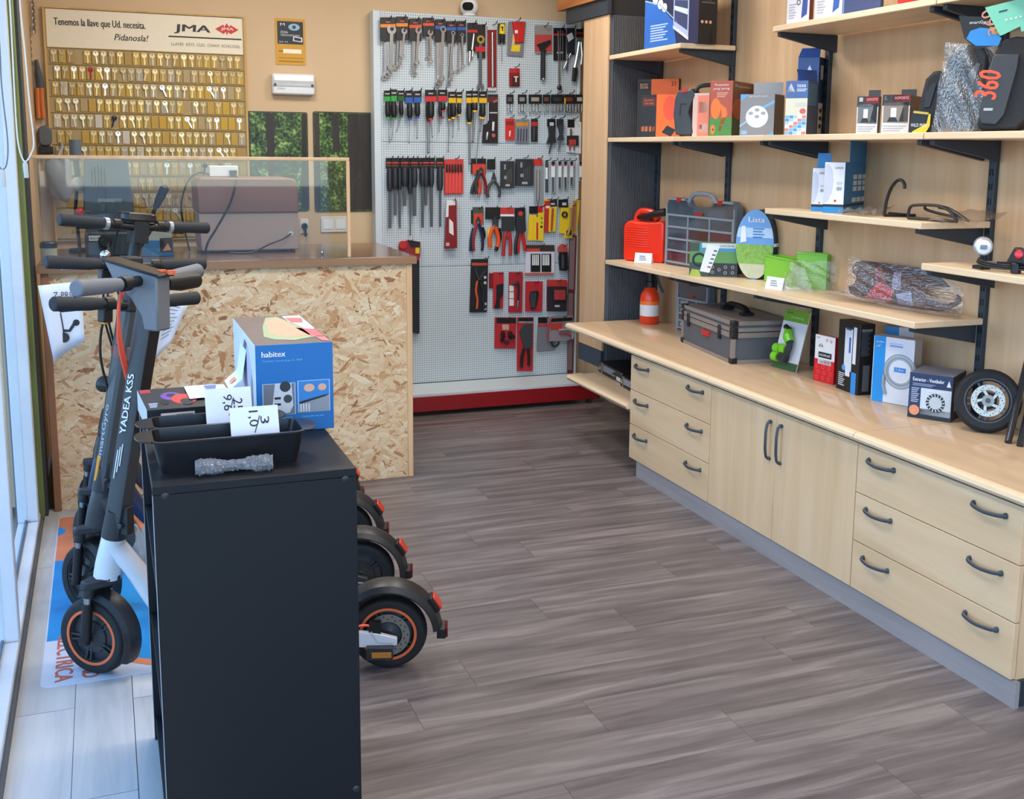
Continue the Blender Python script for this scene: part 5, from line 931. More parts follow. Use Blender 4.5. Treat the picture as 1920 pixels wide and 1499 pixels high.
for i in range(9): p.disc('F', .15+.3*(i % 3)+.07*(i//3 % 2), .08+.12*(i//3), .07, C_('f0555a'), ri=.05)
p.done()
p = Pkg('water_filter_box', 'tall black box with a white water filter picture', 'box', (1567, 727), (1607, 742), 598, WZ, [C_('17181c'), C_('121316')], xside=1634)
p.rect('F', .32, .3, .66, .9, C_('dfe5ec')).rect('F', .7, .42, .84, .94, C_('e8ecf2')).rect('F', .52, .56, .6, .78, C_('2f66b0'), off=.0012).rect('F', .36, .88, .6, .91, C_('2c4c7a'), off=.0012).rect('F', .4, .22, .6, .3, C_('e8ecf2')).disc('F', .32, .33, .08, C_('5aa0dc')).rect('F', .68, 0, .9, .3, C_('2a8fd8')).lines('F', .1, .06, .38, .26, 7, C_('c8ccd2'))
O, X_, Y_, N_ = p.face('F'); put_text(p.mb('lettering'), 'AQUAMATIC', O+X_*.86+Y_*.03, Y_.normalized(), -X_.normalized(), .22*p.h, .12*p.w, C_('0e2c4c'), -.0013)
p.lines('R', .1, .55, .7, .9, 14, C_('4c5560')).rect('R', .3, .05, .75, .42, C_('585c60')).text('R', 'DECALCIFICADOR', .1, .9, .8, .93, C_('cfd6de')).done()
p = Pkg('shower_hose_box', 'white and blue box standing behind the shower hose box', 'box', (1652, 735), (1722, 742), 611, WZ, [C_('d6d0d4'), C_('b7a69a')], depth=.05); p.rect('F', 0, .6, .38, 1, C_('2a8fd0')).done()
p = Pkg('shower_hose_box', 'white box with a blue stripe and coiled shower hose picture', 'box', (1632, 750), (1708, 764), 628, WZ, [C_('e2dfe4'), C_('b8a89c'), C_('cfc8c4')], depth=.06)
p.rect('F', .02, 0, .3, 1, C_('1f8fd8')).text('F', 'neofer', .07, .9, .27, .93, WHITE).poly('F', [(.06, .84), (.2, .88), (.14, .83)], WHITE).text('F', 'FLEXO DE DUCHA', .4, .9, .72, .915, C_('3b5aa8')).rect('F', .4, .86, .72, .885, C_('7f9fd8'))
O, X_, Y_, N_ = p.face('F'); m_ = p.mb('hose_picture')
for k in range(4): m_.ringprism(circ(O+X_*.68+Y_*.5, X_.normalized(), Y_.normalized(), (.4-.035*k)*p.w, 28), circ(O+X_*.68+Y_*.5, X_.normalized(), Y_.normalized(), (.375-.035*k)*p.w, 28), N_*(.001), mat(('8f979d', 'a9b0b5', '7c848a', '9aa2a8')[k], .4))
m_.tube([O+X_*.3+Y_*.42+N_*.001, O+X_*.3+Y_*.25+N_*.001, O+X_*.36+Y_*.13+N_*.001], .008, mat('9aa2a8', .4), 6)
p.rect('F', .54, .49, .82, .56, C_('2f86d0'), off=.0014).text('F', '1,5m', .59, .505, .77, .545, WHITE, off=.002).done()
p = Pkg('extractor_box', 'dark blue box with a white round extractor fan picture', 'box', (1701, 781), (1782, 793), 697, WZ, [C_('2c3c5c'), C_('2a3040'), C_('7f8494')], xside=1805)
p.rect('F', .0, 0, 1, .22, C_('262a34')).rect('F', .28, .09, .98, .68, C_('d4d8dc')).disc('F', .63, .38, .22, C_('2b3036'), ri=.15, off=.0016).disc('F', .63, .38, .15, C_('c4c8cc'), off=.0014).disc('F', .15, .17, .12, C_('e8946a'), off=.0012).text('F', 'Extractor - Ventilador', .08, .82, .8, .9, WHITE, bold=.0008).lines('F', .06, .34, .24, .68, 8, C_('aab4c8')).lines('F', .08, .71, .6, .78, 2, C_('93a0b8')).poly('F', [(.86, .76), (.96, .76), (.91, .9)], WHITE)
for k in range(9): p.rect('F', .3, .13+.058*k, .96, .135+.058*k, C_('b9bdc2'), off=.0012)
for k in range(16):
    a_ = k*2*math.pi/16; O, X_, Y_, N_ = p.face('F'); x_, y_ = X_.normalized(), Y_.normalized(); c0 = O+X_*.63+Y_*.38; p.mb('fan_slots').prism([c0+(x_*math.cos(a_+j)+y_*math.sin(a_+j))*r_*p.w for j, r_ in ((0, .155), (.12, .155), (.2, .215), (.08, .215))], N_*.002, C_('d4d8dc'))
p.lines('R', .15, .55, .8, .85, 5, C_('5c6478')).rect('R', .2, .2, .6, .45, C_('a8a8a8')).done()
# spare wheel leaning on the panel
G0 = onz(1843, 814, WZ); Cw = V((G0.x+.02, G0.y+.0, 0)); cpx = ray(1852, 752); k = (G0.length/ math.hypot(cpx.x, cpx.y)) if False else math.hypot(G0.x, G0.y)/math.hypot(cpx.x, cpx.y)
Cw = CAM+cpx*(k*1.012); R_ = (Cw.z-WZ)*1.03
ax = V((-.66, -.72, .22)).normalized()
def wheel(parent, o, axis, R, w_, rimcol, ringcol=None, disc=True, name='wheel', spokes=5, tread=None):
    """tyre, rim, spokes, hub and brake disc; the disc sits on the +axis side"""
    A_ = V(axis).normalized(); u = (V((0, 0, 1))-A_*A_.z).normalized(); v_ = A_.cross(u); o = V(o)
    rt = R*.30
    s = MB(); prof = []
    for i in range(13):
        q = -1.25+2.5*i/12; prof.append((R-rt*.5+rt*.5*math.cos(q*1.15)-(.0), math.sin(q*1.15)*w_/2))
    prof = [(R*.70, -w_*.42)]+prof+[(R*.70, w_*.42)]
    s.lathe(prof, o, A_, RUBBER, 40, closed=True); W_ = s.build('tyre' if parent else name, parent); 
    s = MB(); s.lathe([(R*.72, -w_*.36), (R*.72, w_*.36), (R*.66, w_*.36), (R*.62, w_*.2), (R*.62, -w_*.2), (R*.66, -w_*.36)], o, A_, rimcol, 36, closed=True); s.build('rim', parent)
    if ringcol:
        for sg in (1, -1): s = MB(); s.lathe([(R*.735, w_*.40*sg), (R*.67, w_*.40*sg), (R*.67, w_*.44*sg), (R*.735, w_*.44*sg)], o, A_, ringcol, 36, closed=True); s.build('rim_ring', parent)
    for i in range(spokes):
        q = 2*math.pi*i/spokes+.4; Dd = u*math.cos(q)+v_*math.sin(q); T_ = A_.cross(Dd); s = MB()
        for e_ in (-1, 1):
            c0 = o+Dd*R*.2+T_*(e_*R*.05); c1 = o+Dd*R*.64+T_*(e_*R*.09); s.prism([c0-T_*R*.035-A_*w_*.16, c0+T_*R*.035-A_*w_*.16, c1+T_*R*.03-A_*w_*.16, c1-T_*R*.03-A_*w_*.16], A_*w_*.32, rimcol)
        s.build('spoke', parent)
    s = MB(); s.lathe([(0, -w_*.4), (R*.24, -w_*.4), (R*.27, -w_*.25), (R*.27, w_*.25), (R*.2, w_*.42), (R*.08, w_*.45), (R*.08, w_*.62), (0, w_*.62)], o, A_, rimcol, 22); s.build('hub', parent)
    if disc:
        s = MB(); dc = o+A_*w_*.5; n = 30
        s.ringprism(circ(dc, u, v_, R*.5, n), circ(dc, u, v_, R*.33, n), A_*.003, mat('b3aca0', .35, .6))
        for i in range(5):
            q = 2*math.pi*i/5; D0 = u*math.cos(q)+v_*math.sin(q); D1 = u*math.cos(q+.45)+v_*math.sin(q+.45); T_ = A_.cross(D0); s.prism([dc+D0*R*.12-T_*R*.05, dc+D0*R*.12+T_*R*.05, dc+D1*R*.36+T_*R*.05, dc+D1*R*.36-T_*R*.06], A_*.003, mat('b3aca0', .35, .6))
        s.lathe([(R*.08, 0), (R*.18, 0), (R*.18, .004), (R*.08, .004)], dc, A_, mat('8f8a80', .4, .6), 18, closed=True); s.build('brake_disc', parent)
        s = MB()
        for i in range(30):
            q = 2*math.pi*i/30; rr = R*(.37+.09*((i*2) % 3)/2); c0 = dc+(u*math.cos(q)+v_*math.sin(q))*rr; s.prism(circ(c0, u, v_, R*.018, 6), A_*.0036, mat('3a3834', .7))
        s.build('disc_holes', parent)['kind'] = 'stuff'
t = thing('spare_wheel', 'loose black scooter wheel with brake disc leaning on the panel', 'wheel', (Cw.x, Cw.y, WZ)); wheel(t, Cw, ax, .118 if not .1 < R_ < .15 else R_, .055, mat('4a4c50', .4, .4))
for i, (x0, y0, x1, y1, r_, lab) in enumerate(((1890, 832, 1921, 700, .0115, 'black tube leaning on the panel next to the spare wheel'), (1912, 838, 1930, 760, .011, 'second black tube beside the leaning one'))):
    a_ = onz(x0, y0, WZ); b_ = onx(x1, y1, XB-.035)
    s = MB(); d_ = (b_-a_).normalized(); s.tube([a_+V((0, 0, r_*.4)), a_+d_*.42], r_, mat('2b2e33', .3), 12); tag(s.build('metal_tube'), lab, 'tube')
# ---- boxes on the low shelf under the worktop end
for i, (bl, br, lab) in enumerate((((1122, 697), (1168, 722), 'flat black box with white print on the low shelf'), ((1163, 724), (1196, 742), 'second flat black box against the drawer unit'))):
    z = zl+.0145; p = Pkg('flat_box', lab, 'box', bl, br, 0, z, [C_('15171b')], h=.062, depth=.2)
    p.rect('F', .14, 0, .16, 1, C_('cfc49a')).poly('F', [(.04, .3), (.09, .3), (.065, .7)], C_('efe9d8')).lines('F', .2, .3, .68, .85, 4, C_('c2c8d0')).rect('F', .74, .1, .9, .45, C_('e6e6e8')).rect('F', .93, .1, .96, .9, C_('e6dfc8')).done()
# ---- lower wall shelf, boards at about z 1.0
SZ = lambda px: 0.9955+ (.0235)*(px-1135)/581
z = SZ(1200); A = onz(1167, 488, z); B = onz(1243, 494, z); D = V((B.x-A.x, B.y-A.y, 0)); w = D.length; D.normalize(); f = Fr(A, D, (-D.y, D.x, 0)); h = zat(1175, 398, A)-z
t = thing('jerry_can', 'red plastic jerry can with a black spout', 'jerry can', f((w/2, .06, 0))); CR = mat('e8321a', .3)
out = [(.012, 0), (w-.012, 0), (w, .015), (w, h*.8), (w-.012, h*.86), (w*.78, h*.9), (w*.70, h*.92), (w*.66, h*1.0), (w*.32, h*1.04), (w*.24, h*.98), (w*.18, h*.84), (w*.06, h*.8), (0, h*.7), (0, .015)]
hole = [(w*.36, h*.84), (w*.62, h*.84), (w*.6, h*.93), (w*.36, h*.95)]
b = MB(f); b.prism([(x, 0, q) for x, q in out[:4]+out[4:5]+[(w*.62, h*.82), (w*.3, h*.82)]+out[10:]], (0, .12, 0), CR); b.build('body', t, bevel=.014, seg=4)
b = MB(f); b.tube(curve([(w*.2, .06, h*.78), (w*.25, .06, h*.96), (w*.36, .06, h*1.02), (w*.6, .06, h*.99), (w*.72, .06, h*.86)], 5), .021, CR, 10); b.build('handle', t)
b = MB(f)
for k in range(9): b.box((w*.07, -.003, h*(.3+.048*k)), (w*.62, .004, h*(.3+.048*k)+.005), CR)
b.build('ribs', t, bevel=.002); b = MB(f); b.tube([(w*.3, .03, h*.9), (w*.62, .0, h*.955), (w*.8, -.005, h*1.0), (w*1.02, .0, h*1.04)], [.011, .014, .02, .022], BLACK, 12); b.lathe([(.024, 0), (.024, .03), (0, .03)], f((w*.84, .06, h*.82)), (0, 0, 1), BLACK, 14) if False else None; b.build('spout', t)
def price_tag(pts, z0, lab, off=.03):
    a_, b_ = onz(*pts[0], z0), onz(*pts[1], z0); D_ = (b_-a_); w_ = D_.length; D_.normalize(); F_ = Fr(a_, D_, (-D_.y, D_.x, 0)); h_ = zat(pts[2][0], pts[2][1], a_)-z0
    t_ = thing('price_tag', lab, 'price tag', F_((w_/2, .01, 0))); s_ = MB(F_); s_.prism([(0, 0, 0), (0, .012, h_), (0, .0126, h_), (0, .0006, 0)], (w_, 0, 0), PAPER); s_.prism([(0, .012, h_), (0, .028, .0), (0, .0286, .0), (0, .0128, h_)], (w_, 0, 0), PAPER); s_.build('card', t_)
    s_ = MB(F_); q_ = math.atan2(.012, h_)
    for i_ in range(3): s_.box((w_*.28, .012*(.3+.18*i_)-.0012, h_*(.3+.18*i_)), (w_*(.7-.05*i_), .012*(.3+.18*i_)-.0004, h_*(.36+.18*i_)), mat('6a6e7c', .7))
    s_.build('writing', t_)
price_tag(((1189, 493), (1221, 495), (1190, 474)), SZ(1200), 'white price tag in front of the jerry can')
z = SZ(1300); A = onz(1247, 494, z);  D = V((math.sin(math.radians(5)), -math.cos(math.radians(5)), 0)); w = hit(A, D, 1377, 440); f = Fr(A, D, (-D.y, D.x, 0)); h = zat(1255, 370, A)-z
RM = mat('8c3a44', .5); organiser('parts_case', 'large grey compartment case standing beside the jerry can', f, w, h, .05, 4, 3, h*.24, reds=((1, 2, RM), (2, 2, RM), (1, 1, RM), (0, 0, RM), (1, 0, RM)))
z = SZ(1340); p = Pkg('hose_fitting_box', 'green and black box of hose fittings with a white price card', 'box', (1292, 518), (1382, 521), 455, z, [C_('3b4a38'), C_('2c3a30'), C_('5f7a58')], depth=.1)
p.rect('F', 0, .42, 1, .75, C_('5f8f48')).rect('F', .2, .75, 1, 1, C_('3f8fb0')).rect('F', .25, .86, 1, 1, C_('d2d8d4'), off=.0009).text('F', 'GARDENA', .62, .89, .92, .96, INK).disc('F', .2, .5, .15, C_('15181a'), ri=.1).rect('F', .4, .04, .98, .4, C_('24272a'), off=.0008)
for u, v in ((.48, .3), (.48, .14), (.62, .22), (.75, .3), (.75, .13), (.9, .3), (.9, .14)): p.disc('F', u, v, .035, C_('9a8f86'), ri=.02, off=.0012)
p.poly('F', [(.0, 0), (.25, 0), (.2, .2), (.05, .22)], C_('a8b84a')).poly('F', [(.36, .95), (.62, .9), (.42, .12), (.22, .16)], C_('e9e9ee'), 'price_card', .004)
O, X_, Y_, N_ = p.face('F')
for k in range(5): p.mb('writing').prism([O+X_*(.50-.03*k)+Y_*(.80-.12*k)+N_*.0045, O+X_*(.57-.03*k)+Y_*(.79-.12*k)+N_*.0045, O+X_*(.565-.03*k)+Y_*(.745-.12*k)+N_*.0045, O+X_*(.495-.03*k)+Y_*(.755-.12*k)+N_*.0045], N_*.0006, mat('5a5e6c' if k < 4 else 'b04a44', .6))
p.done()
# hose coil with oval card
z = SZ(1420); A = onz(1412, 524, z); top = zat(1412, 393, A); hh = top-z; D = V((.62, -.78, 0)).normalized(); N = V((-D.y, D.x, 0)); Cc = A+V((0, 0, hh/2)); wR = .5*hit(A-D*.0, D, 1448, 460)*1.0; wL = -hit(A, D, 1377, 460); rw = (2*wR+wL)/2
t = thing('hose_coil', 'coil of dark green garden hose behind an oval grass and sky card', 'garden hose', A)
s = MB()
s.prism(circ(Cc, D, (0, 0, 1), rw, 36, hh/2), N*.003, mat('6fa0d8', .4)); s.build('card', t)
def half(z0, z1, col, k):
    pts_ = []
    for i in range(25):
        q = z0+(z1-z0)*i/24; pts_.append((q, rw*math.sqrt(max(0, 1-(q*2-1)**2))*.985))
    P_ = [A+D*x_-N*(.0006*k)+V((0, 0, q*hh)) for q, x_ in pts_]+[A-D*x_-N*(.0006*k)+V((0, 0, q*hh)) for q, x_ in reversed(pts_)]
    return MB().prism(P_, -N*.0005, col)
GRASS = mat('86b04a', .5, noise=.5, scale=60); half(.02, .5, GRASS, 1).build('grass_print', t); half(.02, .22, mat('c9c6a4', .4, noise=.2), 2).build('lower_print', t); half(.6, .74, mat('b9d2ea', .5, noise=.2), 1).build('cloud_print', t)
s = MB(); put_text(s, 'Lista', A-D*(rw*.35)-N*.003+V((0, 0, hh*.82)), D, V((0, 0, 1)), rw*.85, hh*.075, WHITE, .0008, 0, .001); s.prism([A+D*a_-N*.003+V((0, 0, hh*b_)) for a_, b_ in ((-rw*.75, .52), (-rw*.42, .54), (-rw*.5, .76), (-rw*.7, .76))], -N*.0006, WHITE)
for k in range(4): s.prism([A+D*a_-N*.003+V((0, 0, hh*b_)) for a_, b_ in ((-rw*.1, .72-.04*k), (rw*(.5-.1*(k % 2)), .72-.04*k), (rw*(.5-.1*(k % 2)), .735-.04*k), (-rw*.1, .735-.04*k))], -N*.0006, mat('3f78c0', .5))
s.build('lettering', t)
for k in range(5):
    s = MB(); cc = Cc+N*(.02+.027*k)+V((0, 0, 0)); s.tube([cc+D*(rw*.93*math.cos(q))+V((0, 0, hh*.455*math.sin(q))) for q in [i*2*math.pi/32 for i in range(33)]], .0125, mat('1d2e2a', .4), 8, caps=False); s.build('hose_loop', t)
s = MB(); q = Cc+D*rw*.93; s.box((-.016, -.002, -.011), (.002, .112, .011), OFFWHITE) if False else None
sb = MB(Fr(q, D, N, (0, 0, 1))); sb.box((-.018, .004, -.008), (.016, .145, .008), OFFWHITE); sb.build('strap', t, bevel=.004)
# green planter set in clear film
z = SZ(1500); t = thing('planter_set', 'light green plastic planters wrapped in clear film', 'planter', onz(1495, 545, z)); LG = mat('84c83c', .35)
for (x0, y0, x1, y1, yt, dep) in ((1437, 527, 1490, 541, 477, .07), (1497, 540, 1553, 545, 473, .045)):
    A = onz(x0, y0, z); B = onz(x1, y1, z); A.y += .02; B.y += .02; D = V((B.x-A.x, B.y-A.y, 0)); w = D.length; D.normalize(); F_ = Fr(A, D, (-D.y, D.x, 0)); h = zat(x0, yt, A)-z
    s = MB(F_); th = .004; s.box((0, 0, 0), (w, th, h), LG); s.box((0, dep, 0), (w, dep+th, h), LG); s.box((0, 0, 0), (th, dep, h*.98), LG); s.box((w-th, 0, 0), (w, dep, h*.98), LG); s.box((0, 0, 0), (w, dep, th), LG); s.box((-.004, -.004, h-.008), (w+.004, .002, h), LG); s.build('planter_wall', t, bevel=.003)
FILM = glassy('clear_film', (.98, .99, .98), .22, .08, .02, 'f4f8f4')
def film(name, pts_, parent, seed, amp=.006, nx=26, nz=16, mt=None):
    """crumpled sheet spanned over four corners"""
    r_ = random.Random(seed); a_, b_, c_, d_ = [V(q) for q in pts_]; n_ = (b_-a_).cross(d_-a_).normalized(); vs_ = []
    wv = [(r_.uniform(4, 22), r_.uniform(4, 22), r_.uniform(0, 6), r_.uniform(.3, 1)) for _ in range(7)]
    for j in range(nz+1):
        for i in range(nx+1):
            u, v = i/nx, j/nz; p_ = (a_*(1-u)+b_*u)*(1-v)+(d_*(1-u)+c_*u)*v; vs_.append(p_+n_*amp*sum(m_*math.sin(x_*u+y_*v+q_) for x_, y_, q_, m_ in wv)/2)
    m__ = MB(); m__.add(vs_, [(j*(nx+1)+i, j*(nx+1)+i+1, (j+1)*(nx+1)+i+1, (j+1)*(nx+1)+i) for j in range(nz) for i in range(nx)], mt or FILM); return m__.build(name, parent, smooth=25)
film('film_wrap', [onz(1470, 545, z)+V((0, -.01, .002)), onz(1568, 546, z)+V((0, -.005, .002)), onz(1565, 546, z)+V((0, .0, .13)), onz(1478, 540, z)+V((0, -.004, .125))], t, 5, .007)
film('film_wrap', [onz(1452, 545, z)+V((-.01, -.03, .002)), onz(1520, 548, z)+V((0, -.02, .002)), onz(1505, 546, z)+V((0, .0, .11)), onz(1470, 540, z)+V((0, -.004, .07))], t, 8, .008)
price_tag(((1434, 541), (1466, 546), (1437, 518)), SZ(1440), 'white price tag in front of the green planters')
# printed deck plate in bubble wrap, leaning against the panel
z = SZ(1690)
def dp(x, y, d_=0):
    """point of the leaning plate: foot near the shelf front, head against the wall"""
    r = ray(x, y); n_ = V((.86, .05, -.42)).normalized() if False else PLN; k = (PLO-CAM).dot(n_)/r.dot(n_); return CAM+r*k-n_*d_
a_ = onz(1610, 566, z)+V((.0, 0, .004)); b_ = onz(1790, 588, z)+V((0, 0, .004)); L_ = (b_-a_).normalized(); upv = V((.52, .12, .85)).normalized(); PLN = L_.cross(upv).normalized(); PLO = a_
t = thing('deck_plate', 'printed dark scooter deck plate wrapped in bubble film', 'deck plate', (a_+b_)/2)
outl = [(1591, 536), (1600, 533), (1606, 524), (1604, 514), (1597, 511), (1597, 503), (1604, 492), (1618, 489), (1660, 493), (1725, 503), (1790, 524), (1803, 535), (1806, 552), (1798, 568), (1780, 580), (1758, 583), (1737, 579), (1735, 562), (1778, 570), (1792, 562), (1795, 548), (1782, 538), (1738, 534), (1733, 545), (1735, 561), (1736, 579), (1700, 572), (1640, 562), (1605, 556), (1592, 548)]
s = MB(); s.prism([dp(x, y) for x, y in outl], PLN*.005 if PLN.dot(CAM-PLO) < 0 else -PLN*.005, mat('322b3a', .4, noise=.5, scale=28)); s.build('plate', t)
sg = -1 if PLN.dot(CAM-PLO) < 0 else 1
def dpat(pts_, mt, k=1): return MB().prism([dp(x, y)+PLN*sg*.0006*k for x, y in pts_], PLN*sg*.0006, mt)
dpat([(1620, 560), (1645, 530), (1662, 535), (1676, 545), (1668, 567), (1640, 562)], mat('c02a44', .4, noise=.3, scale=50)).build('print', t)
dpat([(1640, 505), (1652, 500), (1660, 530), (1642, 532)], mat('7c2c40', .4, noise=.4, scale=50)).build('print', t); dpat([(1676, 510), (1690, 512), (1688, 545), (1672, 540)], mat('8a92b0', .4, noise=.5, scale=40)).build('print', t); dpat([(1680, 552), (1708, 548), (1712, 575), (1684, 570)], mat('8c9cc0', .4, noise=.4, scale=40)).build('print', t)
film('bubble_wrap', [dp(1587, 556, -.0)+PLN*sg*.012, dp(1806, 592)+PLN*sg*.012, dp(1812, 520)+PLN*sg*.012, dp(1594, 484)+PLN*sg*.012], t, 11, .005, 48, 20, glassy('bubble_film', (.97, .97, .98), .22, .08, .02, 'e8e8f0'))
film('bubble_wrap', [dp(1545, 556)+PLN*sg*.03+V((0, 0, -.0)), onz(1800, 600, z)+V((0, 0, .006)), onz(1790, 588, z)+V((0, 0, .02)), onz(1580, 560, z)+V((0, 0, .03))], t, 12, .004, 40, 6, glassy('bubble_film_low', (.9, .88, .88), .3, .15, .1, 'cbb8b0'))
# ---- shelf with the lamp boxes, z 1.37
z = 1.3705
def lampbox(bl, br, xs, yt, lab):
    p = Pkg('lamp_box', lab, 'box', bl, br, yt, z, [C_('e2e0e6'), C_('1470a8'), C_('1878b0')], X=XF+.06, phi=38, xside=xs)
    p.rect('F', 0, 0, 1, .1, C_('1a7fc0')).rect('F', 0, .1, 1, .16, BLACK).poly('F', [(0, .85), (.2, .93), (.4, .85), (.5, .62), (.42, .38), (.2, .2), (0, .16)], C_('c3c4d2')).text('F', 'GARZA', .5, .86, .92, .91, C_('8a3a3a')).text('F', '18W', .62, .44, .88, .52, INK).text('F', 'E27', .64, .56, .88, .61, C_('8c8c94')).disc('F', .58, .2, .06, RED)
    p.rect('R', 0, .0, 1, .1, C_('1a7fc0')).rect('R', 0, .1, 1, .14, BLACK)
    for i in range(9): p.rect('R', .32+.18*(i % 3), .42+.14*(i//3), .46+.18*(i % 3), .53+.14*(i//3), C_('cfd2d2'))
    for i in range(3): p.rect('R', .32+.18*i, .18, .46+.18*i, .28, C_('cfd2d2'))
    f_ = p.fr; tb = p.mb('hang_tab'); h_ = p.h; tb.prism([f_((0 if i else 0, p.d*.5, h_)) for i in (0,)]+[f_((p.w, p.d*.5, h_)), f_((p.w, p.d*.5, h_+.06)), f_((0, p.d*.5, h_+.06))], f_.y*.002, C_('1878b4')); p.done()
lampbox((1521, 384), (1546, 386), 1562, 315, 'smaller white and blue bulb box behind the front one')
p = Pkg('lamp_box', 'white and blue bulb box with a tall blue back', 'box', (1543, 388), (1581, 391), 304, z, [C_('e2e0e6'), C_('1470a8'), C_('1878b0')], X=XF+.035, phi=38, xside=1629)
p.rect('F', 0, 0, 1, .12, C_('1a7fc0')).rect('F', 0, .12, 1, .17, BLACK).poly('F', [(0, .95), (.2, .97), (.38, .85), (.47, .62), (.4, .38), (.2, .22), (0, .18)], C_('c3c4d2')).text('F', 'GARZA', .5, .87, .92, .91, C_('8a3a3a')).text('F', '18W', .62, .44, .88, .52, INK).text('F', 'E27', .64, .56, .88, .61, C_('8c8c94')).disc('F', .58, .24, .06, RED).rect('R', 0, 0, 1, .12, C_('1a7fc0')).rect('R', 0, .12, 1, .17, BLACK)
for i in range(9): p.rect('R', .32+.18*(i % 3), .42+.12*(i//3), .45+.18*(i % 3), .51+.12*(i//3), C_('cfd2d2'))
for i in range(3): p.rect('R', .3+.18*i, .2, .44+.18*i, .29, C_('cfd2d2'))
f_ = p.fr; p.mb('hang_tab').prism([f_((p.w, p.d*.15, p.h)), f_((p.w, p.d*.98, p.h)), f_((p.w, p.d*.98, p.h+.09)), f_((p.w, p.d*.15, p.h+.09))], f_.x*-.002, C_('1674b0')); p.done()
q = lambda x, y, X: onx(x, y, X)
z3 = 1.3705; s = MB(); X_ = XF+.1; a_ = q(1658, 398, X_); a_.z = z3+.005
s.tube(curve([a_, q(1662, 378, X_), q(1670, 355, X_), q(1681, 340, X_), q(1690, 338, X_), q(1696, 346, X_), q(1696, 354, X_)], 6), .0062, BLACK, 8); s.tube(curve([a_, a_+V((.05, -.02, 0)), a_+V((.12, -.03, .0))], 4), .0062, BLACK, 8); s.tube([a_+V((.12, -.03, 0)), a_+V((.12, .12, 0))], .005, BLACK, 8)
tag(s.build('wall_hook'), 'black bent rubber-coated hook standing on the shelf', 'hook')
t = thing('bottle_rack', 'black bent tube rack lying in a plastic bag on the shelf', 'rack', V((XF+.12, q(1745, 400, XF+.1).y, z3)))
s = MB(); X_ = XF+.07; b0 = q(1703, 400, X_); b0.z = z3+.006; b1 = q(1795, 404, X_); b1.z = z3+.008
s.tube(curve([b0, q(1706, 390, X_), q(1716, 385, X_), q(1750, 385, X_), q(1770, 390, X_), q(1785, 400, X_), b1], 5), .0055, BLACK, 8); s.tube(curve([q(1735, 386, X_), q(1741, 395, X_+.02), V((b0.x+.1, b0.y-.2, z3+.006))], 4), .005, BLACK, 8); s.tube([b0, V((b0.x+.02, (b0.y+b1.y)/2, z3+.006)), b1], .0055, BLACK, 8); s.tube(curve([q(1760, 388, X_), q(1780, 393, X_+.03), b1+V((.04, 0, .004))], 4), .007, BLACK, 8); s.build('tube_frame', t)
film('bag', [V((XF+.05, b0.y-.12, z3+.004)), V((XF+.05, b1.y-.12, z3+.004)), V((XF+.2, b1.y-.1, z3+.045)), V((XF+.2, b0.y-.1, z3+.04))], t, 21, .008, 24, 10, glassy('brown_film', (.85, .8, .74), .2, .15, .2, 'a89482'))
t = thing('plastic_scrap', 'crumpled grey plastic film beside the bulb boxes', 'plastic film', V((XF+.08, q(1630, 393, XF+.08).y, z3)))
yy = q(1630, 393, XF+.08).y; film('film_sheet', [V((XF+.02, yy+.14, z3+.008)), V((XF+.02, yy-.06, z3+.01)), V((XF+.16, yy-.05, z3+.035)), V((XF+.16, yy+.12, z3+.03))], t, 22, .006, 24, 12, glassy('grey_film', (.8, .78, .76), .2, .2, .3, '8f8880'))
# ---- shelf with the bicycle lamp, z 1.23
z4 = 1.2305; X_ = XF+.06; c = onx(1843, 461, X_); t = thing('bicycle_lamp', 'silver round bicycle front lamp with black cable', 'bicycle lamp', V((c.x, c.y, z4)))
D = V((-.62, -.78, -.05)).normalized(); s = MB(); s.lathe([(0, .028), (.024, .03), (.029, .026), (.031, .0), (.026, -.025), (.012, -.04), (0, -.042)], c, D, mat('c6c8cc', .25, .5), 24); s.build('shell', t)
s = MB(); s.lathe([(0, .033), (.018, .032), (.024, .0295)], c, D, mat('eef2f4', .12), 20); u = V((0, 0, 1)); s.prism([c+D*.034+V((.78, -.62, 0))*x+u*y_ for x, y_ in rrect(-.011, -.008, .011, .007, .004, 3)], D*.001, mat('7c868c', .2)); s.build('lens', t)
s = MB(); s.tube([c+V((0, 0, -.028)), V((c.x, c.y, z4+.012))], .007, BLACK, 8); s.box((c.x-.02, c.y-.02, z4), (c.x+.02, c.y+.02, z4+.012), BLACK); s.build('clamp', t)
s = MB()
for k in range(4): e0 = V((c.x-.01+.004*k, c.y-.02, z4+.012+.006*(k % 3))); s.tube(curve([e0, e0+V((-.02, .01, .014)), e0+V((-.03, -.03, .004)), e0+V((.0, -.10, .0)), e0+V((.01, -.17, .004+.003*k)), e0+V((.03, -.10, .006)), e0+V((.02, -.03, .002))], 6), .0035, BLACK, 6)
s.build('cable', t)
c = onx(1908, 465, X_); t = thing('rear_lamp', 'black rear lamp with a red lens at the shelf end', 'bicycle lamp', V((c.x, c.y, z4)))
s = MB(); s.tube([V((c.x, c.y, z4+.0)), V((c.x, c.y, z4+.035))], .016, BLACK, 10); s.prism([V((c.x-.01, c.y+.035, z4+.035)), V((c.x-.01, c.y-.04, z4+.035)), V((c.x-.01, c.y-.035, z4+.075)), V((c.x-.01, c.y+.005, z4+.085))], (.03, 0, 0), CHAR); s.build('body', t, bevel=.004); s = MB(); s.lathe([(0, .012), (.012, .01), (.015, 0)], V((c.x-.011, c.y-.02, z4+.064)), (-.7, -.6, .1), mat('d2202a', .2), 14); s.build('lens', t)
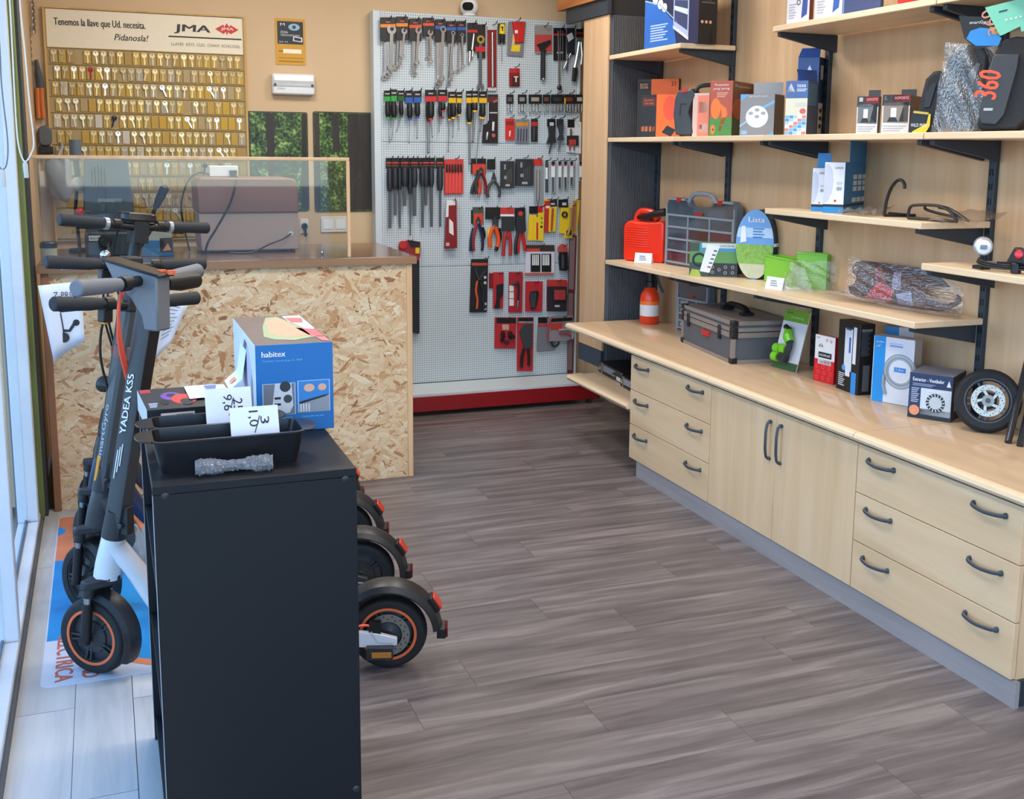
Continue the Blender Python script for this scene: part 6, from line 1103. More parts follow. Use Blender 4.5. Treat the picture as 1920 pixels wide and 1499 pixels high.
# ---- eye-level shelf, top z 1.680
ZM = 1.6805
def eye(name, lab, x0, x1, xs, yt, cols, phi=38, X=XF+.05, yb=255, **k): return Pkg(name, lab, k.pop('cat', 'box'), (x0, yb), (x1, yb), yt, ZM, cols, X=X, phi=phi, xside=xs, **k)
OR = C_('f26a1c')
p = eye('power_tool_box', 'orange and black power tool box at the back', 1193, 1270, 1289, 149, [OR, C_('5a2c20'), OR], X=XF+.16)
p.rect('F', 0, 0, .34, 1, C_('211f20')).rect('F', .04, .82, .3, .95, C_('c84a22')).text('F', 'BLACK+', .07, .89, .27, .93, C_('f0d0b0')).text('F', 'DECKER', .07, .84, .27, .88, C_('f0d0b0')).text('F', '21', .82, .88, .92, .95, INK).done()
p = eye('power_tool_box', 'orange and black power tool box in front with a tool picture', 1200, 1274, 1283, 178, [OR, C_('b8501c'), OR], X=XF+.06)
p.rect('F', 0, 0, .4, 1, C_('1d1b1d')).rect('F', .06, .74, .37, .93, C_('d8502a')).rect('F', .075, .755, .355, .915, C_('1d1b1d'), off=.0009).text('F', 'BLACK+', .1, .845, .34, .895, C_('e8682c')).text('F', 'DECKER', .1, .77, .34, .82, C_('e8682c')).disc('F', .74, .68, .16, C_('e8502a'), ry=.28).poly('F', [(.55, .12), (.68, .28), (.9, .18), (.78, .02)], C_('1c1c20'), off=.0009)
for k in range(4): p.rect('F', .03+.09*k, .14, .1+.09*k, .26, C_('f0905a'))
p.done()
# inflator in its blister
c = onx(1281, 255, XF+.05); c.z = ZM; t = thing('cordless_inflator', 'dark grey cordless tool with a hose in a clear pack', 'power tool', c); D = V((.62, -.78, 0)); N = V((.78, .62, 0)); k_ = lambda x, y: V((0, 0, 0))
def ep(x, y, X=XF+.05): p_ = c+D*hit(c, D, x, y); p_.z = zat(x, y, p_); return p_
s = MB(); s.prism([ep(x, y) for x, y in ((1266, 253), (1262, 215), (1265, 185), (1272, 168), (1280, 172), (1288, 172), (1297, 165), (1303, 178), (1294, 200), (1290, 212), (1297, 228), (1299, 250), (1292, 254))], N*.09, mat('3c4048', .5)); s.build('body', t, bevel=.006)
s = MB(); s.tube(curve([ep(1297, 172)+N*.04, ep(1303, 162)+N*.05, ep(1315, 159)+N*.05, ep(1332, 158)+N*.06], 5), .011, BLACK, 8); s.build('hose', t)
s = MB(); s.prism([ep(x, y)-N*.001 for x, y in ((1277, 168), (1288, 165), (1290, 172), (1279, 174))], -N*.004, RED); s.build('switch', t); s = MB(); s.prism([ep(x, y)-N*.0008 for x, y in ((1274, 216), (1276, 194), (1288, 194), (1288, 196), (1277, 196), (1276, 216))], -N*.001, mat('1f2226', .6)); s.build('groove', t)
p = eye('blister_box', 'pale orange and clear pack beside the dark grey tool', 1297, 1328, 1335, 175, [C_('dfc0b4'), C_('c89a80')], X=XF+.08, depth=.05)
p.rect('F', .3, .0, 1, .95, C_('f0866a')).rect('F', .4, .55, .95, .8, C_('f4c4b0')).rect('F', .45, .1, .95, .3, C_('f4d0c0')).rect('F', .45, .18, .6, .28, C_('a0504c'), off=.0012).done()
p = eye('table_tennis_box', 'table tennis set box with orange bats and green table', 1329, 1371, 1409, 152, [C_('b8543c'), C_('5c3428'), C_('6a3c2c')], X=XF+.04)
p.rect('F', 0, 0, 1, .34, C_('4e8a34')).disc('F', .27, .5, .22, C_('f07a20'), ry=.19).poly('F', [(.45, .6), (.75, .5), (.8, .4), (.5, .08), (.42, .1), (.55, .38)], C_('f07a20')).disc('F', .16, .12, .1, C_('e8802c'), ry=.09).disc('F', .17, .12, .04, C_('4a3020')).text('F', 'Raquetas', .2, .9, .82, .95, WHITE).text('F', 'ping pong', .15, .83, .85, .88, WHITE).lines('F', .3, .7, .8, .8, 3, C_('dba890')).poly('F', [(.5, .2), (1, .16), (1, .175), (.5, .215)], WHITE).rect('R', 0, 0, 1, .3, C_('37502a')).disc('R', .3, .5, .3, C_('9a4a20'), ry=.19).text('R', 'Raquetas', .1, .88, .85, .94, C_('d8b8a8')).done()
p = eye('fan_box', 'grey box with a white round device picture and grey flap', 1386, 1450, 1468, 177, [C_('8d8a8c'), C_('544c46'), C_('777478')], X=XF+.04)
p.disc('F', .5, .45, .33, C_('dedee2'), ry=.26).disc('F', .5, .5, .3, C_('eef0f2'), off=.0012, ry=.22).poly('F', [(0, .82), (.0, 1), (.25, 1)], C_('6aa6d8')).poly('F', [(.62, .62), (1, .78), (1, .86), (.66, .7)], C_('7fb0dc'), off=.0007).poly('F', [(.0, .2), (.2, .32), (.2, .36), (.0, .25)], C_('a8c0dc'), off=.0007).rect('F', .05, .03, .22, .12, C_('8ab8e0')).poly('F', [(.75, 0), (1, 0), (1, .1)], C_('6aa6d8')).text('F', 'LED MULTI LIGHT', .25, .93, .8, .965, WHITE)
for u, v in ((.5, .62), (.32, .54), (.68, .54), (.5, .46)): p.disc('F', u, v, .07, C_('a4a6aa'), off=.002, ry=.04)
f_ = p.fr; p.mb('flap').prism([f_((p.w*.2, p.d*.6, p.h)), f_((p.w*1.05, p.d*.6, p.h)), f_((p.w*1.05, p.d*.6, p.h*1.3)), f_((p.w*.2, p.d*.6, p.h*1.3))], f_.y*.002, C_('98979a')); p.done()
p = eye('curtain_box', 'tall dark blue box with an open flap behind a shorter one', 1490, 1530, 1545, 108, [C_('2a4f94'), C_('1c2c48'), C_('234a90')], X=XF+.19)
p.poly('F', [(.35, .78), (.75, .78), (.55, .9)], C_('e8ecf4')).disc('F', .55, .82, .05, C_('c05040')).rect('R', .1, .0, .6, .42, C_('b9ab94')).rect('R', .2, .72, .5, .9, C_('9aa0a8'))
for k in range(3): p.rect('R', .2, .1+.1*k, .5, .15+.1*k, C_('2a2c30'), off=.001)
f_ = p.fr; p.mb('flap').prism([f_((0, 0, p.h)), f_((p.w, 0, p.h)), f_((p.w*.96, .02, p.h*1.12)), f_((p.w*.1, .02, p.h*1.12))], f_.y*.002, C_('22509c')); p.done()
p = eye('curtain_box', 'blue and white box with a small picture, a second flap open', 1470, 1511, 1529, 152, [C_('d8d2bc'), C_('1d3a5c'), C_('2c508c')], X=XF+.05)
p.rect('F', 0, .68, 1, 1, C_('46639c')).poly('F', [(.05, .8), (.42, .8), (.22, .96)], C_('eef0f4')).text('F', 'tesa', .5, .88, .9, .94, WHITE).lines('F', .5, .8, .95, .86, 2, C_('cfd8ea')).rect('F', .45, .52, .95, .6, C_('c3c8bc'))
for i in range(5):
    for j in range(6): p.rect('F', .02+.192*i, .01+.06*j, .19+.192*i, .062+.06*j, C_(('6fb0dc', 'e8ecf0', '4a90c8', 'd87a70', '9cc8e4')[(i*2+j*3) % 5]))
p.disc('F', .8, .44, .14, C_('c8605c'), off=.0012, ry=.05)
for i in range(5):
    for j in range(9): p.poly('R', [(.1+.18*i, .55+.045*j), (.19+.18*i, .5725+.045*j), (.1+.18*i, .595+.045*j), (.01+.18*i, .5725+.045*j)], C_('3f7a9a'))
f_ = p.fr; p.mb('flap').prism([f_((p.w*.5, p.d*.2, p.h)), f_((p.w*1.0, p.d*.9, p.h)), f_((p.w*.95, p.d*.9, p.h*1.22)), f_((p.w*.35, p.d*.2, p.h*1.22))], f_.y*.002, C_('24498c')); p.done()
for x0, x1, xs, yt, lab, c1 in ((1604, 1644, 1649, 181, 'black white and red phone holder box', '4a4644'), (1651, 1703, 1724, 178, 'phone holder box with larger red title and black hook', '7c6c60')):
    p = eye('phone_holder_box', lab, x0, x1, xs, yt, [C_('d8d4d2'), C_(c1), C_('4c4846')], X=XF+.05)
    p.rect('F', 0, .72, 1, 1, C_('2b2828')).rect('F', .38, .82, 1, 1, C_('c83a3c')).text('F', 'SOPORTE', .44, .88, .94, .95, C_('f0b0a8')).rect('F', .08, .86, .26, .97, C_('d8d4d2')).poly('F', [(.05, .28), (.95, .26), (.95, .7), (.6, .8), (.05, .78)], C_('6a6c6c' if x0 < 1650 else '8a7c70')).poly('F', [(.62, .3), (.95, .3), (.95, .82), (.8, .8)], C_('2e2c2c')).rect('F', .32, .42, .52, .66, C_('dfe6e6'), off=.0012).poly('F', [(.2, .3), (.6, .3), (.5, .42), (.28, .42)], C_('22201f'), off=.0012).lines('F', .06, .04, .9, .22, 3, C_('a8a6a8'))
    f_ = p.fr; p.mb('hang_tab').prism([f_((p.w*.45, p.d*.5, p.h)), f_((p.w*1.0, p.d*.5, p.h)), f_((p.w*1.0, p.d*.5, p.h*1.17)), f_((p.w*.45, p.d*.5, p.h*1.17))], f_.y*.003, C_('38322f')); p.done()
# scooter bags
def soft(name, lab, cat, pts, X, dep, mt, bev=.02): 
    """bag whose front outline is given in the picture; the front leans and faces the aisle"""
    c0 = onx(pts[0][0], pts[0][1], X); c0.z = ZM; D_ = V((.62, -.78, 0)); N_ = V((.78, .62, 0))
    def P(x, y, d_=0): p_ = c0+D_*hit(c0, D_, x, y); p_.z = max(zat(x, y, p_), ZM+.001); return p_-N_*d_
    t_ = thing(name, lab, cat, V((c0.x, c0.y, ZM))); MB().prism([P(x, y) for x, y in pts], N_*dep, mt).build('shell', t_, bevel=bev, seg=4); return t_, P, N_
FAB = mat('1c1d20', .65, bump=.2, scale=300)
t, P, N = soft('bicycle_bag', 'slim black bag with a black and yellow paper band', 'bag', [(1722, 250), (1712, 246), (1727, 180), (1735, 148), (1750, 134), (1764, 132), (1772, 140), (1768, 250)], XF+.08, .1, FAB)
s = MB(); s.prism([P(x, y, .002) for x, y in ((1704, 250), (1712, 206), (1746, 212), (1744, 235), (1730, 251))], -N*.003, BLACK); s.prism([P(x, y, .0052) for x, y in ((1736, 250), (1744, 236), (1746, 214), (1742, 214), (1738, 232), (1712, 246), (1710, 250))], -N*.001, YELLOW); s.prism([P(x, y, .0052) for x, y in ((1714, 208), (1742, 211), (1741, 215), (1713, 212))], -N*.001, mat('cbb04a', .5)); put_text(s, 'WILD MAN', P(1708, 238, .0062), (.62, -.78, 0), (0, 0, 1), .055, .012, WHITE); s.build('paper_band', t)
s = MB(); s.prism([P(x, y, .001) for x, y in ((1736, 175), (1750, 155), (1756, 158), (1744, 200), (1732, 202))], -N*.004, CHAR); s.build('panel', t)
t, P, N = soft('hard_bag', 'black scooter bag wrapped in a clear plastic bag', 'bag', [(1760, 250), (1752, 235), (1768, 140), (1778, 108), (1795, 92), (1815, 84), (1845, 86), (1856, 100), (1850, 160), (1838, 250)], XF+.05, .14, mat('2c2d32', .5))
pr_ = [P(1747, 249, .012), P(1838, 249, .012), P(1868, 88, .012), P(1775, 80, .012)]
film('plastic_bag', pr_, t, 31, .014, 40, 30, glassy('bag_film', (.88, .89, .9), .3, .1, .07, 'b9bcc2'))
s = MB(); s.prism([P(x, y, .002) for x, y in ((1815, 140), (1832, 118), (1838, 120), (1824, 160))], -N*.003, GREY); s.build('reflector', t)
t, P, N = soft('hard_bag', 'black hard-shell scooter bag with orange 360 lettering', 'bag', [(1838, 248), (1831, 236), (1850, 150), (1866, 96), (1880, 74), (1905, 68), (1935, 70), (1950, 84), (1946, 150), (1925, 225), (1905, 244)], XF+.0, .15, FAB)
s = MB(); s.prism([P(x, y, .001) for x, y in ((1836, 212), (1848, 168), (1862, 108), (1868, 102), (1912, 102), (1908, 130), (1884, 215), (1868, 234), (1840, 232))], -N*.012, mat('3a3b3f', .5)); s.build('front_shell', t, bevel=.003)
s = MB(); a_ = P(1868, 188, .0135); b_ = P(1880, 136, .0135); x_ = (b_-a_).normalized(); put_text(s, '360', a_, x_, -(N.cross(x_)), (b_-a_).length, .068, mat('ff5a34', .5), .001 if x_.cross(-(N.cross(x_))).dot(N) < 0 else -.001, 0, .003); s.build('lettering', t)
s = MB(); s.prism([P(x, y, .0135) for x, y in ((1846, 203), (1863, 203), (1862, 208), (1845, 208))], -N*.001, LGREY); s.build('badge', t)
s = MB(); s.prism([P(x, y, .0) for x, y in ((1798, 30), (1808, 72), (1830, 92), (1878, 84), (1862, 50), (1850, 32))], -N*.002, BLACK); 
s.prism([P(x, y, .0022) for x, y in ((1812, 73), (1820, 58), (1838, 52), (1862, 54), (1878, 72), (1872, 86), (1830, 86))], -N*.001, mat('2a86d0', .4)); s.prism([P(x, y, .0034) for x, y in ((1856, 50), (1870, 52), (1872, 64), (1860, 64))], -N*.001, mat('d89a4a', .5)); put_text(s, 'smartGyro', P(1818, 47, .003), (.62, -.78, 0), (.0, 0, 1), .06, .012, WHITE)
s.build('hang_card', t)
s = MB(); s.prism([P(x, y, .012) for x, y in ((1848, 15), (1906, 1), (1932, 0), (1940, 55), (1916, 60), (1914, 50), (1882, 66), (1876, 68))], -N*.002, mat('7ccdb0', .5)); a_ = P(1876, 60, .0145); b_ = P(1860, 16, .0145); x_ = (b_-a_).normalized(); put_text(s, '360', a_, x_, -(N.cross(x_)), (b_-a_).length, .035, mat('c88a70', .5), -.001, 0, .001)
for k in range(4): s.prism([P(1886+k*9, 40-k*2, .0145), P(1890+k*9, 39-k*2, .0145), P(1890+k*9, 36-k*2, .0145), P(1886+k*9, 37-k*2, .0145)], -N*.0008, WHITE)
s.prism([P(x, y, .0145) for x, y in ((1874, 22), (1890, 18), (1890, 21), (1874, 25))], -N*.0008, mat('2a4a5c', .6)); s.build('swing_tag', t)
# ---- high shelves, top z 2.1295
ZH = 2.1295
def high(name, lab, x0, x1, xs, hgt, cols, X, phi, dep=None, yb=60): 
    p_ = Pkg(name, lab, 'box', (x0, yb), (x1, yb), 0, ZH, cols, X=X, phi=phi, xside=xs, h=hgt, depth=dep or .1); return p_
p = high('icebox_carton', 'tall dark blue box with a lit shop counter picture', 1208, 1308, 1343, .34, [C_('22284c'), C_('1f1e22'), C_('2a2c3c')], XF+.03, 6, None, 85)
p.poly('F', [(0, 0), (.62, 0), (.55, .36), (.3, .62), (0, .72)], C_('2a64b8')).poly('F', [(.0, .72), (.3, .62), (.62, .33), (.62, .35), (.3, .64), (0, .74)], C_('8fb0dc'), off=.0009).poly('F', [(.55, .3), (.83, .1), (.83, 1.0), (.55, .85)], C_('a8b4dc')).poly('F', [(.57, .36), (.81, .2), (.81, .62), (.57, .66)], C_('38446a'), off=.0009).poly('F', [(.57, .52), (.81, .42), (.81, .5), (.57, .58)], C_('c8d8f4'), off=.0012).poly('F', [(.55, .26), (.83, .06), (.83, .1), (.55, .3)], C_('e8eaf2'), off=.0009)
for u, v, r_ in ((.2, .72, .05), (.3, .64, .05), (.38, .58, .045)): p.disc('F', u, v, r_, C_('f0f0f4'))
p.lines('F', .12, .1, .45, .36, 7, C_('a8c0e8')).lines('R', .15, .55, .85, .95, 10, C_('6a6a6e'))
for k in range(3): p.disc('R', .2+.22*k, .3, .07, C_('f0c0a0'))
p.poly('R', [(.6, .0), (.8, 0), (.75, .25), (.68, .22)], C_('0c0c0e')).done()
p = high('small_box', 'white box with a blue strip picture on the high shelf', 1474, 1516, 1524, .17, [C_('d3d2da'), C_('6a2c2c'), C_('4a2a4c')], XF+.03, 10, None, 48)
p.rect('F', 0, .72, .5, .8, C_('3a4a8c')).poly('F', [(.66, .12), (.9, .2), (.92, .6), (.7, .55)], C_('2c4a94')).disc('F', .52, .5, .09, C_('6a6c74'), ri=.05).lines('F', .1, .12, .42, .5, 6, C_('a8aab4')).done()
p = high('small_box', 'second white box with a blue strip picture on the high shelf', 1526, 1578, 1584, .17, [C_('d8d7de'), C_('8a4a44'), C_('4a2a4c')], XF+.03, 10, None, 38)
p.poly('F', [(.66, .12), (.88, .22), (.92, .7), (.7, .6)], C_('2f5aa8')).disc('F', .5, .5, .09, C_('6a6c74'), ri=.05).lines('F', .1, .12, .4, .5, 6, C_('a8aab4')).done()
p = high('fabric_box', 'dark blue fabric pack on the high shelf', 1580, 1650, 1656, .15, [C_('3c4870', .7), C_('343e60', .7)], XF+.04, 10, None, 25); p.rect('F', 0, 0, .03, 1, C_('6a8fd0')).done()
c = onx(1722, 6, XF+.05); t = thing('red_case', 'low red plastic case on the high shelf', 'case', V((c.x+.05, c.y, ZH))); MB().box((XF+.02, c.y-.07, ZH), (XF+.2, c.y+.08, ZH+.05), RED).build('body', t, bevel=.008); MB().box((XF+.022, c.y-.07, ZH+.05), (XF+.2, c.y+.08, ZH+.075), DRED).build('lid', t, bevel=.006)
# ------------------------------------------------------------------ floor mat in the window
def mpt(x, y): return onz(x, y, 0)
MX0, MX1, MY0, MY1 = -.243, .62, 3.40, 5.06
t = thing('floor_mat', 'white vinyl mat printed in blue and orange under the scooters', 'mat', ((MX0+MX1)/2, (MY0+MY1)/2, 0))
MB().prism([(x, y, .0004) for x, y in rrect(MX0, MY0, MX1, MY1, .03, 5)], (0, 0, .0016), mat('d8dde8', .35)).build('sheet', t)
BLUEP = mat('1595dc', .35, noise=.12, scale=12); ORP = mat('e88a62', .4)
def mprint(pts, mt, k, nm='print'): MB().prism([(x, y, .002+.0003*k) for x, y in pts], (0, 0, .0003), mt).build(nm, t)
arc = [(.40+.62*math.cos(a), 4.02+.62*math.sin(a)) for a in [math.radians(q) for q in range(188, 275, 6)]]
mprint([(MX0+.005, 3.74), (-.1, 3.74)]+[(x, y) for x, y in arc if x > -.1]+[(MX1-.005, 3.405), (MX1-.005, 4.5), (MX0+.005, 4.5)], BLUEP, 0)
arc2 = [(x, y-.045) for x, y in arc if x > -.05]; arc1 = [(x, y) for x, y in arc if x > -.05]
mprint([(x, max(y, 3.405)) for x, y in arc2]+[(x, max(y, 3.408)) for x, y in reversed(arc1)], ORP, 1)
mprint([(MX0+.005, 4.5), (MX1-.005, 4.6), (MX1-.005, MY1-.01), (MX0+.02, MY1-.01), (MX0+.005, MY1-.03)], ORP, 1); mprint([(MX0+.004+.03*math.cos(q), 4.86+.05*math.sin(q)) for q in [i*math.pi/8-math.pi/2 for i in range(9)]], BLUEP, 3)
s = MB(); LT = mat('d8694a', .4)
a_ = mpt(112, 1206); b_ = mpt(134, 1282); put_text(s, 'ELECTRICA', (-.205, 3.765, .0024), (0, -1, 0), (1, 0, 0), .335, .052, LT, .0006, 0, .004); put_text(s, 'MOVILIDAD', (-.128, 3.755, .0024), (0, -1, 0), (1, 0, 0), .325, .052, LT, .0006, 0, .004)
for i in range(26):
    x0 = rnd.uniform(-.15, .5); y0 = rnd.uniform(3.8, 4.4); a = rnd.uniform(.3, 1.2); s.add([(x0, y0, .0028), (x0+.06*math.cos(a), y0+.06*math.sin(a), .0028), (x0+.058*math.cos(a+.06), y0+.058*math.sin(a+.06), .0028)], [(0, 1, 2)], mat('0c6fb4', .4))
s.build('lettering', t)['kind'] = 'stuff'
# ------------------------------------------------------------------ black shelf unit seen from its end
BX0, BX1, BY0, BY1, TZ = .064, .464, 2.2, 3.0, .947
t = thing('black_shelf_unit', 'black open shelf unit with its back to the aisle', 'shelf unit', ((BX0+BX1)/2, (BY0+BY1)/2, 0)); BL = mat('0e0f12', .5, noise=.25, scale=260, bump=.06, name='black_laminate', spec=.35)
WE = mat('9a9ca6', .5)
for y, n_ in ((BY0, 'side_panel'), (BY1-.018, 'side_panel')):
    o = MB().box((BX0, y, .0), (BX1, y+.018, TZ-.0185), BL).build(n_, t, bevel=.001)
    MB().box((BX0-.0012, y, .001), (BX0-.0001, y+.018, TZ-.0195), WE).build('edge_strip', o)
MB().box((BX0-.001, BY0-.001, TZ-.018), (BX1, BY1, TZ), BL).build('top_panel', t, bevel=.0015)
MB().box((BX1-.008, BY0+.0185, .06), (BX1-.002, BY1-.0185, TZ-.0185), BL).build('back_panel', t)
for z in (.05, .35, .65): MB().box((BX0+.004, BY0+.0185, z), (BX1-.0085, BY1-.0185, z+.018), BL).build('shelf', t)
for px, py in ((648, 898), (310, 930), (668, 1480)):
    p = ony(px, py, BY0)
    if p.x < BX1-.01: s = MB(); s.lathe([(0, .0012), (.006, .001), (.0075, 0)], (p.x, BY0-.0001, p.z), (0, -1, 0), mat('2a2c31', .35), 14); s.build('screw_cap', t)
for i, (y0, y1, z, h, c) in enumerate(((2.3, 2.62, .668, .16, 'd6d4de'), (2.66, 2.95, .668, .12, '2f5aa0'), (2.25, 2.6, .368, .2, 'dfdfe6'), (2.64, 2.92, .368, .17, 'b9b4b0'), (2.26, 2.9, .068, .22, 'cfcfd8'))):
    lab = ('white carton on the upper level of the black shelf unit', 'blue carton on the upper level of the black shelf unit', 'white carton on the middle level of the black shelf unit', 'grey carton on the middle level of the black shelf unit', 'large pale carton on the bottom level of the black shelf unit')[i]
    q = thing('carton', lab, 'box', ((BX0+.18), (y0+y1)/2, z)); MB().box((BX0+.02, y0, z), (BX0+.33, y1, z+h), mat(c, .6)).build('box_body', q, bevel=.003); MB().box((BX0+.0195, (y0+y1)/2-.025, z+.02), (BX0+.3305, (y0+y1)/2+.025, z+h+.0006), mat('b89a6c', .4)).build('tape', q)
# toaster carton
class Box3(Pkg):
    def __init__(s, name, label, cat, fr, w, d, h, cols, left=None):
        s.w, s.d, s.h, s.fr, s.deco = w, d, h, fr, {}; s.t = thing(name, label, cat, fr((w/2, d/2, 0))); b = MB(fr)
        P = [(0,0,0),(w,0,0),(w,d,0),(0,d,0),(0,0,h),(w,0,h),(w,d,h),(0,d,h)]; F, R, T = cols
        for f_, m_ in (((0,3,2,1), F), ((4,5,6,7), T), ((0,1,5,4), F), ((1,2,6,5), R), ((2,3,7,6), R), ((3,0,4,7), left or R)): b.add([P[i] for i in f_], [(0, 1, 2, 3)], m_)
        b.build('box_shell', s.t, bevel=.0015)
p = Box3('toaster_box', 'blue and white toaster carton with a bread photo on top', 'box', Fr((.3075, 2.545, TZ), (1, 0, 0), (0, 1, 0)), .178, .45, .208, [mat('1268ac', .4), mat('d6d4da', .5), mat('6a5a54', .4, noise=.2, scale=20)], mat('dddce6', .5))
p.text('F', 'habitex', .08, .862, .38, .925, WHITE, bold=.0008).text('F', 'Tostador ranura larga SC 4600', .09, .80, .6, .83, mat('7fb4e0', .5)).rect('F', .08, .2, .5, .56, mat('b9cbe0', .4)).rect('F', .09, .205, .49, .555, mat('6c7078', .4), off=.001)
p.poly('F', [(.2, .3), (.24, .555), (.45, .555), (.47, .3), (.42, .22), (.25, .21)], mat('c4c8cc', .4), off=.0014).disc('F', .37, .52, .07, mat('2a2c30', .4), off=.0018).disc('F', .4, .38, .055, mat('3a3c40', .4), off=.0018).rect('F', .23, .38, .31, .405, INK, off=.002).rect('F', .23, .31, .31, .335, INK, off=.002)
p.rect('F', .53, .21, .95, .575, mat('b9cbe0', .4)).rect('F', .54, .215, .94, .57, mat('2f7cc0', .4), off=.001).disc('F', .68, .49, .07, mat('dca88c', .5), off=.0014, ry=.045).disc('F', .85, .49, .055, mat('d8a488', .5), off=.0014, ry=.04).poly('F', [(.54, .33), (.9, .4), (.94, .4), (.94, .215), (.54, .215)], mat('8a8f96', .4), off=.0014).poly('F', [(.54, .33), (.62, .35), (.94, .41), (.9, .385), (.56, .31)], mat('17181c', .4), off=.0018)
for k in range(4): p.rect('F', .56+.035*k, .22, .575+.035*k, .31, mat('d8d8dc', .4), off=.0018)
p.text('F', 'Calentador de pan.', .58, .15, .87, .175, mat('9cc4e8', .5)).text('F', 'regulador', .3, .15, .46, .175, mat('9cc4e8', .5)).text('F', 'de tostacion', .28, .11, .5, .135, mat('9cc4e8', .5))
O, X_, Y_, N_ = p.face('T')
def tb(pts, c, k): p.mb('bread_photo').prism([O+X_*u+Y_*v+N_*.0004*k for u, v in pts], N_*.0004, mat(c, .4, noise=.15, scale=50))
tb([(.2, .25), (.3, .6), (.45, .92), (.62, .95), (.82, .5), (.9, .2), (.55, .1), (.3, .15)], '9fb58a', 1); tb([(.3, .32), (.4, .8), (.6, .9), (.8, .45), (.82, .25), (.5, .18)], 'd8a988', 2); tb([(.7, .95), (.97, .97), (.97, .45), (.85, .4), (.72, .7)], 'e8e2e0', 1); tb([(.72, .5), (.97, .42), (.97, .18), (.8, .2)], 'd8606a', 2); tb([(.85, .18), (.97, .16), (.97, .02), (.88, .05)], 'dc7a80', 2); tb([(.72, .88), (.95, .85), (.9, .68), (.74, .7)], 'c86a6c', 3)
O, X_, Y_, N_ = p.face('L')
p.mb('side_print').prism([O+X_*u+Y_*v for u, v in ((.62, .1), (.9, .15), (.88, .6), (.7, .9), (.55, .8), (.5, .4))], N_*.0006, mat('bdbcd0', .5)); p.mb('side_print').prism([O+X_*u+Y_*v+N_*.0006 for u, v in ((.52, .55), (.6, .75), (.66, .9), (.56, .92), (.45, .7))], N_*.0004, mat('5a5c70', .5)); p.mb('side_print').prism([O+X_*u+Y_*v+N_*.0006 for u, v in ((.8, .0), (.88, 0), (.88, .55), (.83, .6))], N_*.0004, mat('8a7468', .5))
sl = MB(); fr = p.fr; L0 = [fr((-.0008, .16, .17)), fr((-.0008, .28, .17)), fr((-.012, .28, .10)), fr((-.012, .16, .10)), fr((-.045, .26, .078)), fr((-.045, .14, .078))]
sl.add(L0, [(0, 1, 2, 3), (3, 2, 4, 5)], PAPER); sl.build('price_label', p.t); sl = MB(); a0, a1 = L0[3], L0[5]; e0 = (L0[2]-L0[3]); sl.prism([a0+(a1-a0)*u+e0*v+V((-.001, -.001, .002)) for u, v in ((.35, .3), (.75, .3), (.75, .6), (.35, .6))], V((-.0003, 0, .0005)), mat('e89a6a', .5)); sl.build('label_print', p.t); p.done()
# game controller carton
f = Fr(onz(264, 800, TZ), (1, 0, 0), (0, 1, 0)).rot('z', .06); f.o.y = 2.645; f.o.x = .072; w = .205
p = Box3('controller_box', 'dark flat carton with red and purple game controllers', 'box', f, w, .235, .052, [mat('1d1f22', .4), mat('2a2c30', .4), mat('2b2d31', .4)], mat('c8c6ca', .5))
p.disc('T', .34, .56, .12, mat('7a4aa0', .4), ry=.2).disc('T', .34, .6, .05, mat('2b2d31', .4), off=.0012, ry=.08).disc('T', .46, .38, .14, mat('d8483c', .4), off=.0014, ry=.24).disc('T', .47, .24, .07, mat('2b2d31', .4), off=.0018, ry=.14).disc('T', .23, .3, .05, mat('15161a', .4), off=.001, ry=.12).rect('T', .02, .8, .14, .97, mat('b0343c', .4)).lines('T', .05, .08, .15, .3, 3, mat('aab4c4', .5)).text('T', 'SMART TV BOX', .62, .88, .95, .96, mat('9a9ca4', .5)).rect('F', .15, .35, .52, .8, mat('c9b9b4', .5)).disc('F', .26, .55, .035, mat('7a2c2c', .5), off=.0014).lines('F', .32, .45, .5, .75, 2, INK)
O, X_, Y_, N_ = p.face('T'); sl = p.mb('price_label'); g = [(u, v, .0015+.006*math.sin(3*u)*u) for u in (.5, .62, .74, .86, .98) for v in (.28, .92)]
sl.add([O+X_*(u+.04*v)+Y_*v+N_*k for u, v, k in g], [(2*i, 2*i+2, 2*i+3, 2*i+1) for i in range(4)], PAPER); p.rect('T', .74, .36, .82, .5, mat('e88a4a', .5), 'label_print', .007).lines('T', .76, .62, .9, .85, 3, mat('8a94c0', .6), 'label_print', .0075); p.done()
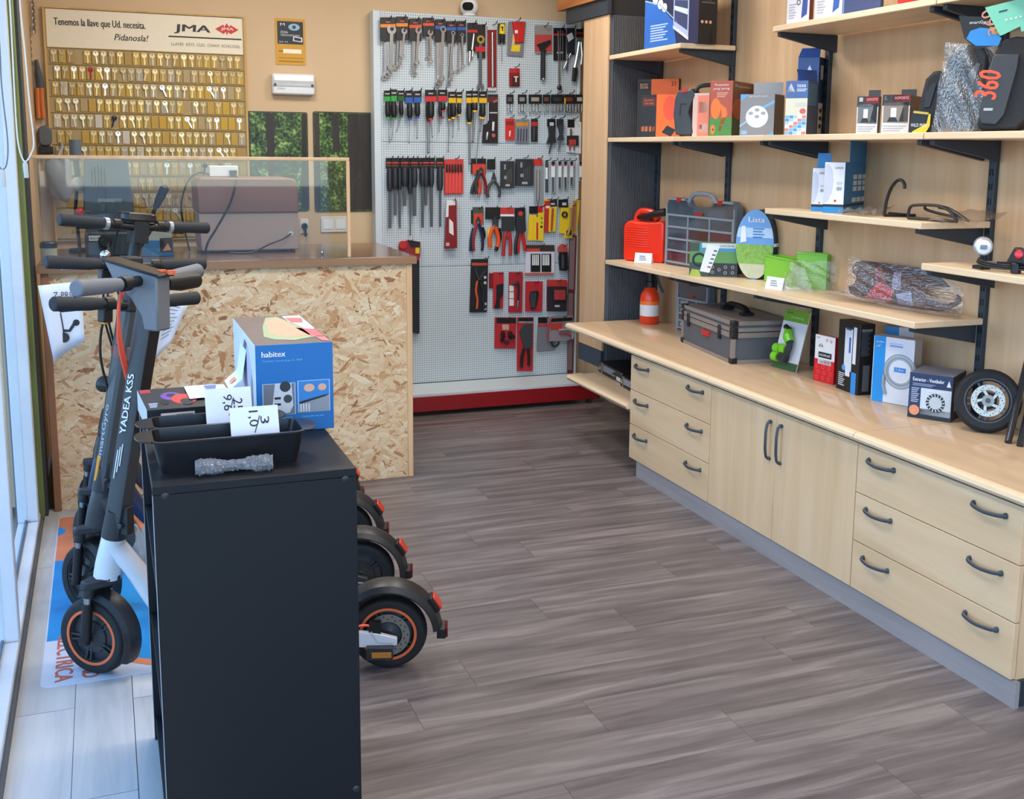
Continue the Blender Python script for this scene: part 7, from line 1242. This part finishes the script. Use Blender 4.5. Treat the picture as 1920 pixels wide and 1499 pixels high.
# loaf tins
def loaf_tin(fr, lab, k=1):
    t = thing('loaf_tin', lab, 'baking tin', fr((.15, .055, 0)), 'dark loaf tins on the black shelf unit'); M = mat('1f2023', .3, .3, name='dark_nonstick'); s = MB(fr)
    L, W, H = .318*k, .122*k**.5, .066*k**.5; th = .0015
    def loop(x0, y0, x1, y1, r, z): return [(x, y, z) for x, y in rrect(x0, y0, x1, y1, r, 4)]
    A_ = loop(.014, .010, L-.014, W-.010, .016, 0); B_ = loop(0, 0, L, W, .02, H); B2 = loop(-.004, -.004, L+.004, W+.004, .023, H); B3 = loop(-.004, -.004, L+.004, W+.004, .023, H+.003); I1 = loop(.003, .003, L-.003, W-.003, .018, H+.003); I0 = loop(.016, .012, L-.016, W-.012, .014, .004)
    n = len(A_); vs = A_+B_+B2+B3+I1+I0; fs = [tuple(range(n)), tuple(range(5*n, 6*n))]
    for k in range(5): fs += [(k*n+i, k*n+(i+1) % n, (k+1)*n+(i+1) % n, (k+1)*n+i) for i in range(n)]
    s.add(vs, fs, M); s.build('tin', t)
    for sg, x in ((-1, -.003), (1, L+.003)):
        pts = [(x, .006)]+[(x+sg*.03*math.sin(q), W/2-(W/2-.008)*math.cos(q)) for q in [i*math.pi/10 for i in range(11)]]+[(x, W-.006)]
        s = MB(fr); s.prism([(a, b, H) for a, b in pts], (0, 0, .0028), M); s.build('lug', t, bevel=.001)
    return t
A = onz(287, 892, TZ); fr1 = rz((A.x+.002, A.y-.004, TZ+.0002), .012); loaf_tin(fr1, 'larger dark loaf tin in front, with a white price card', .955)
fr2 = rz((A.x+.008, A.y+.14, TZ+.0002), .02); loaf_tin(fr2, 'smaller dark loaf tin behind the front one, with a white price card', .8)
def tin_card(fr, x, w, h, lab, rows):
    t = thing('price_card', lab, 'price card', fr((x+w/2, .05, .005))); f_ = fr.at((x, .032, .006)).rot('x', -.35); s = MB(f_); s.box((0, 0, 0), (w, .0006, h), PAPER); s.build('card', t); s = MB()
    for tx_, u, v, hh, ww in rows: put_text(s, tx_, f_((w*u, -.0002, h*v)), -f_.z, f_.x, ww, hh, INK, .0006)
    s.prism([f_((w*a, -.0006, h*b)) for a, b in ((.48, .5), (.50, .5), (.62, .82), (.60, .82))], -f_.y*.0004, INK); s.build('handwriting', t)
tin_card(fr1, .158, .1, .112, 'folded white price card standing in the front loaf tin', (('1,0', .36, .92, .022, .034), ('3', .62, .8, .018, .016)))
tin_card(fr2, .115, .1, .125, 'white price card standing in the rear loaf tin', (('9,6', .36, .88, .022, .036), ('25', .60, .8, .02, .028)))
# scrap of bubble wrap in front of the tin
a = onz(366, 895, TZ); b = onz(512, 884, TZ); a.y -= .01; b.y -= .008
t = thing('bubble_wrap_scrap', 'rolled scrap of grey bubble wrap in front of the loaf tins', 'bubble wrap', (a+b)/2)
r_ = random.Random(3); L_ = (b-a); Lw = L_.length; D = L_.normalized(); N = V((-D.y, D.x, 0)); s = MB(); prof = []
for i in range(40):
    u = i/39; rr = .0125+.003*math.sin(9*u)+r_.uniform(-.001, .001); s_ = []
    for k in range(14):
        q = 2*math.pi*k/14; rk = rr*(1+.10*math.sin(5*q+12*u)+.16*r_.uniform(-1, 1)); prof.append(a+D*(u*Lw)+N*(.02+1.35*rk*math.cos(q))+V((0, 0, max(.0165+rk*math.sin(q)*1.05, .0004))))
s.add(prof, [(i*14+k, i*14+(k+1) % 14, (i+1)*14+(k+1) % 14, (i+1)*14+k) for i in range(39) for k in range(14)]+[tuple(range(14)), tuple(range(39*14, 40*14))], glassy('bubble_scrap', (.8, .82, .85), .25, .15, .25, '8f959e')); s.build('roll', t, smooth=20)
# ------------------------------------------------------------------ electric scooters parked in the window
def scooter(label, O, rear, steer, H, cfg):
    """O front wheel contact, rear rear wheel contact, H height of the handlebar"""
    O = V(O); rear = V(rear); d = (rear-O); WB = d.length; d.normalize(); n0 = V((-d.y, d.x, 0)); ln = math.radians(cfg.get('lean', 4)); n = n0*math.cos(ln)+V((0, 0, math.sin(ln))); up = d.cross(n)
    t = thing('electric_scooter', label, 'scooter', (O+rear)/2, 'electric scooters in the window')
    R = cfg.get('R', .12); F = Fr(O, d, n, up)
    ax = (d*.21+up).normalized(); P0 = F((.05, 0, .31)); Rm = Matrix.Rotation(math.radians(steer), 3, ax)
    G = Fr(P0+Rm@(O-P0), Rm@d, Rm@n, Rm@up)          # frame of everything that turns with the bars
    body, stemc, ring, acc = cfg['body'], cfg['stem'], cfg.get('ring'), cfg.get('accent', BLACK)
    def grp(name): e = bpy.data.objects.new(name, None); return e
    # wheels: one part each, pieces below it
    def wheelpart(name, o, axis):
        s = MB(); rt = R*.3; w_ = .058; prof = [(R*.70, -w_*.42)]
        for i in range(13):
            q = (-1.25+2.5*i/12)*1.15; prof.append((R-rt*.5+rt*.5*math.cos(q), math.sin(q)*w_/2))
        prof.append((R*.70, w_*.42)); s.lathe(prof, o, axis, RUBBER, 44, closed=True); ob = s.build(name, t)
        wheel_in(ob, o, axis, R, w_, cfg.get('rim', mat('3b3d40', .45, .3)), ring); return ob
    wf_ = wheelpart('front_wheel', G((0, 0, R)), -G.y); wr_ = wheelpart('rear_wheel', F((WB, 0, R)), -F.y)
    # fork
    hub = G((0, 0, R))
    for sg in (-1, 1):
        s = MB(G); s.tube([(-.004, sg*.046, R-.012), (-.004, sg*.046, R+.012)], .016, BLACK, 10); s.tube([(0, sg*.046, R), (.012, sg*.046, R+.12)], [.016, .0155], BLACK, 12); s.tube([(.012, sg*.046, R+.12), (.014, sg*.046, R+.145)], .0125, CHROME, 12); s.tube([(.014, sg*.046, R+.143), (.022, sg*.046, R+.18)], .018, CHAR, 12); s.build('fork_leg', t)
    s = MB(G); s.prism([(-.005, -.062, .285), (.02, -.068, .285), (.075, -.03, .295), (.09, 0, .297), (.075, .03, .295), (.02, .068, .285), (-.005, .062, .285)], (.006, 0, .03), CHAR); s.build('fork_crown', t, bevel=.006)
    # front mudguard
    s = MB(); s.lathe([(R+.012, -.038), (R+.024, -.026), (R+.028, 0), (R+.024, .026), (R+.012, .038), (R+.008, .038), (R+.02, .024), (R+.024, 0), (R+.02, -.024), (R+.008, -.038)], G((0.002, 0, R+.004)), -G.y, mat('232427', .4), 20, closed=True, arc=(math.radians(-118), math.radians(14)), ref=tuple(G.z)); s.build('front_mudguard', t)
    # head tube, neck, deck
    s = MB(F); s.tube([(.05, 0, .318), (.058, 0, .36), (.078, 0, .445), (.08, 0, .452)], [.041, .04, .035, .033], body, 20); s.build('head_tube', t)
    s = MB(F); s.tube(curve([(.075, 0, .42), (.13, 0, .345), (.2, 0, .22), (.27, 0, .155), (.34, 0, .14)], 5), [.03]*21, body, 14, flat=1.25); s.build('neck', t)
    s = MB(F); s.prism([(.28, -.085, .10), (.30, -.085, .165), (WB-.16, -.085, .165), (WB-.12, -.085, .15), (WB-.14, -.085, .10)], (0, .17, 0), cfg.get('deck', body)); dk = s.build('deck', t, bevel=.012, seg=3)
    s = MB(F); s.box((.31, -.078, .1655), (WB-.17, .078, .1705), mat('1b1c1e', .8, bump=.4, scale=150)); s.build('grip_tape', dk)
    for sg in (-1, 1):
        s = MB(F); s.prism([(WB-.16, 0, .105), (WB-.16, 0, .16), (WB-.03, 0, .145), (WB+.03, 0, .128), (WB+.03, 0, .104), (WB-.03, 0, .095)], (0, .016, 0), cfg.get('deck', body)); s.v = [p+n*(sg*.058-.008) for p in s.v]; s.build('rear_arm', t, bevel=.003)
        s = MB(F); s.lathe([(0, .012), (.012, .012), (.014, 0)], F((WB, sg*.066, R)), n*sg, CHROME, 12) if False else None
    # rear mudguard with lamp
    s = MB(); rg = R+.02; s.lathe([(rg+.004, -.046), (rg+.02, -.034), (rg+.027, 0), (rg+.02, .034), (rg+.004, .046), (rg+.0, .046), (rg+.016, .032), (rg+.022, 0), (rg+.016, -.032), (rg, -.046)], F((WB, 0, R+.006)), -F.y, mat('1d1f22', .38), 24, closed=True, arc=(math.radians(-cfg.get('tail', 86)), math.radians(62)), ref=(0, 0, 1)); mg = s.build('rear_mudguard', t)
    ta = math.radians(58); c = F((WB+(rg+.026)*math.sin(ta), 0, R+.006+(rg+.026)*math.cos(ta))); D = (d*math.sin(ta)+up*math.cos(ta)); T_ = (d*math.cos(ta)-up*math.sin(ta))
    s = MB(Fr(c, T_, n, D)); s.box((-.026, -.024, -.006), (.026, .024, .008), BLACK); s.box((-.023, -.021, .008), (.023, .021, .017), mat('c8402e', .25)); s.build('tail_lamp', mg, bevel=.003)
    tb_ = math.radians(90); c = F((WB+rg+.02, 0, R+.004)); s = MB(Fr(c, d, n, up)); s.box((-.01, -.03, -.02), (.018, .03, .014), BLACK); s.box((.018, -.026, -.018), (.024, .026, .016), mat('7a1c1e', .3)); s.build('reflector', mg, bevel=.003)
    s = MB(F); s.box((WB-.062, -.088, R-.052), (WB+.018, -.068, R-.012), mat('2a2c2f', .4)); s.box((WB-.046, -.0895, R-.045), (WB+.014, -.087, R-.026), mat('b8782a', .3)); s.build('side_reflector', t, bevel=.004)
    s = MB(F); s.box((WB-.055, -.064, R+.02), (WB-.02, -.035, R+.055), BLACK); s.tube(curve([(WB-.05, -.06, R+.05), (WB-.09, -.065, R+.05), (WB-.14, -.06, R+.02)], 4), .004, cfg.get('cable', BLACK), 6); s.tube([(WB-.05, -.062, R+.03), (WB-.03, -.062, R-.005), (WB+.02, -.062, R-.01)], .005, LGREY, 6); s.build('brake_caliper', t)
    # stem
    z0, z1 = .45, H-.02; sx = lambda z: .05+.21*(z-.31)
    sq = cfg.get('square', .03)
    s = MB(G)
    if cfg.get('round'): s.tube([(sx(z0), 0, z0), (sx(z1), 0, z1)], .024, stemc, 18)
    else:
        for a_, b_, m_ in ((-1, 1, stemc),):
            s.prism([(sx(z0)-.026, -sq*.75, z0), (sx(z0)-.03, 0, z0), (sx(z0)-.026, sq*.75, z0), (sx(z0)+.016, sq, z0), (sx(z0)+.03, sq*.8, z0), (sx(z0)+.03, -sq*.8, z0), (sx(z0)+.016, -sq, z0)], (sx(z1)-sx(z0), 0, z1-z0), stemc)
    st_ = s.build('stem', t, bevel=.002)
    if cfg.get('facing'):
        s = MB(G); s.prism([(sx(z0)+.0305, -sq*.78, z0+.02), (sx(z0)+.0305, sq*.78, z0+.02), (sx(z1)+.0305, sq*.78, z1), (sx(z1)+.0305, -sq*.78, z1)], (.002, 0, 0), BLACK); s.build('cover_strip', st_)
    s = MB(G); s.tube([(sx(.445), 0, .445), (sx(.47), 0, .47), (sx(.53), 0, .53)], [.038, .037, .034], mat('2e3033', .4), 16); s.box((sx(.5)+.02, -.016, .46), (sx(.5)+.05, .016, .545), CHAR); s.tube([(sx(.5)+.03, -.03, .49), (sx(.5)+.03, .03, .49)], .009, DSTEEL, 10); s.build('folding_clamp', t, bevel=.002)
    aS = (G.x*.21+G.z).normalized()
    if cfg.get('text'):
        tx_, zt0, zt1, hh, col, bd = cfg['text']; s = MB(); o_ = G((sx(zt0)+cfg.get('toff', .008), -sq*1.0-.0008, zt0)); put_text(s, tx_, o_, aS, -G.x, (zt1-zt0)*1.02, hh, col, .0012, 0, bd)
        if cfg.get('dashes'):
            for k in range(3): q = G((sx(zt0-.03)+.006-.007*k, -sq-.0012, zt0-.03)); s.prism([q-aS*(.07+.02*k), q-aS*.01*k, q-aS*.01*k-G.x*.003, q-aS*(.07+.02*k)-G.x*.003], -G.y*.0004, col)
        s.build('lettering', st_)
    if cfg.get('lamp'):
        q = cfg['lamp']; s = MB(G); s.tube([(sx(q)-.03, 0, q), (sx(q)-.06, 0, q), (sx(q)-.08, 0, q)], [.012, .028, .032], BLACK, 16); s.build('head_lamp', t); s = MB(G); s.lathe([(0, .006), (.024, .003), (.028, 0)], (sx(q)-.082, 0, q), (-1, 0, 0), mat('d8dde2', .15), 16); s.build('lamp_lens', t)
    if cfg.get('collar'):
        q, cc = cfg['collar']; s = MB(G); s.tube([(sx(q), 0, q), (sx(q+.045), 0, q+.045)], .034, cc, 14); s.box((sx(q)-.05, -.012, q+.01), (sx(q)-.02, .012, q+.035), DRED); s.build('collar', t, bevel=.002)
    if cfg.get('reflector'):
        q = cfg['reflector']; s = MB(G); s.prism([(sx(q)-.012, -sq-.001, q), (sx(q)+.002, -sq-.001, q), (sx(q+.09)+.002, -sq-.001, q+.09), (sx(q+.09)-.012, -sq-.001, q+.09)], (0, -.004, 0), mat('e89a28', .3)); s.build('stem_reflector', st_, bevel=.003)
    # handlebar with grips, levers
    hb = G((sx(H), 0, H)); K = Fr(hb, G.x, G.y, G.z); bw = cfg.get('bw', .27); kd = cfg.get('head')
    if kd == 'plate':
        s = MB(K); s.prism([(-.15, -.03, .036), (.032, -.03, -.002), (.03, -.03, -.16), (-.02, -.03, -.16), (-.026, -.03, -.12), (-.06, -.03, -.07), (-.115, -.03, -.025)], (0, .06, 0), mat('6e7176', .35)); s.build('head_plate', t, bevel=.006); s = MB(K); s.prism([(-.155, -.036, .042), (.042, -.036, .002), (.044, -.036, -.006), (-.155, -.036, .034)], (0, .072, 0), mat('15161a', .2)); s.build('display', t, bevel=.003)
        for xx in (-.0, .03): s = MB(K); s.tube([(xx+.012, .02, .0), (xx+.012, .02, .012)], .012, mat('e0663a', .4), 12); s.build('button', t)
        s = MB(K); s.tube([(-.0, .05, -.03), (.0, .12, -.034), (-.004, .2, -.036)], [.02, .026, .024], BLACK, 12); s.build('throttle', t)
        s = MB(K); s.tube([(-.03, -.12, -.02), (-.03, 0, -.018), (-.03, .12, -.02)], .016, BLACK, 12); 
    else: s = MB(K); s.tube(curve([(0, -.13, .0), (0.01, -.05, -.006), (.012, 0, -.008), (.01, .05, -.006), (0, .13, .0)], 4), .0155, BLACK, 12)
    bar = s.build('handlebar', t); zb = -.02 if kd == 'plate' else 0; xb = -.03 if kd == 'plate' else 0; gc = cfg.get('grip', mat('26292d', .7, bump=.4, scale=120))
    for sg in (-1, 1):
        s = MB(K); s.tube([(xb, sg*.11, zb), (xb-.004, sg*.15, zb), (xb-.012, sg*(bw-.005), zb+.004), (xb-.012, sg*bw, zb+.004)], [.0175, .0215, .0235, .019], gc, 14); s.build('grip', bar)
        s = MB(K); s.tube([(xb, sg*.075, zb), (xb, sg*.105, zb)], .022, BLACK, 14); s.tube(curve([(xb-.02, sg*.09, zb-.006), (xb-.05, sg*.11, zb-.014), (xb-.06, sg*.16, zb-.02), (xb-.055, sg*.225, zb-.022)], 4), .0065, CHAR if kd == 'plate' else cfg.get('lever', BLACK), 8, flat=.6); s.build('brake_lever', bar)
    if kd == 'pod':
        s = MB(K); s.prism([(x-.01, -.0+y, .015) for x, y in rrect(-.045, -.07, .045, .07, .03, 5)], (-.01, 0, .034), mat('141518', .3)); s.build('display', t, bevel=.008, seg=3); s = MB(K); s.box((-.035, -.03, -.07), (.03, .03, .012), mat('23272c', .4)); s.box((-.036, -.012, -.05), (-.034, .004, -.015), LGREY); s.build('stem_clamp', t, bevel=.006)
        for sg in (-1, 1): s = MB(K); s.tube([(0, sg*.125, 0), (0, sg*.14, 0)], .024, mat('b9bcc2', .3, .6), 14); s.build('clamp_ring', bar)
    if cfg.get('bell'):
        s = MB(K); s.ball((-.02, -.085, .03), .019, CHROME, 14); s.tube([(-.0, -.085, .0), (-.015, -.085, .02)], .006, BLACK, 8); s.build('bell', bar); s = MB(K); s.lathe([(0, .03), (.02, .028), (.024, .0), (.02, -.02), (0, -.02)], (.02, -.05, -.05), (0, -1, 0), CHAR, 14); s.build('horn', t)
    if kd == 'bar':
        s = MB(K); s.box((-.03, -.035, -.03), (.03, .035, .03), CHAR); s.build('stem_clamp', t, bevel=.008); s = MB(K); s.box((-.035, -.105, -.062), (.0, -.07, -.012), BLACK); s.box((-.03, -.095, -.07), (-.012, -.08, -.06), mat('e8a628', .35)); s.build('switch', bar, bevel=.004)
    cc = cfg.get('cable', BLACK)
    for k, l0 in enumerate(cfg.get('cl') or ((-.07, .07) if not cfg.get('loops') else (-.07, -.04, .05, .08))):
        s = MB(G); zz = H-.04; s.tube(curve([(sx(H)+xb-.02, l0, H+zb-.012), (sx(zz)-.06-.02*k, l0*.9, zz-.05), (sx(zz-.14)-.045, l0*.5-.02, zz-.15), (sx(zz-.26)-.03, -.015+.01*k, zz-.27)], 6), .0042, cc, 6); s.build('cable', t)
    return t, G, F
def wheel_in(ob, o, axis, R, w_, rimcol, ringcol):
    """rim, spokes, hub, disc as pieces of one wheel"""
    A_ = V(axis).normalized(); u = (V((0, 0, 1))-A_*A_.z).normalized(); v_ = A_.cross(u); o = V(o)
    s = MB(); s.lathe([(R*.72, -w_*.36), (R*.72, w_*.36), (R*.66, w_*.36), (R*.62, w_*.2), (R*.62, -w_*.2), (R*.66, -w_*.36)], o, A_, rimcol, 36, closed=True); s.build('rim', ob)
    if ringcol:
        s = MB(); s.lathe([(R*.735, w_*.40), (R*.665, w_*.40), (R*.665, w_*.44), (R*.735, w_*.44)], o, A_, ringcol, 40, closed=True); s.build('rim_ring', ob)
    for i in range(5):
        q = 2*math.pi*i/5+.4; Dd = u*math.cos(q)+v_*math.sin(q); T_ = A_.cross(Dd); s = MB()
        for e_ in (-1, 1):
            c0 = o+Dd*R*.3+T_*(e_*R*.05); c1 = o+Dd*R*.64+T_*(e_*R*.07); s.prism([c0-T_*R*.022+A_*w_*.1, c0+T_*R*.022+A_*w_*.1, c1+T_*R*.022+A_*w_*.1, c1-T_*R*.022+A_*w_*.1], A_*w_*.26, rimcol)
        s.build('spoke', ob)
    s = MB(); s.lathe([(0, w_*.42), (R*.1, w_*.42), (R*.14, w_*.36), (R*.40, w_*.32), (R*.42, w_*.2), (R*.62, w_*.12), (R*.62, -w_*.3), (0, -w_*.4)], o, A_, rimcol, 26); s.build('hub', ob)
def disc_on(t, o, axis, R):
    A_ = V(axis).normalized(); u = V((0, 0, 1)); v_ = A_.cross(u); dc = V(o)+A_*.034; s = MB(); s.ringprism(circ(dc, u, v_, R*.56, 30), circ(dc, u, v_, R*.36, 30), A_*.0025, mat('8f8c84', .35, .6)); s.build('brake_disc', t)
    s = MB()
    for i in range(28):
        q = 2*math.pi*i/28; rr = R*(.42+.08*(i % 2)); s.prism(circ(dc+(u*math.cos(q)+v_*math.sin(q))*rr, u, v_, R*.022, 6), A_*.003, mat('2a2a28', .7))
    s.build('disc_holes', t)['kind'] = 'stuff'
WHT = mat('d5d8de', .3); OG = mat('e26a3c', .45)
t, G, F = scooter('white-framed scooter with orange rim rings and a grey plate handlebar head', onz(185, 1258, 0), onz(730, 1248, 0), -22, 1.245, dict(body=WHT, stem=mat('434548', .4), ring=OG, text=('YADEA KS5', .775, .955, .021, mat('e8eaee', .5), .0016), dashes=True, facing=True, head='plate', cl=(-.075, -.05), grip=mat('6a6e74', .55), cable=mat('f0583a', .4), square=.03, bw=.27))
disc_on(t, onz(730, 1248, 0)+V((0, 0, .12)), -F.y, .12)
D1 = F.x
t, G2, F2 = scooter('dark grey scooter with an orange reflector and lettering on its stem', (-.11, 3.97, 0), (.79, 3.70, 0), -38, ony(205, 566, 3.85).z, dict(body=mat('37393c', .4), stem=mat('4c5054', .35), text=('smartGyro', ony(200, 863, 3.88).z, ony(212, 756, 3.88).z, .026, mat('b9bec6', .5), .0006), toff=.012, head='bar', collar=(ony(222, 669, 3.88).z, mat('7a5a58', .5)), reflector=ony(195, 904, 3.88).z, square=.031, bw=.28, tail=100))
t, G3, F3 = scooter('black scooter with a round head lamp behind the dark grey one', (-.10, 4.44, 0), (.82, 4.17, 0), -50, ony(225, 486, 4.36).z, dict(body=mat('1f2b4a', .4), stem=mat('26282c', .4), head='bar', round=True, lamp=.72, loops=True, bell=True, lever=LGREY, bw=.30, lean=7, deck=mat('2a2c30', .4)))
t, G4, F4 = scooter('black scooter with an oval display pod next to the counter', (-.09, 4.86, 0), (.83, 4.66, 0), -54, ony(235, 415, 4.76).z, dict(body=mat('2a2c30', .4), stem=mat('2d3034', .4), head='pod', round=True, bw=.31, lean=7))
# papers hanging from the bars
def sheet(name, lab, quad, Y, mt, bend=.015):
    P = [ony(x, y, Y+dy) for x, y, dy in quad]; t = thing(name, lab, 'leaflet', (P[2]+P[3])/2); s = MB(); vs = []; n_ = (P[1]-P[0]).cross(P[3]-P[0]).normalized()
    for j in range(7):
        for i in range(7):
            u, v = i/6, j/6; vs.append((P[0]*(1-u)+P[1]*u)*(1-v)+(P[3]*(1-u)+P[2]*u)*v+n_*bend*math.sin(math.pi*u)*(.4+.6*v))
    s.add(vs, [(j*7+i, j*7+i+1, (j+1)*7+i+1, (j+1)*7+i) for j in range(6) for i in range(6)], mt); ob = s.build('sheet', t); sf = ob.modifiers.new('thick', 'SOLIDIFY'); sf.thickness = .0012
    def at(u, v, off=.002): return (P[0]*(1-u)+P[1]*u)*(1-v)+(P[3]*(1-u)+P[2]*u)*v+n_*(bend*math.sin(math.pi*u)*(.4+.6*v))-n_*off*(1 if n_.y > 0 else -1)
    return t, at
t, at = sheet('scooter_leaflet', 'white leaflet with a scooter picture hanging from the handlebars', [(71, 536, 0), (152, 528, .02), (159, 640, .02), (101, 679, 0)], 4.0, PAPER)
s = MB(); I2 = mat('2a2c30', .6); s.tube([at(.42, .42), at(.43, .62), at(.42, .74)], .0022, I2, 5); s.tube([at(.43, .68), at(.6, .72), at(.78, .62)], .005, I2, 6)
for u, v, r_ in ((.42, .78, .017), (.8, .64, .011)): q = at(u, v); s.lathe([(0, .001), (r_, .001), (r_, 0)], q, (0, -1, 0), I2, 14)
put_text(s, 'Z-PRIME', at(.3, .2, .004), (1, 0, 0), (0, 0, 1), .085, .022, I2); s.build('print', t)
t, at = sheet('price_sheet', 'white typed price sheet hanging behind the white-framed scooter', [(296, 545, 0), (352, 572, .02), (322, 640, .02), (270, 705, 0)], 4.15, PAPER)
s = MB()
for k in range(9): s.tube([at(.45, .12+.07*k), at(.6, .12+.07*k), at(.82-.05*(k % 3), .12+.07*k)], .0012, mat('8a8e9c', .7), 4)
s.build('typing', t)['kind'] = 'stuff'
# clear bag on the white frame
P = ony(266, 1020, 3.42); t = thing('plastic_bag', 'small clear plastic bag hanging on the white scooter frame', 'bag', ony(266, 1065, 3.42)); lump('bag_body', ony(266, 1022, 3.43), .028, .022, .068, glassy('clear_bag', (.9, .91, .93), .3, .15, .25, 'dfe3ea'), t, 9, .3)
